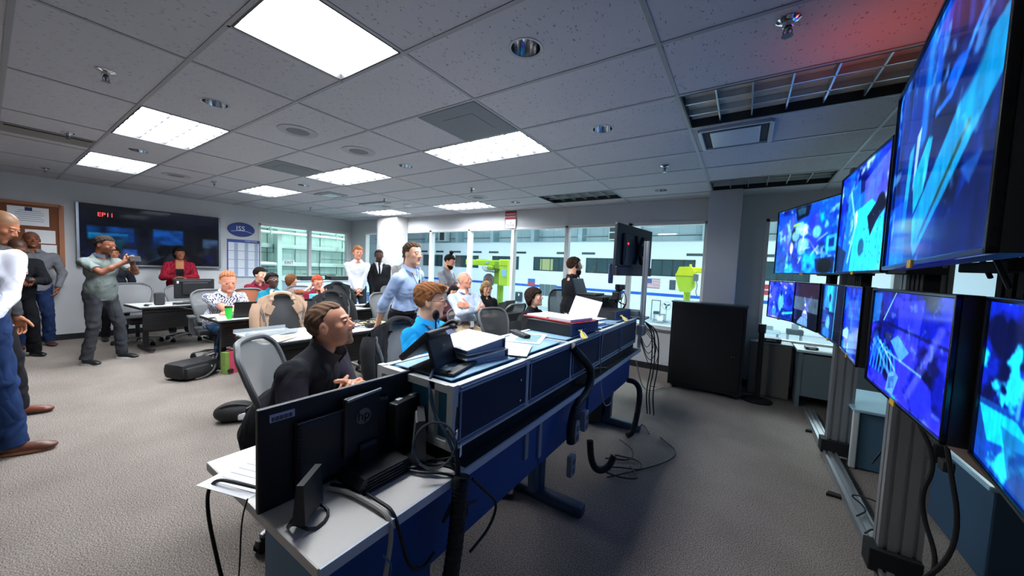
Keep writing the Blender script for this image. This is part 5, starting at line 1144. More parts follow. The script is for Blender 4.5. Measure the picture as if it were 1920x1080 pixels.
MB().box((0, 0, .25), (.54, .05, .33), b=.014).box((0, -.03, .25), (.36, .04, .22), b=.02).build('housing', M_['black'], t); MB().box((0, -.035, .375), (.42, .02, .02), b=.008).build('rear_ridge', mat('ridge_dark', '#3d4042', .4), t); MB().box((0, -.02, .08), (.08, .04, .12), b=.01).build('neck', M_['black'], t); MB().box((0, 0, .012), (.26, .20, .022), b=.01).build('stand_base', M_['black'], t); MB().box((-.23, -.027, .36), (.025, .004, .04)).build('white_tag', M_['paper'], t)
t = thing('speaker', 'small dark cylindrical speaker at the left of the old monitor', 'speaker', (-6.12, .22, TZ)); MB().box((0, 0, .10), (.11, .12, .20), b=.03).build('cabinet', mat('speaker_cloth', '#2c2d30', .9), t, smooth=True); MB().cyl((0, 0, 0), (0, 0, .012), .05).build('base', M_['black'], t)
t = thing('computer_mouse', 'black computer mouse near the left end of the left wall table', 'mouse', (-6.05, .06, TZ)); MB().ell((0, 0, .012), (.05, .03, .02)).build('body', M_['black'], t, smooth=True); MB().tube([(-.05, 0, .01), (-.12, .03, .005), (-.2, .1, .004)], .003, 6, smooth=2).build('cord', M_['cable'], t)
t = thing('keyboard', 'low dark keyboard dock in front of the old monitor', 'keyboard', (-6.07, .55, TZ), R(5)); MB().box((0, 0, .015), (.15, .34, .025), b=.006).build('body', M_['black'], t); MB().box((0, 0, .029), (.12, .31, .004)).build('keys', mat('keys_grey', '#3f4245', .6), t)
cable('pale grey cable looping over the left wall table edge', [(-6.13, .66, .86), (-6.05, .66, .80), (-5.98, .75, .76), (-5.94, .88, .74), (-5.93, .92, .68), (-5.94, .85, .66)], .008, M_['cableg'])
cable('black cable drooping along the front of the left wall table', [(-6.0, .35, .745), (-5.93, .40, .72), (-5.92, .55, .66), (-5.92, .72, .66)], .008)
# near middle table
t = thing('cable_nest', 'tangle of thin black wires and an adapter on the middle table', 'cables', (-2.30, 1.32, TZ)); m_ = MB(); rr = random.Random(5)
for k in range(10):
    a = rr.random()*6; m_.tube([(.14*math.cos(a+j*1.1)*rr.uniform(.4, 1), .2*math.sin(a+j*1.1)*rr.uniform(.4, 1), .01+.09*rr.random()) for j in range(6)], .0028, 5, smooth=2)
m_.build('wires', M_['cable'], t, smooth=True); MB().box((.06, .05, .03), (.08, .12, .05), b=.01).build('adapter', M_['black'], t); MB().box((-.02, -.22, .02), (.10, .14, .035), b=.01).build('second_adapter', M_['black'], t)
for i, (x, y, rz, c, lb_) in enumerate([(-2.50, 1.20, .3, '#e4e6e8', 'stack of white papers under the wires on the middle table'), (-2.55, 1.58, -.2, '#d8c988', 'yellow notepad at the far end of the middle table'), (-2.28, .30, .5, '#ded8d0', 'open white booklet at the near left of the middle table'), (-2.6, .45, .2, '#e4e6e8', 'flat white sheets at the left rear of the middle table')]):
    q = thing('paper_stack', lb_, 'papers', (x, y, TZ), rz)
    for k in range(3): MB().box((.008*k, .006*k, .003+.004*k), (.24, .30, .004), rz=.05*k).build('sheet', mat('papercol%d' % i, c, .85), q)
    if i == 2: MB().box((.06, .02, .016), (.03, .26, .003)).build('orange_strip', mat('orange_strip', '#c98a5a', .7), q)
t = thing('document_tray', 'clear plastic tray at the left end of the middle table', 'tray', (-2.6, .35, TZ+.012)); MB().box((0, .0, .012), (.30, .5, .006)).box((.15, 0, .03), (.004, .5, .04)).box((-.15, 0, .03), (.004, .5, .04)).build('tray', mat('tray_plastic', '#b9c2c6', .2, alpha=.5), t)
laptop(-2.02, 3.70, TZ, R(10), 'dark laptop with raised lid on the rear table near the crossed-arms man')
laptop(-2.1, 4.1, TZ, R(-4), 'second dark laptop on the rear table farther back')
# floor things
t = thing('backpack', 'black backpack lying on the carpet at the end of the green cup table', 'backpack', (-4.18, .13, 0), R(20))
MB().box((0, 0, .12), (.34, .46, .20), b=.075).box((.13, -.05, .10), (.16, .30, .15), b=.05).box((-.02, .2, .15), (.22, .12, .14), b=.045).build('body', mat('backpack_black', '#131416', .7, bump=.4, bscale=60), t, smooth=True)
MB().tube([(.12, .18, .18), (.22, .12, .1), (.24, 0, .03), (.2, -.1, .02)], .014, 6, smooth=2, flat=.5).tube([(.0, .2, .22), (.08, .26, .26), (.12, .2, .2)], .012, 6, smooth=2).build('strap', M_['black'], t)
MB().box((.17, .10, .13), (.02, .03, .03), b=.005).box((.19, .0, .08), (.02, .03, .03), b=.005).box((.1, .17, .2), (.02, .03, .03), b=.005).build('buckles', M_['lgrey'], t)
t = thing('gift_bag', 'pink and green gift bag standing on the carpet behind the table leg', 'bag', (-4.02, .50, 0), R(10))
MB().box((0, 0, .15), (.10, .12, .30), b=.004).build('body', mat('gift_pink', '#cf4d63', .6, noise=.35, nscale=30), t); MB().box((.0, -.085, .15), (.10, .05, .29), b=.004).build('green_side', mat('gift_green', '#7c9a4a', .6, noise=.3, nscale=30), t); MB().tube([(.02, -.04, .29), (.03, -.03, .38), (.03, .03, .38), (.02, .04, .29)], .006, 6, smooth=2).build('handle', mat('gift_handle', '#b5324c', .6), t)
t = thing('shoulder_bag', 'black bag slumped on the carpet behind the near grey chair', 'bag', (-2.32, -.02, 0), R(-30)); t.scale = (.72, .72, .8); MB().ell((0, 0, .11), (.17, .24, .12), 16, 10).build('body', mat('backpack_black'), t, smooth=True); MB().tube([(.05, -.2, .14), (.1, -.1, .22), (.1, .1, .22), (.05, .2, .14)], .012, 6, smooth=2).build('strap', M_['black'], t); MB().box((.14, .1, .08), (.05, .10, .08), b=.02).build('white_tag', mat('bag_white', '#cfcfd6', .7), t)
tag(MB().box((.79, .0, .02), (.16, .09, .04), rz=.5, b=.01).build('power_brick', mat('brick_brown', '#3a2f2c', .6), loc=(-.42, .62, 0)), 'dark power strip lying on the carpet under the console front', 'power strip')

# ------------------------------------------------ chairs
CG = 'swivel task chairs'
ch = [task_chair((-.46, -.25), R(50), 'near grey mesh chair behind the man in the black vest', h=1.09, w=.52),
      task_chair((-6.88, .10), R(8), 'grey mesh chair beside the left wall table left of the old monitor', h=1.02, w=.56),
      task_chair((-6.84, .74), R(0), 'chair behind the old monitor in front of the woman in red', h=.98),
      task_chair((-5.02, .62), R(-6), 'chair of the man in the speckled shirt', h=1.02),
      task_chair((-3.22, .86), R(-4), 'chair wearing the tan corduroy jacket', h=1.06, back_mat=MESHD, w=.50),
      task_chair((-3.15, 1.52), R(0), 'chair wearing the black jacket behind the man in the vest', h=1.06, back_mat=MESHD),
      task_chair((-3.1, 2.35), R(-8), 'empty grey chair beside the middle table left of the leaning man', h=1.05),
      task_chair((-4.90, 2.62), R(0), 'chair wearing a black jacket in the rear row before the white shirt man', h=1.08, back_mat=MESHD),
      task_chair((-4.62, 3.66), R(-10), 'empty grey chair in the rear row in front of the man in the suit', h=1.04),
      task_chair((-5.45, 2.15), R(0), 'chair of the red haired woman', h=1.02),
      task_chair((-5.35, 1.25), R(0), 'chair with the brown throw behind the teal cardigan woman', h=1.0, back_mat=mat('throw_brown', '#8a4f33', .9)),
      task_chair((-.62, .72), R(-5), 'chair of the man in the bright blue polo', h=1.02, base=True),
      task_chair((-1.55, 2.50), R(-25), 'chair of the man with crossed arms', h=.92, seat_blue=True),
      task_chair((-.78, 2.30), R(-10), 'dark mesh chair left of the woman in black', h=1.02, back_mat=MESHD),
      task_chair((-1.50, 3.22), R(175), 'dark chair pushed to the rear table right of the blonde woman', h=1.02, back_mat=MESHD),
      task_chair((-.80, 3.92), R(-60), 'dark chair with a tall framed headrest behind the woman in black', h=1.22, back_mat=MESHD, frame=M_['black'], w=.42, seat_blue=True),
      task_chair((-2.35, 2.95), R(-20), 'chair between the seated women at the rear', h=1.10)]
for c in ch: c['group'] = CG
# jackets draped over chair backs
def jacket(cx, cy, rz, label, col, h=1.07, w=.30, seed=0, collar=True, open_=.13):
    t = thing('jacket', label, 'jacket', (cx, cy, 0), rz); m = mat('cloth'+col[1:], col, .95, noise=.12, nscale=14, bump=.5, bscale=160); r_ = random.Random(seed)
    def bxx(z_): v = (z_-.54)/(h-.54); return -.17-.12*v
    def wr(a, b): return .006*math.sin(a*19+seed)+.005*math.sin(b*31+a*7)
    # rear shell, over the shoulders
    MB().grid(lambda u, v: (bxx(.52+(h-.50)*v)-.075-.05*(1-(2*u-1)**2)+wr(u, v)+.10*max(0, v-.9)/.1, (2*u-1)*(w+.02*math.sin(v*5))*(1-.12*max(0, v-.85)/.15), .42+(h+.035-.42)*v-.05*(2*u-1)**2*(v > .6)), 16, 18, .01).build('back_panel', m, t, smooth=True)
    for s in (-1, 1):
        def F(u, v):
            zz = .50+(h+.03-.50)*v; yi = open_+(.10*(1-v)) if v < .8 else open_*(1-.15*(v-.8)/.2); yo = w*(1-.06*max(0, v-.85)/.15)
            y = s*(yi+(yo-yi)*u); return (bxx(zz)+.045-.02*u+wr(u+s, v), y, zz-.06*u*max(0, v-.5)*1.6+.03*u*0)
        MB().grid(F, 8, 16, .012 if s > 0 else -.012).build('front_panel', m, t, smooth=True)
        MB().tube([(bxx(h-.1)-.02, s*(w-.01), h-.10), (bxx(.8)-.01, s*(w+.035), .85), (bxx(.7)+.02, s*(w+.045), .66), (bxx(.6)+.02, s*(w+.03), .50)], [.06, .062, .058, .05, .045], 12, smooth=2, flat=.75).build('sleeve', m, t, smooth=True)
        if collar:
            MB().box((bxx(h-.12)+.066, s*(open_+.035), h-.16), (.014, .085, .13), rot=Matrix.Rotation(s*R(28), 4, 'X') @ Matrix.Rotation(R(-8), 4, 'Y'), b=.006).build('lapel', m, t)
            MB().box((bxx(.85)+.06, s*(open_+.10), h-.34), (.01, .10, .05), rot=Matrix.Rotation(s*R(12), 4, 'X'), b=.006).build('pocket_flap', m, t)
    MB().tube([(bxx(h-.05)+.04, -open_, h-.05), (bxx(h)+.0, -open_*.9, h+.03), (bxx(h)-.03, 0, h+.055), (bxx(h)+.0, open_*.9, h+.03), (bxx(h-.05)+.04, open_, h-.05)], .026, 10, smooth=2, flat=.8).build('collar', m, t, smooth=True)
    return t
jacket(-3.22, .86, R(-4), 'tan corduroy jacket draped over a chair back at the middle table', '#a98c74', 1.06, .285, 1)
jacket(-3.15, 1.52, R(0), 'black quilted jacket draped over the chair behind the man in the vest', '#17181b', 1.06, .29, 2, collar=False)
jacket(-4.90, 2.62, R(0), 'black jacket draped over a rear chair before the white shirt man', '#1b1c1f', 1.08, .29, 3, collar=False)
jacket(-.62, .72, R(-5), 'black jacket hung behind the man in the bright blue polo', '#141518', 1.02, .30, 4, collar=False)
# ============================================================ PEOPLE: implicit bodies meshed with surface nets
V3 = lambda *a: np.array(a, float)
def rotm(yaw=0, pitch=0, roll=0):
    """columns = forward, left, up ; pitch > 0 bends forward/down, yaw > 0 turns left, roll > 0 tips to the right"""
    cy, sy, cp, sp, cr, sr = math.cos(yaw), math.sin(yaw), math.cos(pitch), math.sin(pitch), math.cos(roll), math.sin(roll)
    Z = np.array([[cy, -sy, 0], [sy, cy, 0], [0, 0, 1]]); Y = np.array([[cp, 0, sp], [0, 1, 0], [-sp, 0, cp]]); X = np.array([[1, 0, 0], [0, cr, -sr], [0, sr, cr]])
    return Z @ Y @ X
def nrm(v): v = np.asarray(v, float); return v/(np.linalg.norm(v)+1e-9)
def cone(a, b, ra, rb, k=.02, cut=None, sub=False): return dict(t='c', a=np.array(a, float), b=np.array(b, float), ra=ra, rb=rb, k=k, cut=cut, sub=sub)
def ell(c, r, M=None, k=.02, cut=None, sub=False): return dict(t='e', c=np.array(c, float), r=np.array(r, float), M=np.eye(3) if M is None else M, k=k, cut=cut, sub=sub)
def rbox(c, hs, rr, M, k=.012, sub=False, cut=None): return dict(t='b', c=np.array(c, float), hs=np.array(hs, float), rr=rr, M=M, k=k, cut=cut, sub=sub)
def pbounds(p):
    if p['t'] == 'c': r = max(p['ra'], p['rb']); return np.minimum(p['a'], p['b'])-r, np.maximum(p['a'], p['b'])+r
    r = np.linalg.norm(p['r']) if p['t'] == 'e' else np.linalg.norm(p['hs'])+p['rr']
    if p['t'] == 'e': e = np.abs(p['M']) @ p['r']; return p['c']-e, p['c']+e
    e = np.abs(p['M']) @ (p['hs']+p['rr']); return p['c']-e, p['c']+e
def pdist(p, Q):
    if p['t'] == 'c':
        ab = p['b']-p['a']; t = np.clip(((Q-p['a']) @ ab)/(ab @ ab+1e-12), 0, 1)
        d = np.linalg.norm(Q-p['a']-t[..., None]*ab, axis=-1)-(p['ra']+(p['rb']-p['ra'])*t)
    elif p['t'] == 'e':
        q = (Q-p['c']) @ p['M']; k0 = np.linalg.norm(q/p['r'], axis=-1); k1 = np.linalg.norm(q/(p['r']**2), axis=-1)+1e-9; d = k0*(k0-1)/k1
    else:
        q = np.abs((Q-p['c']) @ p['M'])-p['hs']; d = np.linalg.norm(np.maximum(q, 0), axis=-1)+np.minimum(q.max(-1), 0)-p['rr']
    if p['cut']:
        for (pt, n) in p['cut']: d = np.maximum(d, (Q-pt) @ n)
    return d
def surf(prims, h, infl=0., noise=None, cuts=None, pad=.03, post=None):
    lo = np.min([pbounds(p)[0] for p in prims if not p['sub']], 0)-pad-infl; hi = np.max([pbounds(p)[1] for p in prims if not p['sub']], 0)+pad+infl
    n = np.ceil((hi-lo)/h).astype(int)+1; F = np.full(n, .08, np.float32); ax = [lo[i]+h*np.arange(n[i]) for i in range(3)]
    for p in prims:
        a, b = pbounds(p); m = p['k']+.03+infl
        i0 = np.clip(((a-m-lo)/h).astype(int), 0, n); i1 = np.clip(((b+m-lo)/h).astype(int)+2, 0, n)
        if np.any(i1 <= i0): continue
        Q = np.stack(np.meshgrid(*[ax[i][i0[i]:i1[i]] for i in range(3)], indexing='ij'), -1)
        d = pdist(p, Q)-(0 if p['sub'] else infl); sl = tuple(slice(i0[i], i1[i]) for i in range(3)); G = F[sl]; k = max(p['k'], 1e-4)
        if p['sub']:
            hh = np.clip(.5-.5*(G+d)/k, 0, 1); F[sl] = G*(1-hh)+(-d)*hh+k*hh*(1-hh)
        else:
            hh = np.clip(.5+.5*(d-G)/k, 0, 1); F[sl] = d*(1-hh)+G*hh-k*hh*(1-hh)
    if noise is not None or cuts or post:
        Q = np.stack(np.meshgrid(*ax, indexing='ij'), -1)
        if noise is not None: F = F+noise(Q)
        if cuts:
            for (pt, nn) in cuts: F = np.maximum(F, (Q-pt) @ nn)
        if post: F = post(F, Q)
    return nets(F, lo, h)
def nets(F, lo, h):
    for s in (0, -1):
        F[s, :, :] = np.maximum(F[s, :, :], .01); F[:, s, :] = np.maximum(F[:, s, :], .01); F[:, :, s] = np.maximum(F[:, :, s], .01)
    S = F < 0; off = [(i, j, k) for i in (0, 1) for j in (0, 1) for k in (0, 1)]
    sh = [F.shape[i]-1 for i in range(3)]
    g = lambda A, o: A[o[0]:o[0]+sh[0], o[1]:o[1]+sh[1], o[2]:o[2]+sh[2]]
    cnt = sum(g(S, o).astype(np.int8) for o in off); act = (cnt > 0) & (cnt < 8); idx = np.argwhere(act)
    if len(idx) == 0: return np.zeros((0, 3)), np.zeros((0, 4), int)
    ids = -np.ones(sh, np.int64); ids[act] = np.arange(len(idx))
    val = {o: F[idx[:, 0]+o[0], idx[:, 1]+o[1], idx[:, 2]+o[2]] for o in off}
    acc = np.zeros((len(idx), 3)); c = np.zeros(len(idx))
    for o in off:
        for a in range(3):
            if o[a] == 0:
                q = list(o); q[a] = 1; q = tuple(q); f0, f1 = val[o], val[q]; m = (f0 < 0) != (f1 < 0)
                t = np.where(m, f0/(f0-f1+1e-12), 0); P_ = np.tile(np.array(o, float), (len(idx), 1)); P_[:, a] += t
                acc += P_*m[:, None]; c += m
    V = lo+h*(idx+acc/c[:, None]); faces = []
    for a in range(3):
        b, d = (a+1) % 3, (a+2) % 3
        s0 = [slice(None)]*3; s1 = [slice(None)]*3; s0[a] = slice(0, -1); s1[a] = slice(1, None)
        A, B = S[tuple(s0)], S[tuple(s1)]; e = np.argwhere(A != B)
        ok = (e[:, b] > 0) & (e[:, d] > 0) & (e[:, b] < sh[b]) & (e[:, d] < sh[d]); e = e[ok]
        flip = A[e[:, 0], e[:, 1], e[:, 2]]
        def cell(db, dd): q = e.copy(); q[:, b] += db; q[:, d] += dd; return ids[q[:, 0], q[:, 1], q[:, 2]]
        q = np.stack([cell(-1, -1), cell(0, -1), cell(0, 0), cell(-1, 0)], 1); q[~flip] = q[~flip][:, ::-1]; faces.append(q)
    return V, np.concatenate(faces)
def smoothv(V, Fq, it=1, k=.5):
    n = len(V)
    for _ in range(it):
        acc = np.zeros_like(V); c = np.zeros(n)
        for i in range(4):
            for j in (1, 3): np.add.at(acc, Fq[:, i], V[Fq[:, (i+j) % 4]]); np.add.at(c, Fq[:, i], 1)
        V = V*(1-k)+k*acc/np.maximum(c, 1)[:, None]
    return V
def mkobj(name, V, Fq, m, parent, col=None, M=None):
    if len(V) == 0: return None
    me = bpy.data.meshes.new(name); me.vertices.add(len(V)); me.vertices.foreach_set('co', V.astype(np.float32).ravel())
    me.loops.add(len(Fq)*4); me.loops.foreach_set('vertex_index', Fq.astype(np.int32).ravel()); me.polygons.add(len(Fq)); me.polygons.foreach_set('loop_start', np.arange(0, len(Fq)*4, 4, dtype=np.int32))
    me.polygons.foreach_set('use_smooth', np.ones(len(Fq), bool)); me.materials.append(m)
    if col is not None:
        ca = me.color_attributes.new('Col', 'FLOAT_COLOR', 'POINT'); buf = np.ones((len(V), 4), np.float32); buf[:, :3] = lin(np.clip(col, 0, 1)); ca.data.foreach_set('color', buf.ravel())
    me.update(calc_edges=True); o = bpy.data.objects.new(name, me); COL.objects.link(o); o.parent = parent
    if M is not None: o.matrix_local = M
    return o
def wav(Q, f, s): 
    x, y, z_ = Q[..., 0], Q[..., 1], Q[..., 2]
    return (np.sin(f*(x*1.0+z_*.7)+s+1.7*np.sin(f*.45*z_+s))*np.sin(f*(y*.9-z_*.5)+2*s+1.3*np.sin(f*.4*x)))
SKIN = vcolmat('skin', .5, spec=.35); SKIN.node_tree.nodes['Principled BSDF'].inputs['Subsurface Weight'].default_value = .0
CLOTH = vcolmat('garment', .9, spec=.15, bump=.12, bscale=420); HAIRM = vcolmat('hair', .8, spec=.12, bump=.35, bscale=260)
def wrinkle(m, s1=5.5, s2=34, st=.8, dist=.05):
    nt = m.node_tree; L_ = nt.links.new; bp = [n for n in nt.nodes if n.type == 'BUMP'][0]; tc = nt.nodes.new('ShaderNodeTexCoord'); mp = nt.nodes.new('ShaderNodeMapping'); mp.inputs['Rotation'].default_value = (.5, .4, .3); mp.inputs['Scale'].default_value = (1, 1, .55)
    a = nt.nodes.new('ShaderNodeTexNoise'); a.inputs['Scale'].default_value = s1; a.inputs['Detail'].default_value = 1.5; a.inputs['Distortion'].default_value = 1.0
    b2 = nt.nodes.new('ShaderNodeBump'); b2.inputs['Strength'].default_value = st; b2.inputs['Distance'].default_value = dist
    r = nt.nodes.new('ShaderNodeMath'); r.operation = 'PINGPONG'; r.inputs[1].default_value = .21
    L_(tc.outputs['Object'], mp.inputs[0]); L_(mp.outputs[0], a.inputs['Vector']); L_(a.outputs['Fac'], r.inputs[0]); L_(r.outputs[0], b2.inputs['Height']); L_(b2.outputs[0], bp.inputs['Normal'])
wrinkle(CLOTH)
def c3(h): return np.array([int(h.lstrip('#')[i:i+2], 16)/255 for i in (0, 2, 4)])
TONES = dict(fair='#dba98d', ruddy='#d9957a', tan='#cc9174', brown='#7c4c36', dark='#4e3226', mid='#a36a4c')
def ik(S, W, u, f, pole):
    S, W = np.array(S, float), np.array(W, float); D = W-S; d = np.linalg.norm(D); dm = (u+f)*.995
    if d > dm: W = S+D/d*dm; D = W-S; d = dm
    d = max(d, abs(u-f)+.01); n = D/np.linalg.norm(D); a = (u*u-f*f+d*d)/(2*d); h_ = math.sqrt(max(u*u-a*a, 0)); pl = np.array(pole, float); pl = pl-n*(pl @ n)
    return S+n*a+nrm(pl)*h_, W
def hand(W, D, N, side, curl=.5, s=1., thumb=.3, spread=.12, k=.006):
    D = nrm(D); N = np.array(N, float); N = nrm(N-D*(N @ D)); S = np.cross(D, N)*(1 if side < 0 else -1)   # side<0: right hand; S = thumb side
    M = np.stack([D, S, N], 1); P_ = [rbox(W+D*.048*s, (.034*s, .028*s, .003*s), .011*s, M, .012), cone(W-D*.01, W+D*.02*s, .024*s, .022*s, .015)]
    for o_, L in zip((.029, .0098, -.0098, -.028), (.92, 1.02, .96, .76)):
        p = W+D*.086*s+S*o_*s-N*.001; d = nrm(D+S*o_*spread*10); cu = 0; r = .0095*s
        for seg_, (l, cc) in enumerate(((.042, .55), (.026, .95), (.021, .7))):
            cu += curl*cc*1.35; dd = d*math.cos(cu)+N*math.sin(cu); q = p+dd*l*L*s; P_.append(cone(p, q, r, r*.90, k)); p = q; r *= .90
    p = W+D*.022*s+S*.026*s; d = nrm(D*.62+S*.72+N*.25)
    q = p+d*.042*s; P_.append(cone(p, q, .0145*s, .0115*s, .01)); d2 = nrm(d*(1-thumb)+D*thumb+N*thumb*.5); q2 = q+d2*.032*s; P_.append(cone(q, q2, .0112*s, .010*s, k)); q3 = q2+nrm(d2+D*.3*thumb+N*.3*thumb)*.024*s; P_.append(cone(q2, q3, .010*s, .0085*s, k))
    return P_
def head_prims(c, Rh, s, jaw=1., nose=1., fat=0., h=.005):
    X = lambda v: c+Rh @ (np.array(v, float)*s); E = lambda v, r, k, sub=False, M=None: ell(X(v), np.array(r)*s, Rh if M is None else Rh @ M, k, sub=sub)
    f = 1+fat
    P_ = [E((-.014, 0, .030), (.097, .075, .087), .02), E((.022, 0, -.030), (.072, .060*f, .080), .02), E((.028, 0, -.076), (.052, .048*jaw*f, .034), .025), E((.074, 0, -.099), (.017, .023, .016), .018),
          E((.058, .038, -.020), (.024, .022*f, .022), .016), E((.058, -.038, -.020), (.024, .022*f, .022), .016), E((.076, 0, .026), (.014, .046, .010), .012),
          cone(X((.086, 0, .006)), X((.106, 0, -.022)), .008*s, .011*s*nose, .010), E((.096, .011, -.028), (.010, .008*nose, .008), .006), E((.096, -.011, -.028), (.010, .008*nose, .008), .006)]
    for y in (-1, 1):
        P_.append(E((.096, y*.031, .003), (.015, .0165, .010), .010, True)); P_.append(E((.079, y*.031, .003), (.0115, .0145, .0115), .003)); P_.append(E((.0815, y*.031, .0100), (.0130, .0165, .0060), .003)); P_.append(E((.0800, y*.031, -.0065), (.0120, .0155, .0045), .003))
        P_.append(E((-.008, y*.077, -.008), (.019, .008, .031), .006, M=rotm(y*-.35, 0, 0))); P_.append(E((-.001, y*.0885, -.004), (.0105, .0095, .018), .003, True))
    P_ += [E((.0845, 0, -.0495), (.0105, .024, .0055), .005), E((.0840, 0, -.0605), (.0105, .021, .0065), .005)]
    if h < .0065: P_.append(E((.096, 0, -.0548), (.011, .024, .0016), .002, True))
    return P_
def person(name_label, x, y, face, H=1.75, sit=False, pz=None, lean=0, side=0, twist=0, tone='fair', h=.007, girth=1., sh=1., female=False, head=(0, 0, 0), hs=1.,
           hands=None, feet=None, knees=None, top='#3a5a9a', topkind='shirt', sleeve='long', bottom='#26282c', shoes='#1b1a1a', sole=None, hair='#3a2a1e', style='short', beard=None, brows=None, tuck=False, belt=None,
           topcol=None, hx=(0, 0, 0), legs=True, zoff=0, curl=(.5, .5), handrot=None, thumb=(.3, .3), fat=0., wr=.006, collar=True, glasses=None, group=None, cat='person', jawl=1., low=None, elbow=None, stub=0.):
    """one person: a root with one continuous body mesh, and hair, clothes, shoes as its children. Local +x is forward."""
    root = thing('person', name_label, cat, (x, y, zoff), face, group)
    s = H/1.75; pz = (pz if pz else (.56 if sit else .95*s)); P0 = V3(0, 0, pz); Rt = rotm(R(twist), R(lean), R(side))
    X = lambda v: P0+Rt @ (np.array(v, float)*s); nb = X((0, 0, .505)); Rh = rotm(R(head[0]), R(head[1]), R(head[2])); hs_ = hs*s**.5
    hc = nb+Rt @ V3(.004, 0, .055)*s+Rh @ V3(.014, 0, .100)*hs_+np.array(hx)
    tone_ = c3(TONES.get(tone, tone)); sw = .178*sh*(.90 if female else 1)
    # joints
    Sh = {1: X((-.005, sw, .422)), -1: X((-.005, -sw, .422))}
    hands = hands or {}; A = {}
    for sd in (1, -1):
        tgt = hands.get(sd)
        tgt = np.array(tgt, float) if tgt is not None else Sh[sd]+V3(.05, sd*.05, -.50*s)
        pole = (elbow or {}).get(sd, (-.5, sd*.55, -.8))
        A[sd] = ik(Sh[sd], tgt, .285*s, .25*s, pole)
    L = {}
    if legs:
        for sd in (1, -1):
            hip = P0+V3(0, sd*.085*s, -.03); ft = (feet or {}).get(sd)
            if ft is None: ft = (.40, sd*.12, .09) if sit else (.0, sd*.11, .09)
            kn, an = ik(hip, np.array(ft[:3], float), .43*s, .42*s, (knees or {}).get(sd, (1, sd*.12, .25))); L[sd] = (hip, kn, an)
    hr = handrot or {}
    HP = {}
    for i, sd in enumerate((1, -1)):
        el, w = A[sd]; d = nrm(w-el); D_, N_ = hr.get(sd, (d, (0, -sd, -.2)))
        HP[sd] = hand(w, D_, N_, sd, curl[i], s*(.92 if female else 1.02), thumb[i], k=.006)
    # ---- body (skin)
    B = head_prims(hc, Rh, hs_, jawl*(.9 if female else 1), .9 if female else 1, fat, h)
    nr = (.046 if female else .056)*s*(1+fat)
    B += [cone(nb-Rt @ V3(.01, 0, .05), hc+Rh @ V3(-.018, 0, -.045)*hs_, nr*1.12, nr, .02), cone(X((-.01, -.11, .42)), X((-.01, .11, .42)), .045*s, .045*s, .03), ell(X((.0, 0, .33)), V3(.085, .13, .17)*s, Rt, .03), ell(X((.0, 0, .12)), V3(.08, .11, .16)*s, Rt, .03)]
    for sd in (1, -1):
        el, w = A[sd]; g_ = girth**.5*(.80 if sleeve == 'long' else 1)
        B += [cone(Sh[sd], el, .046*s*g_, .037*s*g_, .02), cone(el, el*.6+w*.4, .037*s*g_, .038*s*g_, .02), cone(el*.6+w*.4, w, .038*s*g_, .024*s, .02)]+HP[sd]
    if legs:
        for sd in (1, -1):
            hip, kn, an = L[sd]; B += [cone(hip, kn, .06*s, .04*s, .02), cone(kn, an, .036*s, .030*s, .02)]
    V, Fq = surf(B, h)
    Lc = ((V-hc) @ Rh)/hs_; col = np.tile(tone_, (len(V), 1)); nz = .5+.5*wav(V, 60, 1.)
    col *= (1+.05*(nz-.5))[:, None]; hcx = c3(hair)
    inh = (np.abs(Lc) < .14).all(1)
    def blob(c_, r_, cc, k=1.):
        d = np.sqrt((((Lc-np.array(c_))/np.array(r_))**2).sum(1)); m = np.clip((1.25-d)/.5, 0, 1)*k*inh; return m[:, None], np.array(cc)
    lips = tone_*np.array([.92, .70, .68]) if tone not in ('dark', 'brown') else tone_*np.array([.95, .74, .72])
    if female and tone in ('fair',): lips = tone_*np.array([.92, .60, .60])
    bc = c3(brows) if brows else hcx*.85
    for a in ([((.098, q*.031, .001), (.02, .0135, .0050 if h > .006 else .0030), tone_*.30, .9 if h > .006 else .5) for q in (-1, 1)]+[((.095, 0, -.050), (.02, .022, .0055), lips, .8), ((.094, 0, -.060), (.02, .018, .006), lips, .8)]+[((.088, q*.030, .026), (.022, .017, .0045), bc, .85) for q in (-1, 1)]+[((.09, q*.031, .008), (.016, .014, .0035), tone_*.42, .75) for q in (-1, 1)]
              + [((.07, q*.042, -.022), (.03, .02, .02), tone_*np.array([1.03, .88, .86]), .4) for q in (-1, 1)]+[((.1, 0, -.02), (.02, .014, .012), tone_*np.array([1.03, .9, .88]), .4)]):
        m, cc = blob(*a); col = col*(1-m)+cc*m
    if stub:
        m = np.clip((-.030-Lc[:, 2])/.02, 0, 1)*np.clip((Lc[:, 0]+.0)/.03, 0, 1)*inh*(Lc[:, 2] > -.13)*stub; m *= 1-np.exp(-((Lc[:, 2]+.055)/.010)**2-(Lc[:, 1]/.026)**2); col = col*(1-m[:, None])+(hcx*.6+tone_*.25)*m[:, None]
    if beard == 'goatee':
        yy, zz, xx = Lc[:, 1], Lc[:, 2], Lc[:, 0]; m = np.clip((.033-np.abs(yy))/.008, 0, 1)*np.clip((-.034-zz)/.006, 0, 1)*np.clip((xx-.05)/.01, 0, 1)*(zz > -.13)*inh; m *= 1-np.exp(-((zz+.0545)/.0095)**4-(yy/.022)**4); m *= .62+.25*wav(V, 260, 1.); gc = hcx*.62+np.array([.10, .10, .10]); col = col*(1-m[:, None])+gc*m[:, None]
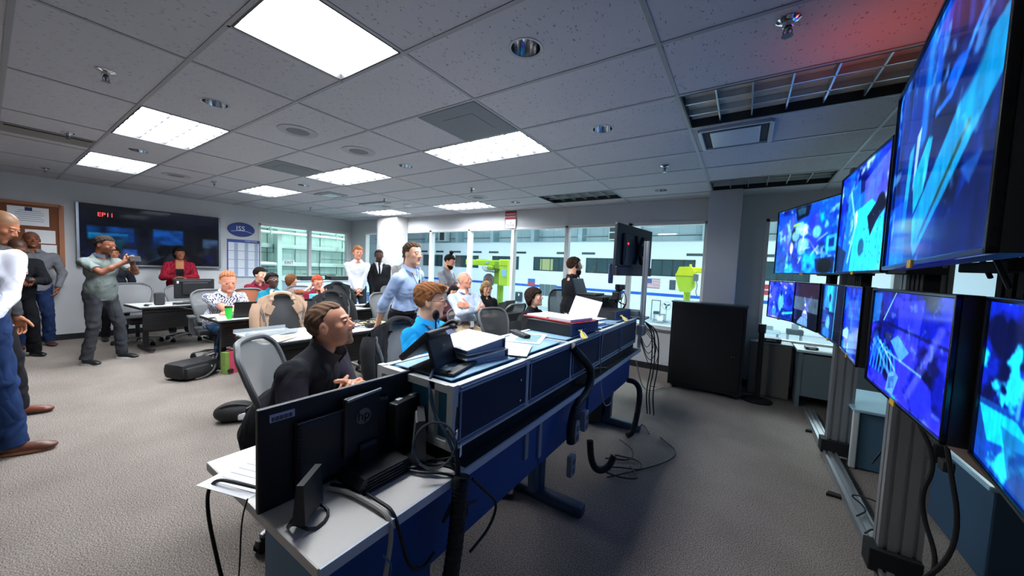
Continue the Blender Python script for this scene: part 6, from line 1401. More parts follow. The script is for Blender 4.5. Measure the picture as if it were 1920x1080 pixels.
    if style in ('buzz', 'fringe'):
        m = np.clip((Lc[:, 2]-(.045+.35*(Lc[:, 0]-.04)))/.012, 0, 1)*(Lc[:, 0] < .085) if style == 'buzz' else 0*Lc[:, 2]
        m2 = np.clip((.005-Lc[:, 0])/.015, 0, 1)*np.clip((Lc[:, 2]+.055)/.02, 0, 1)*np.clip((.075-Lc[:, 2])/.03, 0, 1)*(np.abs(Lc[:, 1]) > 0)
        m = np.clip(m+m2*(1 if style == 'fringe' else 1), 0, 1)*inh*(np.abs(Lc[:, 1]) < .078)*.9; col = col*(1-m[:, None])+(hcx*.85+tone_*.15)*m[:, None]
    body = mkobj('body', V, Fq, SKIN, root, col)
    # ---- eyes
    for sd in (-1, 1):
        e = MB(); cpos = hc+Rh @ (V3(.0768, sd*.031, .003)*hs_); e.ell(tuple(cpos), (.0112*hs_,)*3, 12, 8); fw_ = Rh @ V3(1, -.0*sd, 0); e.mi = 1; cp2 = cpos+fw_*.0085*hs_
        q = Vector(fw_).to_track_quat('Z', 'Y').to_matrix().to_4x4(); q.translation = Vector(cp2); e.lathe([(0, .0034*hs_), (.0035*hs_, .0031*hs_), (.0064*hs_, .0016*hs_), (.0066*hs_, 0)], n=12, M=q)
        e.build('eye', [mat('eye_white', '#8f8a86', .35), mat('iris', '#1d130d', .2)], root, smooth=True)
    # ---- hair
    Mh = Matrix([[*(Rh[i]*hs_), hc[i]] for i in range(3)]+[[0, 0, 0, 1]])
    def hairfield(t_, zl, xs, nape, amp=.004, extra=None, freq=140):
        pr = [ell((-.016, 0, .030), (.097+t_, .075+t_*.85, .087+t_), None, .01)]+(extra or [])
        def post(F, Q):
            a_, b_, c_ = Q[..., 0], Q[..., 1], Q[..., 2]
            F = F+amp*np.sin(freq*(a_*.8+b_*.3+.02*np.sin(60*c_)))*np.sin(freq*.9*b_+40*c_)
            line = zl+.12*np.maximum(np.abs(b_)-.030, 0)+.003*np.sin(90*b_)
            xf = np.interp(c_-line, [-.17, -.10, -.068, -.040, -.012, 0, .012], [-.05, -.036, xs, xs+.010, xs+.026, .055, .25]); F = F+(t_*.75)*np.clip(1-(xf-a_)/.022, 0, 1); F = np.maximum(F, (a_-xf)*.8)
            return np.maximum(F, nape-c_-.35*np.clip(a_+.02, -1, .06))
        hh = max(.0042, h*.8)
        return surf(pr, hh, post=post, pad=.02)
    if style not in ('buzz', 'fringe', 'bald'):
        ex = []
        if style == 'crop': a_ = (.007, .084, .002, -.060)
        elif style == 'short': a_ = (.010, .074, .010, -.062)
        elif style == 'full': a_ = (.019, .066, .012, -.068)
        elif style == 'side':
            a_ = (.016, .056, .010, -.066); ex = [ell((.045, .02, .105), (.06, .055, .022), rotm(.2, .1, -.2), .03), ell((-.05, 0, .07), (.07, .08, .06), None, .03)]
        elif style == 'afro': a_ = (.024, .060, .006, -.052)
        elif style == 'bob': a_ = (.020, .040, .018, -.15); ex = [ell((-.045, 0, -.03), (.070, .092, .10), None, .03), ell((.06, .0, .065), (.035, .06, .022), None, .02)]
        elif style == 'long': a_ = (.020, .048, .020, -.26); ex = [cone((-.03, .078, -.02), (-.03, .085, -.19), .042, .036, .03), cone((-.03, -.078, -.02), (-.03, -.085, -.19), .042, .036, .03), cone((-.07, 0, -.02), (-.07, 0, -.18), .05, .05, .04)]
        elif style == 'bun': a_ = (.009, .060, .012, -.050); ex = [ell((-.035, 0, .158), (.040, .038, .034), None, .012)]
        elif style == 'pony': a_ = (.012, .058, .010, -.055); ex = [cone((-.105, 0, .03), (-.135, 0, -.10), .026, .018, .02)]
        elif style == 'balding': a_ = (.010, .082, .010, -.064)
        V2, F2 = hairfield(*a_, amp=.0035 if style not in ('afro',) else .006, extra=ex)
        cc = np.tile(hcx, (len(V2), 1))*(.85+.3*(.5+.5*np.sin(230*V2[:, 1]+90*V2[:, 0]+60*V2[:, 2]))[:, None]*.6+.1*wav(V2, 90, 2.)[:, None])
        mkobj('hair', V2, F2, HAIRM, root, cc, Mh)
        if style == 'balding':
            pass
    if beard == 'goatee':
        pass
    elif beard:
        t_ = {'full': .014, 'long': .026, 'goatee': .0035}[beard]
        pr = [ell((.026, 0, -.076), (.056+t_, .050+t_*.7, .040+t_), None, .02), ell((.068, 0, -.098), (.022+t_*.7, .024+t_*.5, .022+t_), None, .02)]+([ell((.05, 0, -.14), (.04, .04, .05), None, .03)] if beard == 'long' else [])
        def bp(F, Q):
            a_, b_, c_ = Q[..., 0], Q[..., 1], Q[..., 2]; F = F+.003*np.sin(160*a_)*np.sin(150*b_+70*c_)
            if beard == 'goatee': F = np.maximum(F, np.abs(b_)-.026); F = np.maximum(F, .055-a_)
            F = np.maximum(F, c_+.038+.0*a_); F = np.maximum(F, -a_+.006)
            return np.maximum(F, .010-np.hypot((a_-.10)/3., np.hypot(b_/2.3, (c_+.055))))
        V2, F2 = surf(pr, max(.0042, h*.8), post=bp, pad=.02); bc2 = hcx*.8
        mkobj('beard', V2, F2, HAIRM, root, np.tile(bc2, (len(V2), 1)), Mh)
    if glasses:
        g = MB()
        for sd in (-1, 1):
            g.tube([(.103+.0*math.cos(a), sd*.032+.024*math.cos(a), .001+.017*math.sin(a)) for a in np.linspace(0, 2*PI, 20)[:-1]], .0016 if h > .005 else .0013, 6, closed=True); g.tube([(.101, sd*.056, .006), (.05, sd*.074, .008), (-.005, sd*.080, .006), (-.02, sd*.079, -.008)], .0017, 6)
        g.tube([(.104, -.009, .004), (.108, 0, .007), (.104, .009, .004)], .0015, 6); o = g.build('glasses', mat('glasses'+glasses[1:], glasses, .3), root, smooth=True); o.matrix_local = Mh
    # ---- trousers
    pc = c3(bottom)
    if legs:
        Tp = [ell(P0+V3(-.01, 0, .02*s), V3(.118*girth, .158*(1.05 if female else 1)*girth**.5, .115)*s, None, .05)]
        if not sit: Tp.append(ell(P0+V3(-.02, 0, -.07*s), V3(.115*girth, .15*girth**.5, .10)*s, None, .04))
        for sd in (1, -1):
            hip, kn, an = L[sd]; d = nrm(an-kn); end = an+d*.015
            Tp += [cone(hip+V3(0, 0, .0), kn, .092*s*girth**.5, .066*s, .05), cone(kn, end+d*.03, .064*s, (low or .056)*s, .02, cut=[(end+d*.01, d)])]
        tp = P0+Rt @ V3(0, 0, .115)*s
        V2, F2 = surf(Tp, max(h, .007), noise=lambda Q: wr*.8*wav(Q, 42, 2.)*np.clip(1.3-np.abs(Q[..., 2]-.45)*.6, .4, 1.2), cuts=[(tp, Rt @ V3(0, 0, 1))])
        cc = np.tile(pc, (len(V2), 1))*(1+.10*wav(V2, 30, 3.))[:, None]; mkobj('trousers', V2, F2, CLOTH, root, cc)
        sc_ = c3(shoes)
        for sd in (1, -1):
            hip, kn, an = L[sd]; ty = R(feet[sd][3]) if (feet or {}).get(sd) is not None and len(feet[sd]) > 3 else sd*.12; tdir = V3(math.cos(ty), math.sin(ty), 0)
            zf = an[2]-.09; base = V3(an[0], an[1], zf); lf = V3(-tdir[1], tdir[0], 0); M = np.stack([tdir, lf, V3(0, 0, 1)], 1)
            Sp = [ell(base+tdir*.0+V3(0, 0, .045), V3(.055, .038, .045)*s, M, .03), ell(base+tdir*.085*s+V3(0, 0, .035), V3(.085, .044, .034)*s, M, .03), ell(base+tdir*.15*s+V3(0, 0, .028), V3(.055, .042, .026)*s, M, .02), cone(base+V3(0, 0, .05), an+V3(0, 0, .02), .042*s, .042*s, .02)]
            V2, F2 = surf(Sp, max(h*.8, .0055), cuts=[(base+V3(0, 0, .004), V3(0, 0, -1))]); cc = np.tile(sc_, (len(V2), 1))
            o = mkobj('shoe', V2, F2, vcolmat('shoe_leather', .4), root, cc)
            sl = MB(); pr_ = [((.075*s*math.cos(a)+.06*s*(1 if math.cos(a) > 0 else .0)+.055*s*math.cos(a)*(math.cos(a) > 0)), .044*s*math.sin(a)*(1 if math.cos(a) > 0 else .85)) for a in np.linspace(0, 2*PI, 24)[:-1]]
            Ms = Matrix([[tdir[0], lf[0], 0, base[0]], [tdir[1], lf[1], 0, base[1]], [0, 0, 1, base[2]], [0, 0, 0, 1]]); sl.prism(pr_, .022, Ms); sl.build('sole', mat('sole'+(sole or '#141414')[1:], sole or '#141414', .6), o)
    # ---- top garment
    tc = c3(top); k_ = .045
    inf = {'shirt': .005, 'polo': .006, 'sweater': .008, 'jacket': .014, 'suit': .012, 'tee': .005, 'vest': .011}.get(topkind, .01)
    Tt = [ell(X((.010*girth, 0, .10)), V3(.112*girth*(1+.1*(girth > 1.1)), .148*girth**.6*sh, .15)*s, Rt, k_), ell(X((.006, 0, .31)), V3(.112*girth**.5, .160*sh, .165)*s, Rt, k_),
          cone(X((-.012, -sw*.72, .405)), X((-.012, sw*.72, .405)), .060*s, .060*s, .04), cone(X((-.015, -sw*.55, .435)), nb+Rt @ V3(-.012, -.02, .015), .045*s, .045*s, .03), cone(X((-.015, sw*.55, .435)), nb+Rt @ V3(-.012, .02, .015), .045*s, .045*s, .03)]
    if female: Tt += [ell(X((.075, .065, .29)), V3(.055, .062, .060)*s, Rt, .04), ell(X((.075, -.065, .29)), V3(.055, .062, .060)*s, Rt, .04)]
    if not tuck: Tt.append(ell(X((.004, 0, .02)), V3(.124*girth, .168*girth**.5, .26)*s, Rt, k_))
    for sd in (1, -1):
        el, w = A[sd]; g_ = girth**.5
        if sleeve == 'long':
            d = nrm(w-el); e2 = w-d*.012; Tt += [cone(Sh[sd], el, .054*s*g_, .046*s*g_, .03), cone(el, w, .045*s*g_, .033*s, .02, cut=[(e2, d)])]
            if topkind in ('shirt', 'suit', 'jacket'): Tt += [cone(w-d*.06, w, .036*s, .035*s, .006, cut=[(e2, d), (w-d*.06, -d)])]
        elif sleeve == 'short':
            d = nrm(el-Sh[sd]); e2 = Sh[sd]+(el-Sh[sd])*.72; Tt += [cone(Sh[sd], el, .052*s*g_, .053*s*g_, .03, cut=[(e2, d)])]
        elif sleeve == 'three':
            d = nrm(w-el); e2 = el+d*.10; Tt += [cone(Sh[sd], el, .056*s*g_, .048*s*g_, .03), cone(el, w, .047*s*g_, .042*s, .02, cut=[(e2, d)])]
    hemz = {True: .07, False: (-.04 if sit else -.10)}[tuck]
    hem = X((0, 0, hemz)); nk = nb+Rt @ V3(.03, 0, .022)
    f1 = {'sweater': 40, 'jacket': 26, 'vest': 24, 'suit': 20}.get(topkind, 34)
    V2, F2 = surf(Tt, h, infl=inf, noise=lambda Q: wr*.9*(.6-np.abs(wav(Q, f1*.75, 1.+x)))*(.5+.8*np.abs(wav(Q, 9, y)))+wr*.35*wav(Q, f1*1.9, y), cuts=[(hem, Rt @ V3(0, 0, -1)), (nk, nrm(Rt @ V3(.35, 0, 1)))])
    Lt = ((V2-P0) @ Rt)/s
    cc = np.tile(tc, (len(V2), 1))*(1+.05*wav(V2, 33, 5.))[:, None]
    if topcol: cc = topcol(cc, Lt, V2, A, Sh)
    shirt = mkobj({'polo': 'polo_shirt', 'tee': 't_shirt', 'suit': 'suit_jacket'}.get(topkind, topkind), V2, F2, CLOTH, root, cc)
    # collar
    if collar and topkind in ('shirt', 'polo', 'suit', 'vest', 'jacket'):
        rr_ = nr+.021; colc = top if collar is True else collar; gap = .35
        def Fc(u, v):
            a = gap+(2*PI-2*gap)*u; fr = math.cos(a)
            r_ = rr_+(.0 if v < .5 else .012*(v-.5)*2)+.004; z_ = (.004+.032*min(1, v*2)-(.030*(v-.5)*2 if v > .5 else 0))
            drop = -.022*max(0, fr)**2*(1 if v < .3 or v > .7 else .6)-.014*max(0, fr)*(v > .5)
            return tuple(nb+Rt @ (V3((r_)*fr*1.05+.006, r_*math.sin(a), z_+drop-.004)))
        if topkind == 'vest':
            Fc0 = Fc
            def Fc(u, v):
                a = .30+(2*PI-.60)*u; fr = math.cos(a); r_ = rr_+.006+.010*v
                return tuple(nb+Rt @ (V3(r_*fr*1.08+.010, r_*math.sin(a), -.01+.072*v-.020*max(0, fr))))
        MB().grid(Fc, 26, 6, .003).build('collar', mat('collar'+colc[1:], colc, .9), shirt, smooth=True)
    if tuck and belt:
        bt = MB(); 
        def Fb(u, v):
            a = 2*PI*u; return tuple(P0+Rt @ (V3(.129*girth*math.cos(a)+.002, .166*girth**.5*math.sin(a), .085+.034*(v-.5))*s))
        bt.grid(Fb, 30, 2, .004); bt.build('belt', mat('belt'+belt[1:], belt, .4), root, smooth=True); bq = P0+Rt @ (V3(.136*girth, 0, .085)*s); MB().box(tuple(bq), (.008, .04, .03), b=.003).build('buckle', M_['chrome'], root)
    return dict(root=root, nb=nb, Rt=Rt, P0=P0, s=s, A=A, Sh=Sh, hc=hc, Rh=Rh, L=L, shirt=shirt, X=X)
def badge(p, xyz, strap=True, col='#d8dde2', parent=None):
    """identity badge on a lanyard"""
    X = p['X']; c = X(xyz); b = MB().box(tuple(c), (.004, .055, .085), b=.002); o = b.build('badge', mat('badge_card', '#dfe3e6', .5), p['root'])
    MB().box(tuple(c+V3(.003, 0, -.022)), (.002, .045, .024)).build('badge_stripe', mat('badge_orange', '#c8643c', .6), o)
    if strap: MB().tube([tuple(c+V3(0, 0, .04)), tuple(X((.125, .03, .38))), tuple(X((.06, .06, .49)))], .003, 6, smooth=1).tube([tuple(c+V3(0, 0, .04)), tuple(X((.125, -.03, .38))), tuple(X((.06, -.06, .49)))], .003, 6, smooth=1).build('lanyard', mat('lanyard', '#20304e', .8), p['root'])
def phone_in_hand(label, x, y, z_, rz, tilt=0, size=(.075, .010, .15)):
    t = thing('phone', label, 'phone', (x, y, z_), rz); MB().box((0, 0, 0), size, rot=Matrix.Rotation(tilt, 4, 'X'), b=.004).build('case', M_['black'], t); MB().box((0, size[1]*.55, 0), (size[0]*.9, .001, size[2]*.92), rot=Matrix.Rotation(tilt, 4, 'X')).build('screen', mat('phone_screen', '#20262e', .15), t)
    return t
# ------------------------------------------------ the people in the room
def stripes(dark, k=.5):
    def f(c, L, V, A, Sh): m = (.5+.5*np.sin(L[:, 1]*260))*k; return c*(1-m[:, None])+c3(dark)*m[:, None]
    return f
def speckle(dark, th=.05):
    def f(c, L, V, A, Sh):
        m = (wav(V*1., 190, .4)+.6*wav(V, 310, 2.) > th)*.9; return c*(1-m[:, None])+c3(dark)*m[:, None]
    return f
def suitcol(c, L, V, A, Sh):
    x, y, z_ = L[:, 0], L[:, 1], L[:, 2]; v = (x > .03)*(z_ > .20)*(np.abs(y) < (z_-.19)*.24); c[v > 0] = c3('#dfe3ea'); t = v*(np.abs(y) < .016+.01*np.clip(.35-z_, 0, .2)); c[t > 0] = c3('#0d0e12'); return c
def opencardi(inner):
    def f(c, L, V, A, Sh): m = (L[:, 0] > .04)*(np.abs(L[:, 1]) < .045+.05*np.clip(L[:, 2]-.2, 0, .3)); c[m > 0] = c3(inner); return c
    return f
def redjacket(c, L, V, A, Sh):
    m = (L[:, 0] > .03)*(np.abs(L[:, 1]) < .055)*(L[:, 2] < .40); c[m > 0] = c3('#15121a'); n_ = (wav(V, 150, 1.) > .25)*(~(m > 0)); c[n_] = c[n_]*.55; k = (L[:, 0] > .02)*(np.abs(L[:, 1]) < .06)*(L[:, 2] >= .36); c[k > 0] = c3('#9a6a4a'); return c
def graytee(c, L, V, A, Sh):
    m = .35*np.clip(wav(V, 16, 2.), 0, 1); return c*(1-m[:, None])
def vestcol(c, L, V, A, Sh):
    for sd in (1, -1):
        el, w = A[sd]; S_ = Sh[sd]; ab = el-S_; t = ((V-S_) @ ab)/(ab @ ab); d = np.linalg.norm(V-S_-np.clip(t, 0, 1)[:, None]*ab, axis=1); m = (t > .10)*(d < .095)
        ab2 = w-el; t2 = ((V-el) @ ab2)/(ab2 @ ab2); d2 = np.linalg.norm(V-el-np.clip(t2, 0, 1)[:, None]*ab2, axis=1); m = (m+(t2 > -.1)*(d2 < .08)) > 0; c[m] = c3('#302d38')
    z_ = (L[:, 0] > .05)*(np.abs(L[:, 1]) < .005); c[z_ > 0] = c3('#050506'); return c
D = math.radians
# 1 foreground man in the black vest
P1 = person('person seated in the foreground in a black zip vest, looking up to the right', -.49, -.42, D(34), 1.82, sit=True, pz=.60, lean=29, tone='tan', h=.0042, girth=1.28, sh=1.16, head=(6, -13, 0), hs=1.07, hx=(.016, .0, -.008),
       hands={1: (.45, -.09, .90), -1: (.43, -.17, .87)}, elbow={1: (-.2, .8, -1), -1: (-.35, -.6, -1)}, handrot={1: ((.45, -.65, .25), (-.3, -.5, -.6)), -1: ((.5, .6, .3), (-.3, .5, -.6))}, curl=(.55, .5), top='#26272c', topkind='vest', topcol=vestcol, bottom='#1c1d22',
       hair='#6d5442', style='crop', beard='goatee', stub=.35, brows='#33241b', wr=.005, feet={1: (.42, .16, .09), -1: (.40, -.16, .09)}, jawl=1.05)
# 2 man in bright blue polo
P2 = person('person seated at the console in a bright sky blue polo shirt and glasses', -.44, .60, D(12), 1.80, sit=True, pz=.60, lean=4, tone='fair', h=.005, girth=1.15, sh=1.12, head=(24, 2, 0), hs=1.08,
       hands={1: (.33, .10, .80), -1: (.33, -.12, .80)}, elbow={1: (-.3, 1, -.5), -1: (-.3, -1, -.5)}, top='#1fa3e6', topkind='polo', sleeve='short', bottom='#2b2c30', hair='#8a5a38', style='side', glasses='#2a2626', brows='#7a5236')
q = MB(); cc_ = P2['X']((.127, .075, .33)); q.lathe([(0, 0), (.030, 0), (.030, .004), (0, .004)], n=20, M=Matrix.Translation(cc_) @ Matrix.Rotation(PI/2, 4, 'Y')); q.build('chest_patch', mat('patch_mix', '#7c6f8f', .7, noise=.8, nscale=60), P2['root'])
# 3 woman in black
P3 = person('person with short dark hair seated in black at the far part of the console', -.56, 2.50, D(0), 1.66, sit=True, pz=.585, lean=4, tone='fair', h=.006, female=True, head=(15, -8, 0), hands={1: (.30, .12, .80), -1: (.30, -.14, .80)}, elbow={1: (-.3, 1, -.5), -1: (-.3, -1, -.5)},
       top='#17171b', topkind='jacket', bottom='#1b1b1f', hair='#2b1f1a', style='bob', collar=False)
# 4 man with crossed arms
P4 = person('person in a pale striped shirt and khaki trousers seated with crossed arms', -1.60, 2.45, D(-22), 1.82, sit=True, pz=.68, lean=-8, tone='ruddy', h=.006, girth=1.05, sh=1.05, head=(28, -6, 0), hands={1: (.20, -.07, 1.02), -1: (.215, .07, .975)},
       elbow={1: (.3, 1.2, -.7), -1: (.3, -1.2, -.7)}, handrot={1: ((-.1, -1, .25), (-1, -.1, 0)), -1: ((-.1, 1, .2), (-1, .1, 0))}, curl=(.6, .6), top='#bcc8d8', topkind='shirt', topcol=stripes('#8398b4', .35), tuck=True, belt='#4a2f22', bottom='#a8937a', shoes='#3a2a20',
       hair='#a9906f', style='fringe', feet={1: (.40, .30, .09), -1: (.38, -.22, .09)}, knees={1: (1, .6, .6), -1: (1, -.3, .5)})
MB().box(tuple(P4['X']((.15, .03, .06))), (.006, .055, .085), b=.002).build('badge', mat('badge_card', '#dfe3e6', .5), P4['root'])
w_ = P4['A'][-1][1]; MB().box(tuple(w_+V3(.0, -.04, .01)), (.035, .03, .05), b=.008).build('wrist_watch', M_['black'], P4['root'])
# 5, 6 women behind
person('person with dark hair and glasses seated behind, a hand at the chin', -2.45, 3.08, D(-35), 1.58, sit=True, pz=.52, lean=6, tone='fair', h=.008, female=True, head=(0, 4, 0), hands={1: (.24, .05, .93), -1: (.22, -.1, .75)}, handrot={1: ((.1, 0, 1), (-1, 0, 0))}, top='#4b2f36', topkind='sweater', bottom='#222222', hair='#1f1a1c', style='long', glasses='#222222', legs=False)
person('person with long blonde hair and glasses in black, tucked behind the crossed-arms man', -2.10, 3.52, D(-30), 1.68, sit=True, pz=.57, lean=8, tone='fair', h=.008, female=True, head=(0, 8, 8), top='#1d1d20', topkind='sweater', bottom='#222222', hair='#9a7b52', style='long', glasses='#2b2222', hands={1: (.3, .1, .76), -1: (.3, -.15, .76)}, legs=False)
# 7 man leaning in the light blue shirt
P7 = person('person standing in a light blue shirt with a badge, fist on the middle table', -1.42, 1.20, D(18), 1.84, lean=12, side=6, tone='fair', h=.0052, girth=1.0, sh=1.06, head=(-12, 2, 0), hands={-1: (-.16, -.26, .84), 1: (.10, .30, .93)},
       elbow={-1: (-1, -.6, 0), 1: (-.6, 1, 0)}, handrot={-1: ((.1, -.1, -1), (.3, .9, 0))}, curl=(.4, 1.1), top='#a9bfe0', topkind='shirt', tuck=True, belt='#2a1d18', bottom='#1a1c24', hair='#4a382b', style='short', wr=.007, feet={1: (-.02, .12, .09), -1: (-.05, -.12, .09)})
badge(P7, (.135, .0, .26)); MB().tube([tuple(P7['X']((.13, .0, .31))), tuple(P7['X']((.12, .0, .42)))], .006, 6).build('lanyard_clip', M_['black'], P7['root'])
# 8 man with the bun
P8 = person('person with a hair bun and full beard in a grey tee shirt reading a phone', -2.88, 3.34, D(15), 1.80, lean=2, tone='tan', h=.007, sh=1.05, head=(0, 22, 0), hands={1: (.34, .02, 1.20), -1: (.33, -.05, 1.19)}, elbow={1: (-.5, .7, -1), -1: (-.5, -.5, -1)}, curl=(.8, .8), handrot={1: ((1, -.1, .1), (0, -1, .3)), -1: ((1, .1, .1), (0, 1, .3))},
       top='#85888f', topkind='tee', sleeve='short', bottom='#2a2c33', hair='#1d1512', style='bun', beard='full', collar=False)
phone_in_hand('dark phone held by the man with the hair bun', -2.88+.42*math.cos(D(15)), 3.34+.42*math.sin(D(15)), 1.235, D(15)+PI/2, R(-50))
# 9 grey sweater
person('person in a heather grey sweater standing by the white column', -3.75, 3.17, D(-38), 1.86, tone='dark', h=.008, sh=1.12, head=(8, 4, 0), top='#8c8b89', topkind='sweater', bottom='#23252b', hair='#17120f', style='buzz', beard=None, stub=.6, hands={1: (.16, .08, 1.0), -1: (.16, -.08, .98)}, elbow={1: (-1, .5, -.2), -1: (-1, -.5, -.2)})
# 10 white shirt, 11 suit
person('person with reddish hair in a white shirt standing before the left windows', -5.37, 3.18, D(-24), 1.90, tone='ruddy', h=.008, sh=1.06, head=(6, 2, 0), hs=1.12, top='#d5d8e0', topkind='shirt', topcol=stripes('#b4bccd', .3), bottom='#30343c', hair='#a06a40', style='full', hands={1: (.19, .02, .94), -1: (.19, -.02, .91)}, elbow={1: (-1, .35, -.2), -1: (-1, -.35, -.2)})
person('person in a black suit with a dark tie standing beside the white column', -5.30, 3.66, D(-26), 1.86, tone='dark', h=.008, sh=1.10, head=(-4, 2, 0), hs=1.1, top='#1a1b1f', topkind='suit', topcol=suitcol, collar='#dfe3ea', bottom='#17181c', hair='#120e0c', style='short', stub=.5, hands={1: (.12, .16, .90), -1: (.14, -.14, .90)}, elbow={1: (-1, .35, -.2), -1: (-1, -.35, -.2)})
# 12 red hair, 13 teal, 14 hidden, 15 burgundy
person('person with tied red hair and glasses in burgundy, hand over the mouth', -4.88, 2.02, D(-12), 1.66, sit=True, pz=.545, lean=14, tone='ruddy', h=.008, female=True, head=(4, 10, 0), hs=1.1, top='#7b2233', topkind='polo', sleeve='three', bottom='#23252c', hair='#a5482f', style='pony', glasses='#553333',
       hands={1: (.30, .06, .96), -1: (.30, -.14, .76)}, elbow={1: (0, .6, -1)}, handrot={1: ((0, -.2, 1), (-1, 0, 0))}, curl=(.9, .4))
person('person with short black hair and glasses in a teal cardigan', -5.18, 1.44, D(-8), 1.66, sit=True, pz=.545, lean=8, tone='dark', h=.008, female=True, girth=1.15, head=(14, -14, 0), hs=1.08, top='#1f7f96', topkind='sweater', topcol=opencardi('#dde4ea'), bottom='#23252c', hair='#16110f', style='afro', glasses='#cfcfd4', hands={1: (.36, .12, .78), -1: (.36, -.12, .78)})
person('person with brown hair turned away, one hand raised, behind the teal cardigan', -6.0, 2.12, D(70), 1.60, sit=True, pz=.52, tone='fair', h=.009, female=True, head=(20, 0, 0), top='#8a4f33', topkind='sweater', bottom='#23252c', hair='#6b4429', style='bob', hands={-1: (.36, -.28, 1.06), 1: (.3, .1, .8)}, handrot={-1: ((.5, -.8, .3), (0, 0, 1))}, legs=False)
person('person with dark hair in a burgundy polo shirt seated near the calendar', -6.40, 1.66, D(6), 1.80, sit=True, pz=.56, lean=10, tone='fair', h=.008, head=(18, 8, 0), hs=1.08, top='#6d2030', topkind='polo', sleeve='short', bottom='#23252c', hair='#1c1512', style='full', hands={1: (.34, .12, .78), -1: (.34, -.12, .78)})
# 16 speckled shirt
P16 = person('person with thinning reddish hair in a black and white speckled shirt at the table', -4.92, .64, D(8), 1.78, sit=True, pz=.55, lean=20, tone='ruddy', h=.0065, girth=1.42, sh=1.18, head=(-12, 16, 0), hs=1.22, fat=.12, jawl=1.1, hands={1: (.50, -.08, .785), -1: (.50, .10, .795)}, elbow={1: (0, 1, -.2), -1: (0, -1, -.2)},
       handrot={1: ((.3, -1, 0), (0, 0, -1)), -1: ((.3, 1, 0), (0, 0, -1))}, curl=(.3, .3), top='#dfe2e8', topkind='shirt', sleeve='short', topcol=speckle('#23294a', .02), bottom='#27415e', hair='#b3714a', style='balding', brows='#b98a6a', feet={1: (.30, .16, .09), -1: (.30, -.16, .09)})
# extra thin crown hair
# 17 woman in red
person('person in a red patterned jacket and necklace standing behind the old monitor', -7.48, .78, D(-12), 1.72, tone='brown', h=.0075, female=True, girth=1.15, head=(8, 2, 0), hs=1.05, top='#86182b', topkind='jacket', topcol=redjacket, collar=False, bottom='#1b1b20', hair='#0f0c0d', style='bob', hands={1: (.30, .02, 1.13), -1: (.30, -.03, 1.13)}, elbow={1: (-.4, 1, -.4), -1: (-.4, -1, -.4)},
       handrot={1: ((.4, -1, 0), (0, 0, -1)), -1: ((.4, 1, 0), (0, 0, -1))}, curl=(.6, .6))
# 18 face behind the phone man
person('person mostly hidden behind the man photographing with a phone, only the face showing', -7.62, -.06, D(0), 1.66, tone='mid', h=.008, female=True, head=(0, 4, 0), top='#20222a', topkind='sweater', bottom='#1b1b20', hair='#1a1414', style='pony', collar=False)
# 19 phone man
P19 = person('person in a grey green polo and dark jeans taking a phone picture', -5.92, -.42, D(34), 1.80, lean=3, tone='brown', h=.0055, girth=1.0, sh=1.14, head=(14, 14, 0), hs=1.06, hands={1: (.42, .04, 1.40), -1: (.40, -.05, 1.42)}, elbow={1: (-.1, .9, -1), -1: (-.1, -.9, -1)}, handrot={1: ((.55, -.4, .75), (-.2, -1, 0)), -1: ((.55, .5, .7), (-.2, 1, 0))}, curl=(.75, .75),
       top='#68716e', topkind='polo', sleeve='short', topcol=graytee, collar='#3a4250', bottom='#35373c', low=.060, shoes='#16171a', sole='#e6e8ea', hair='#2a211c', style='short', stub=.5, feet={1: (.10, .17, .09), -1: (.02, -.20, .09)}, wr=.007)
phone_in_hand('dark phone held up in both hands by the man in the grey green polo', -5.92+.50*math.cos(D(34)), -.42+.50*math.sin(D(34)), 1.475, D(34)+PI/2, R(-12), (.15, .010, .075))
# 20 black jacket
P20 = person('person in a black jacket and black trousers looking down at a phone', -6.92, -1.10, D(18), 1.72, lean=6, tone='brown', h=.0065, girth=1.2, sh=1.1, head=(0, 34, 0), hs=1.05, hands={1: (.32, .03, 1.10), -1: (.32, -.05, 1.09)}, elbow={1: (-.4, 1, -.6), -1: (-.4, -1, -.6)}, curl=(.6, .6), top='#17181c', topkind='jacket', bottom='#0f1013', shoes='#0c0c0e', hair='#2f211a', style='buzz', handrot={1: ((.9, -.4, 0), (0, -.3, -1)), -1: ((.9, .4, 0), (0, .3, 1))}, feet={1: (.06, .14, .09), -1: (.16, -.12, .09)}, low=.07)
phone_in_hand('dark tablet-like phone in the hands of the person in the black jacket', -6.92+.40*math.cos(D(18)), -1.10+.40*math.sin(D(18)), 1.135, D(18)+PI/2, R(-70)); badge(P20, (.15, .04, .33), strap=False)
# 21 bald grey shirt
person('person with a shaved head in a grey shirt and blue jeans by the cork board', -7.70, -.90, D(4), 1.84, lean=0, tone='brown', h=.007, sh=1.12, girth=1.08, head=(4, -4, 0), hs=1.06, top='#6d6f74', topkind='shirt', bottom='#1d2c4d', shoes='#4a2a22', hair='#241a16', style='bald', hands={1: (.02, .24, .93), -1: (.05, -.24, .93)}, feet={1: (.0, .14, .09), -1: (.05, -.14, .09)}, low=.065)
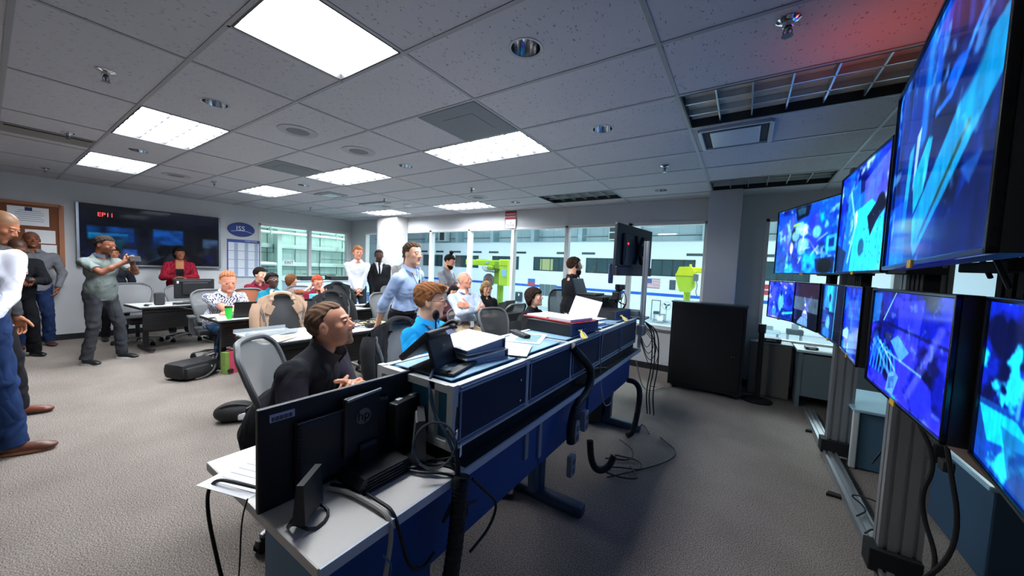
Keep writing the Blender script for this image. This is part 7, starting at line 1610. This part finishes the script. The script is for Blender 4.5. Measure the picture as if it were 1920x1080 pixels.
# 22 charcoal sweater
P22 = person('person in a charcoal sweater with bowed head at the left edge', -3.80, -1.36, D(62), 1.93, lean=6, tone='mid', h=.0055, girth=1.1, sh=1.1, head=(0, 30, 0), hs=1.05, top='#3a3b3e', topkind='sweater', bottom='#1d1e22', shoes='#6a3524', hair='#6b5138', style='buzz', hands={1: (.10, .22, .92), -1: (.14, -.16, .98)}, elbow={1: (-1, .5, -.3), -1: (-1, -.5, -.3)}, handrot={1: ((.15, .1, -1), (0, -1, 0)), -1: ((.15, 0, -1), (0, 1, 0))}, feet={1: (.10, .18, .09), -1: (.02, -.14, .09)}, low=.07, collar=False)
# 23 white shirt, jeans, nearest at left
P23 = person('person cut by the left edge in a white shirt and blue jeans with clasped hands', -2.98, -1.42, D(6), 1.90, lean=8, tone='mid', h=.005, girth=1.15, sh=1.12, head=(10, 20, 0), top='#dfe2ec', topkind='shirt', tuck=True, belt='#15151a', bottom='#1d3157', shoes='#5a3424', sole='#8a5a3c', hair='#4a3626', style='short', hands={1: (.34, .05, 1.03), -1: (.33, -.04, .99)},
       elbow={1: (-.8, .7, -.4), -1: (-.8, -.6, -.4)}, handrot={1: ((.5, -.8, -.35), (-.5, -.4, -.5)), -1: ((.5, .7, -.35), (-.5, .4, -.5))}, curl=(.6, .6), feet={1: (.14, .17, .09, 62), -1: (-.02, -.16, .09)}, low=.072, wr=.008)
# 24 headset man
P24 = person('person with a headset and beard in a black polo, standing at the windows', -.34, 3.24, D(52), 1.78, tone='fair', h=.0062, girth=1.12, sh=1.08, head=(-8, 2, 0), top='#15161a', topkind='polo', sleeve='short', bottom='#3c4148', hair='#3d2a1f', style='short', beard='full', glasses='#2a2a2a', hands={1: (.20, .18, .92), -1: (.14, -.22, .90)})
t = MB(); t.tube([(.0, .082, .0), (-.01, .080, .08), (-.01, .0, .128), (-.01, -.080, .08), (.0, -.082, .0)], .006, 8, smooth=2).ell((0, .088, -.005), (.026, .014, .030)).ell((0, -.088, -.005), (.026, .014, .030)); o = t.build('headset', M_['black'], P24['root'], smooth=True)
Rh, hc = P24['Rh'], P24['hc']; o.matrix_local = Matrix([[*Rh[i], hc[i]] for i in range(3)]+[[0, 0, 0, 1]])
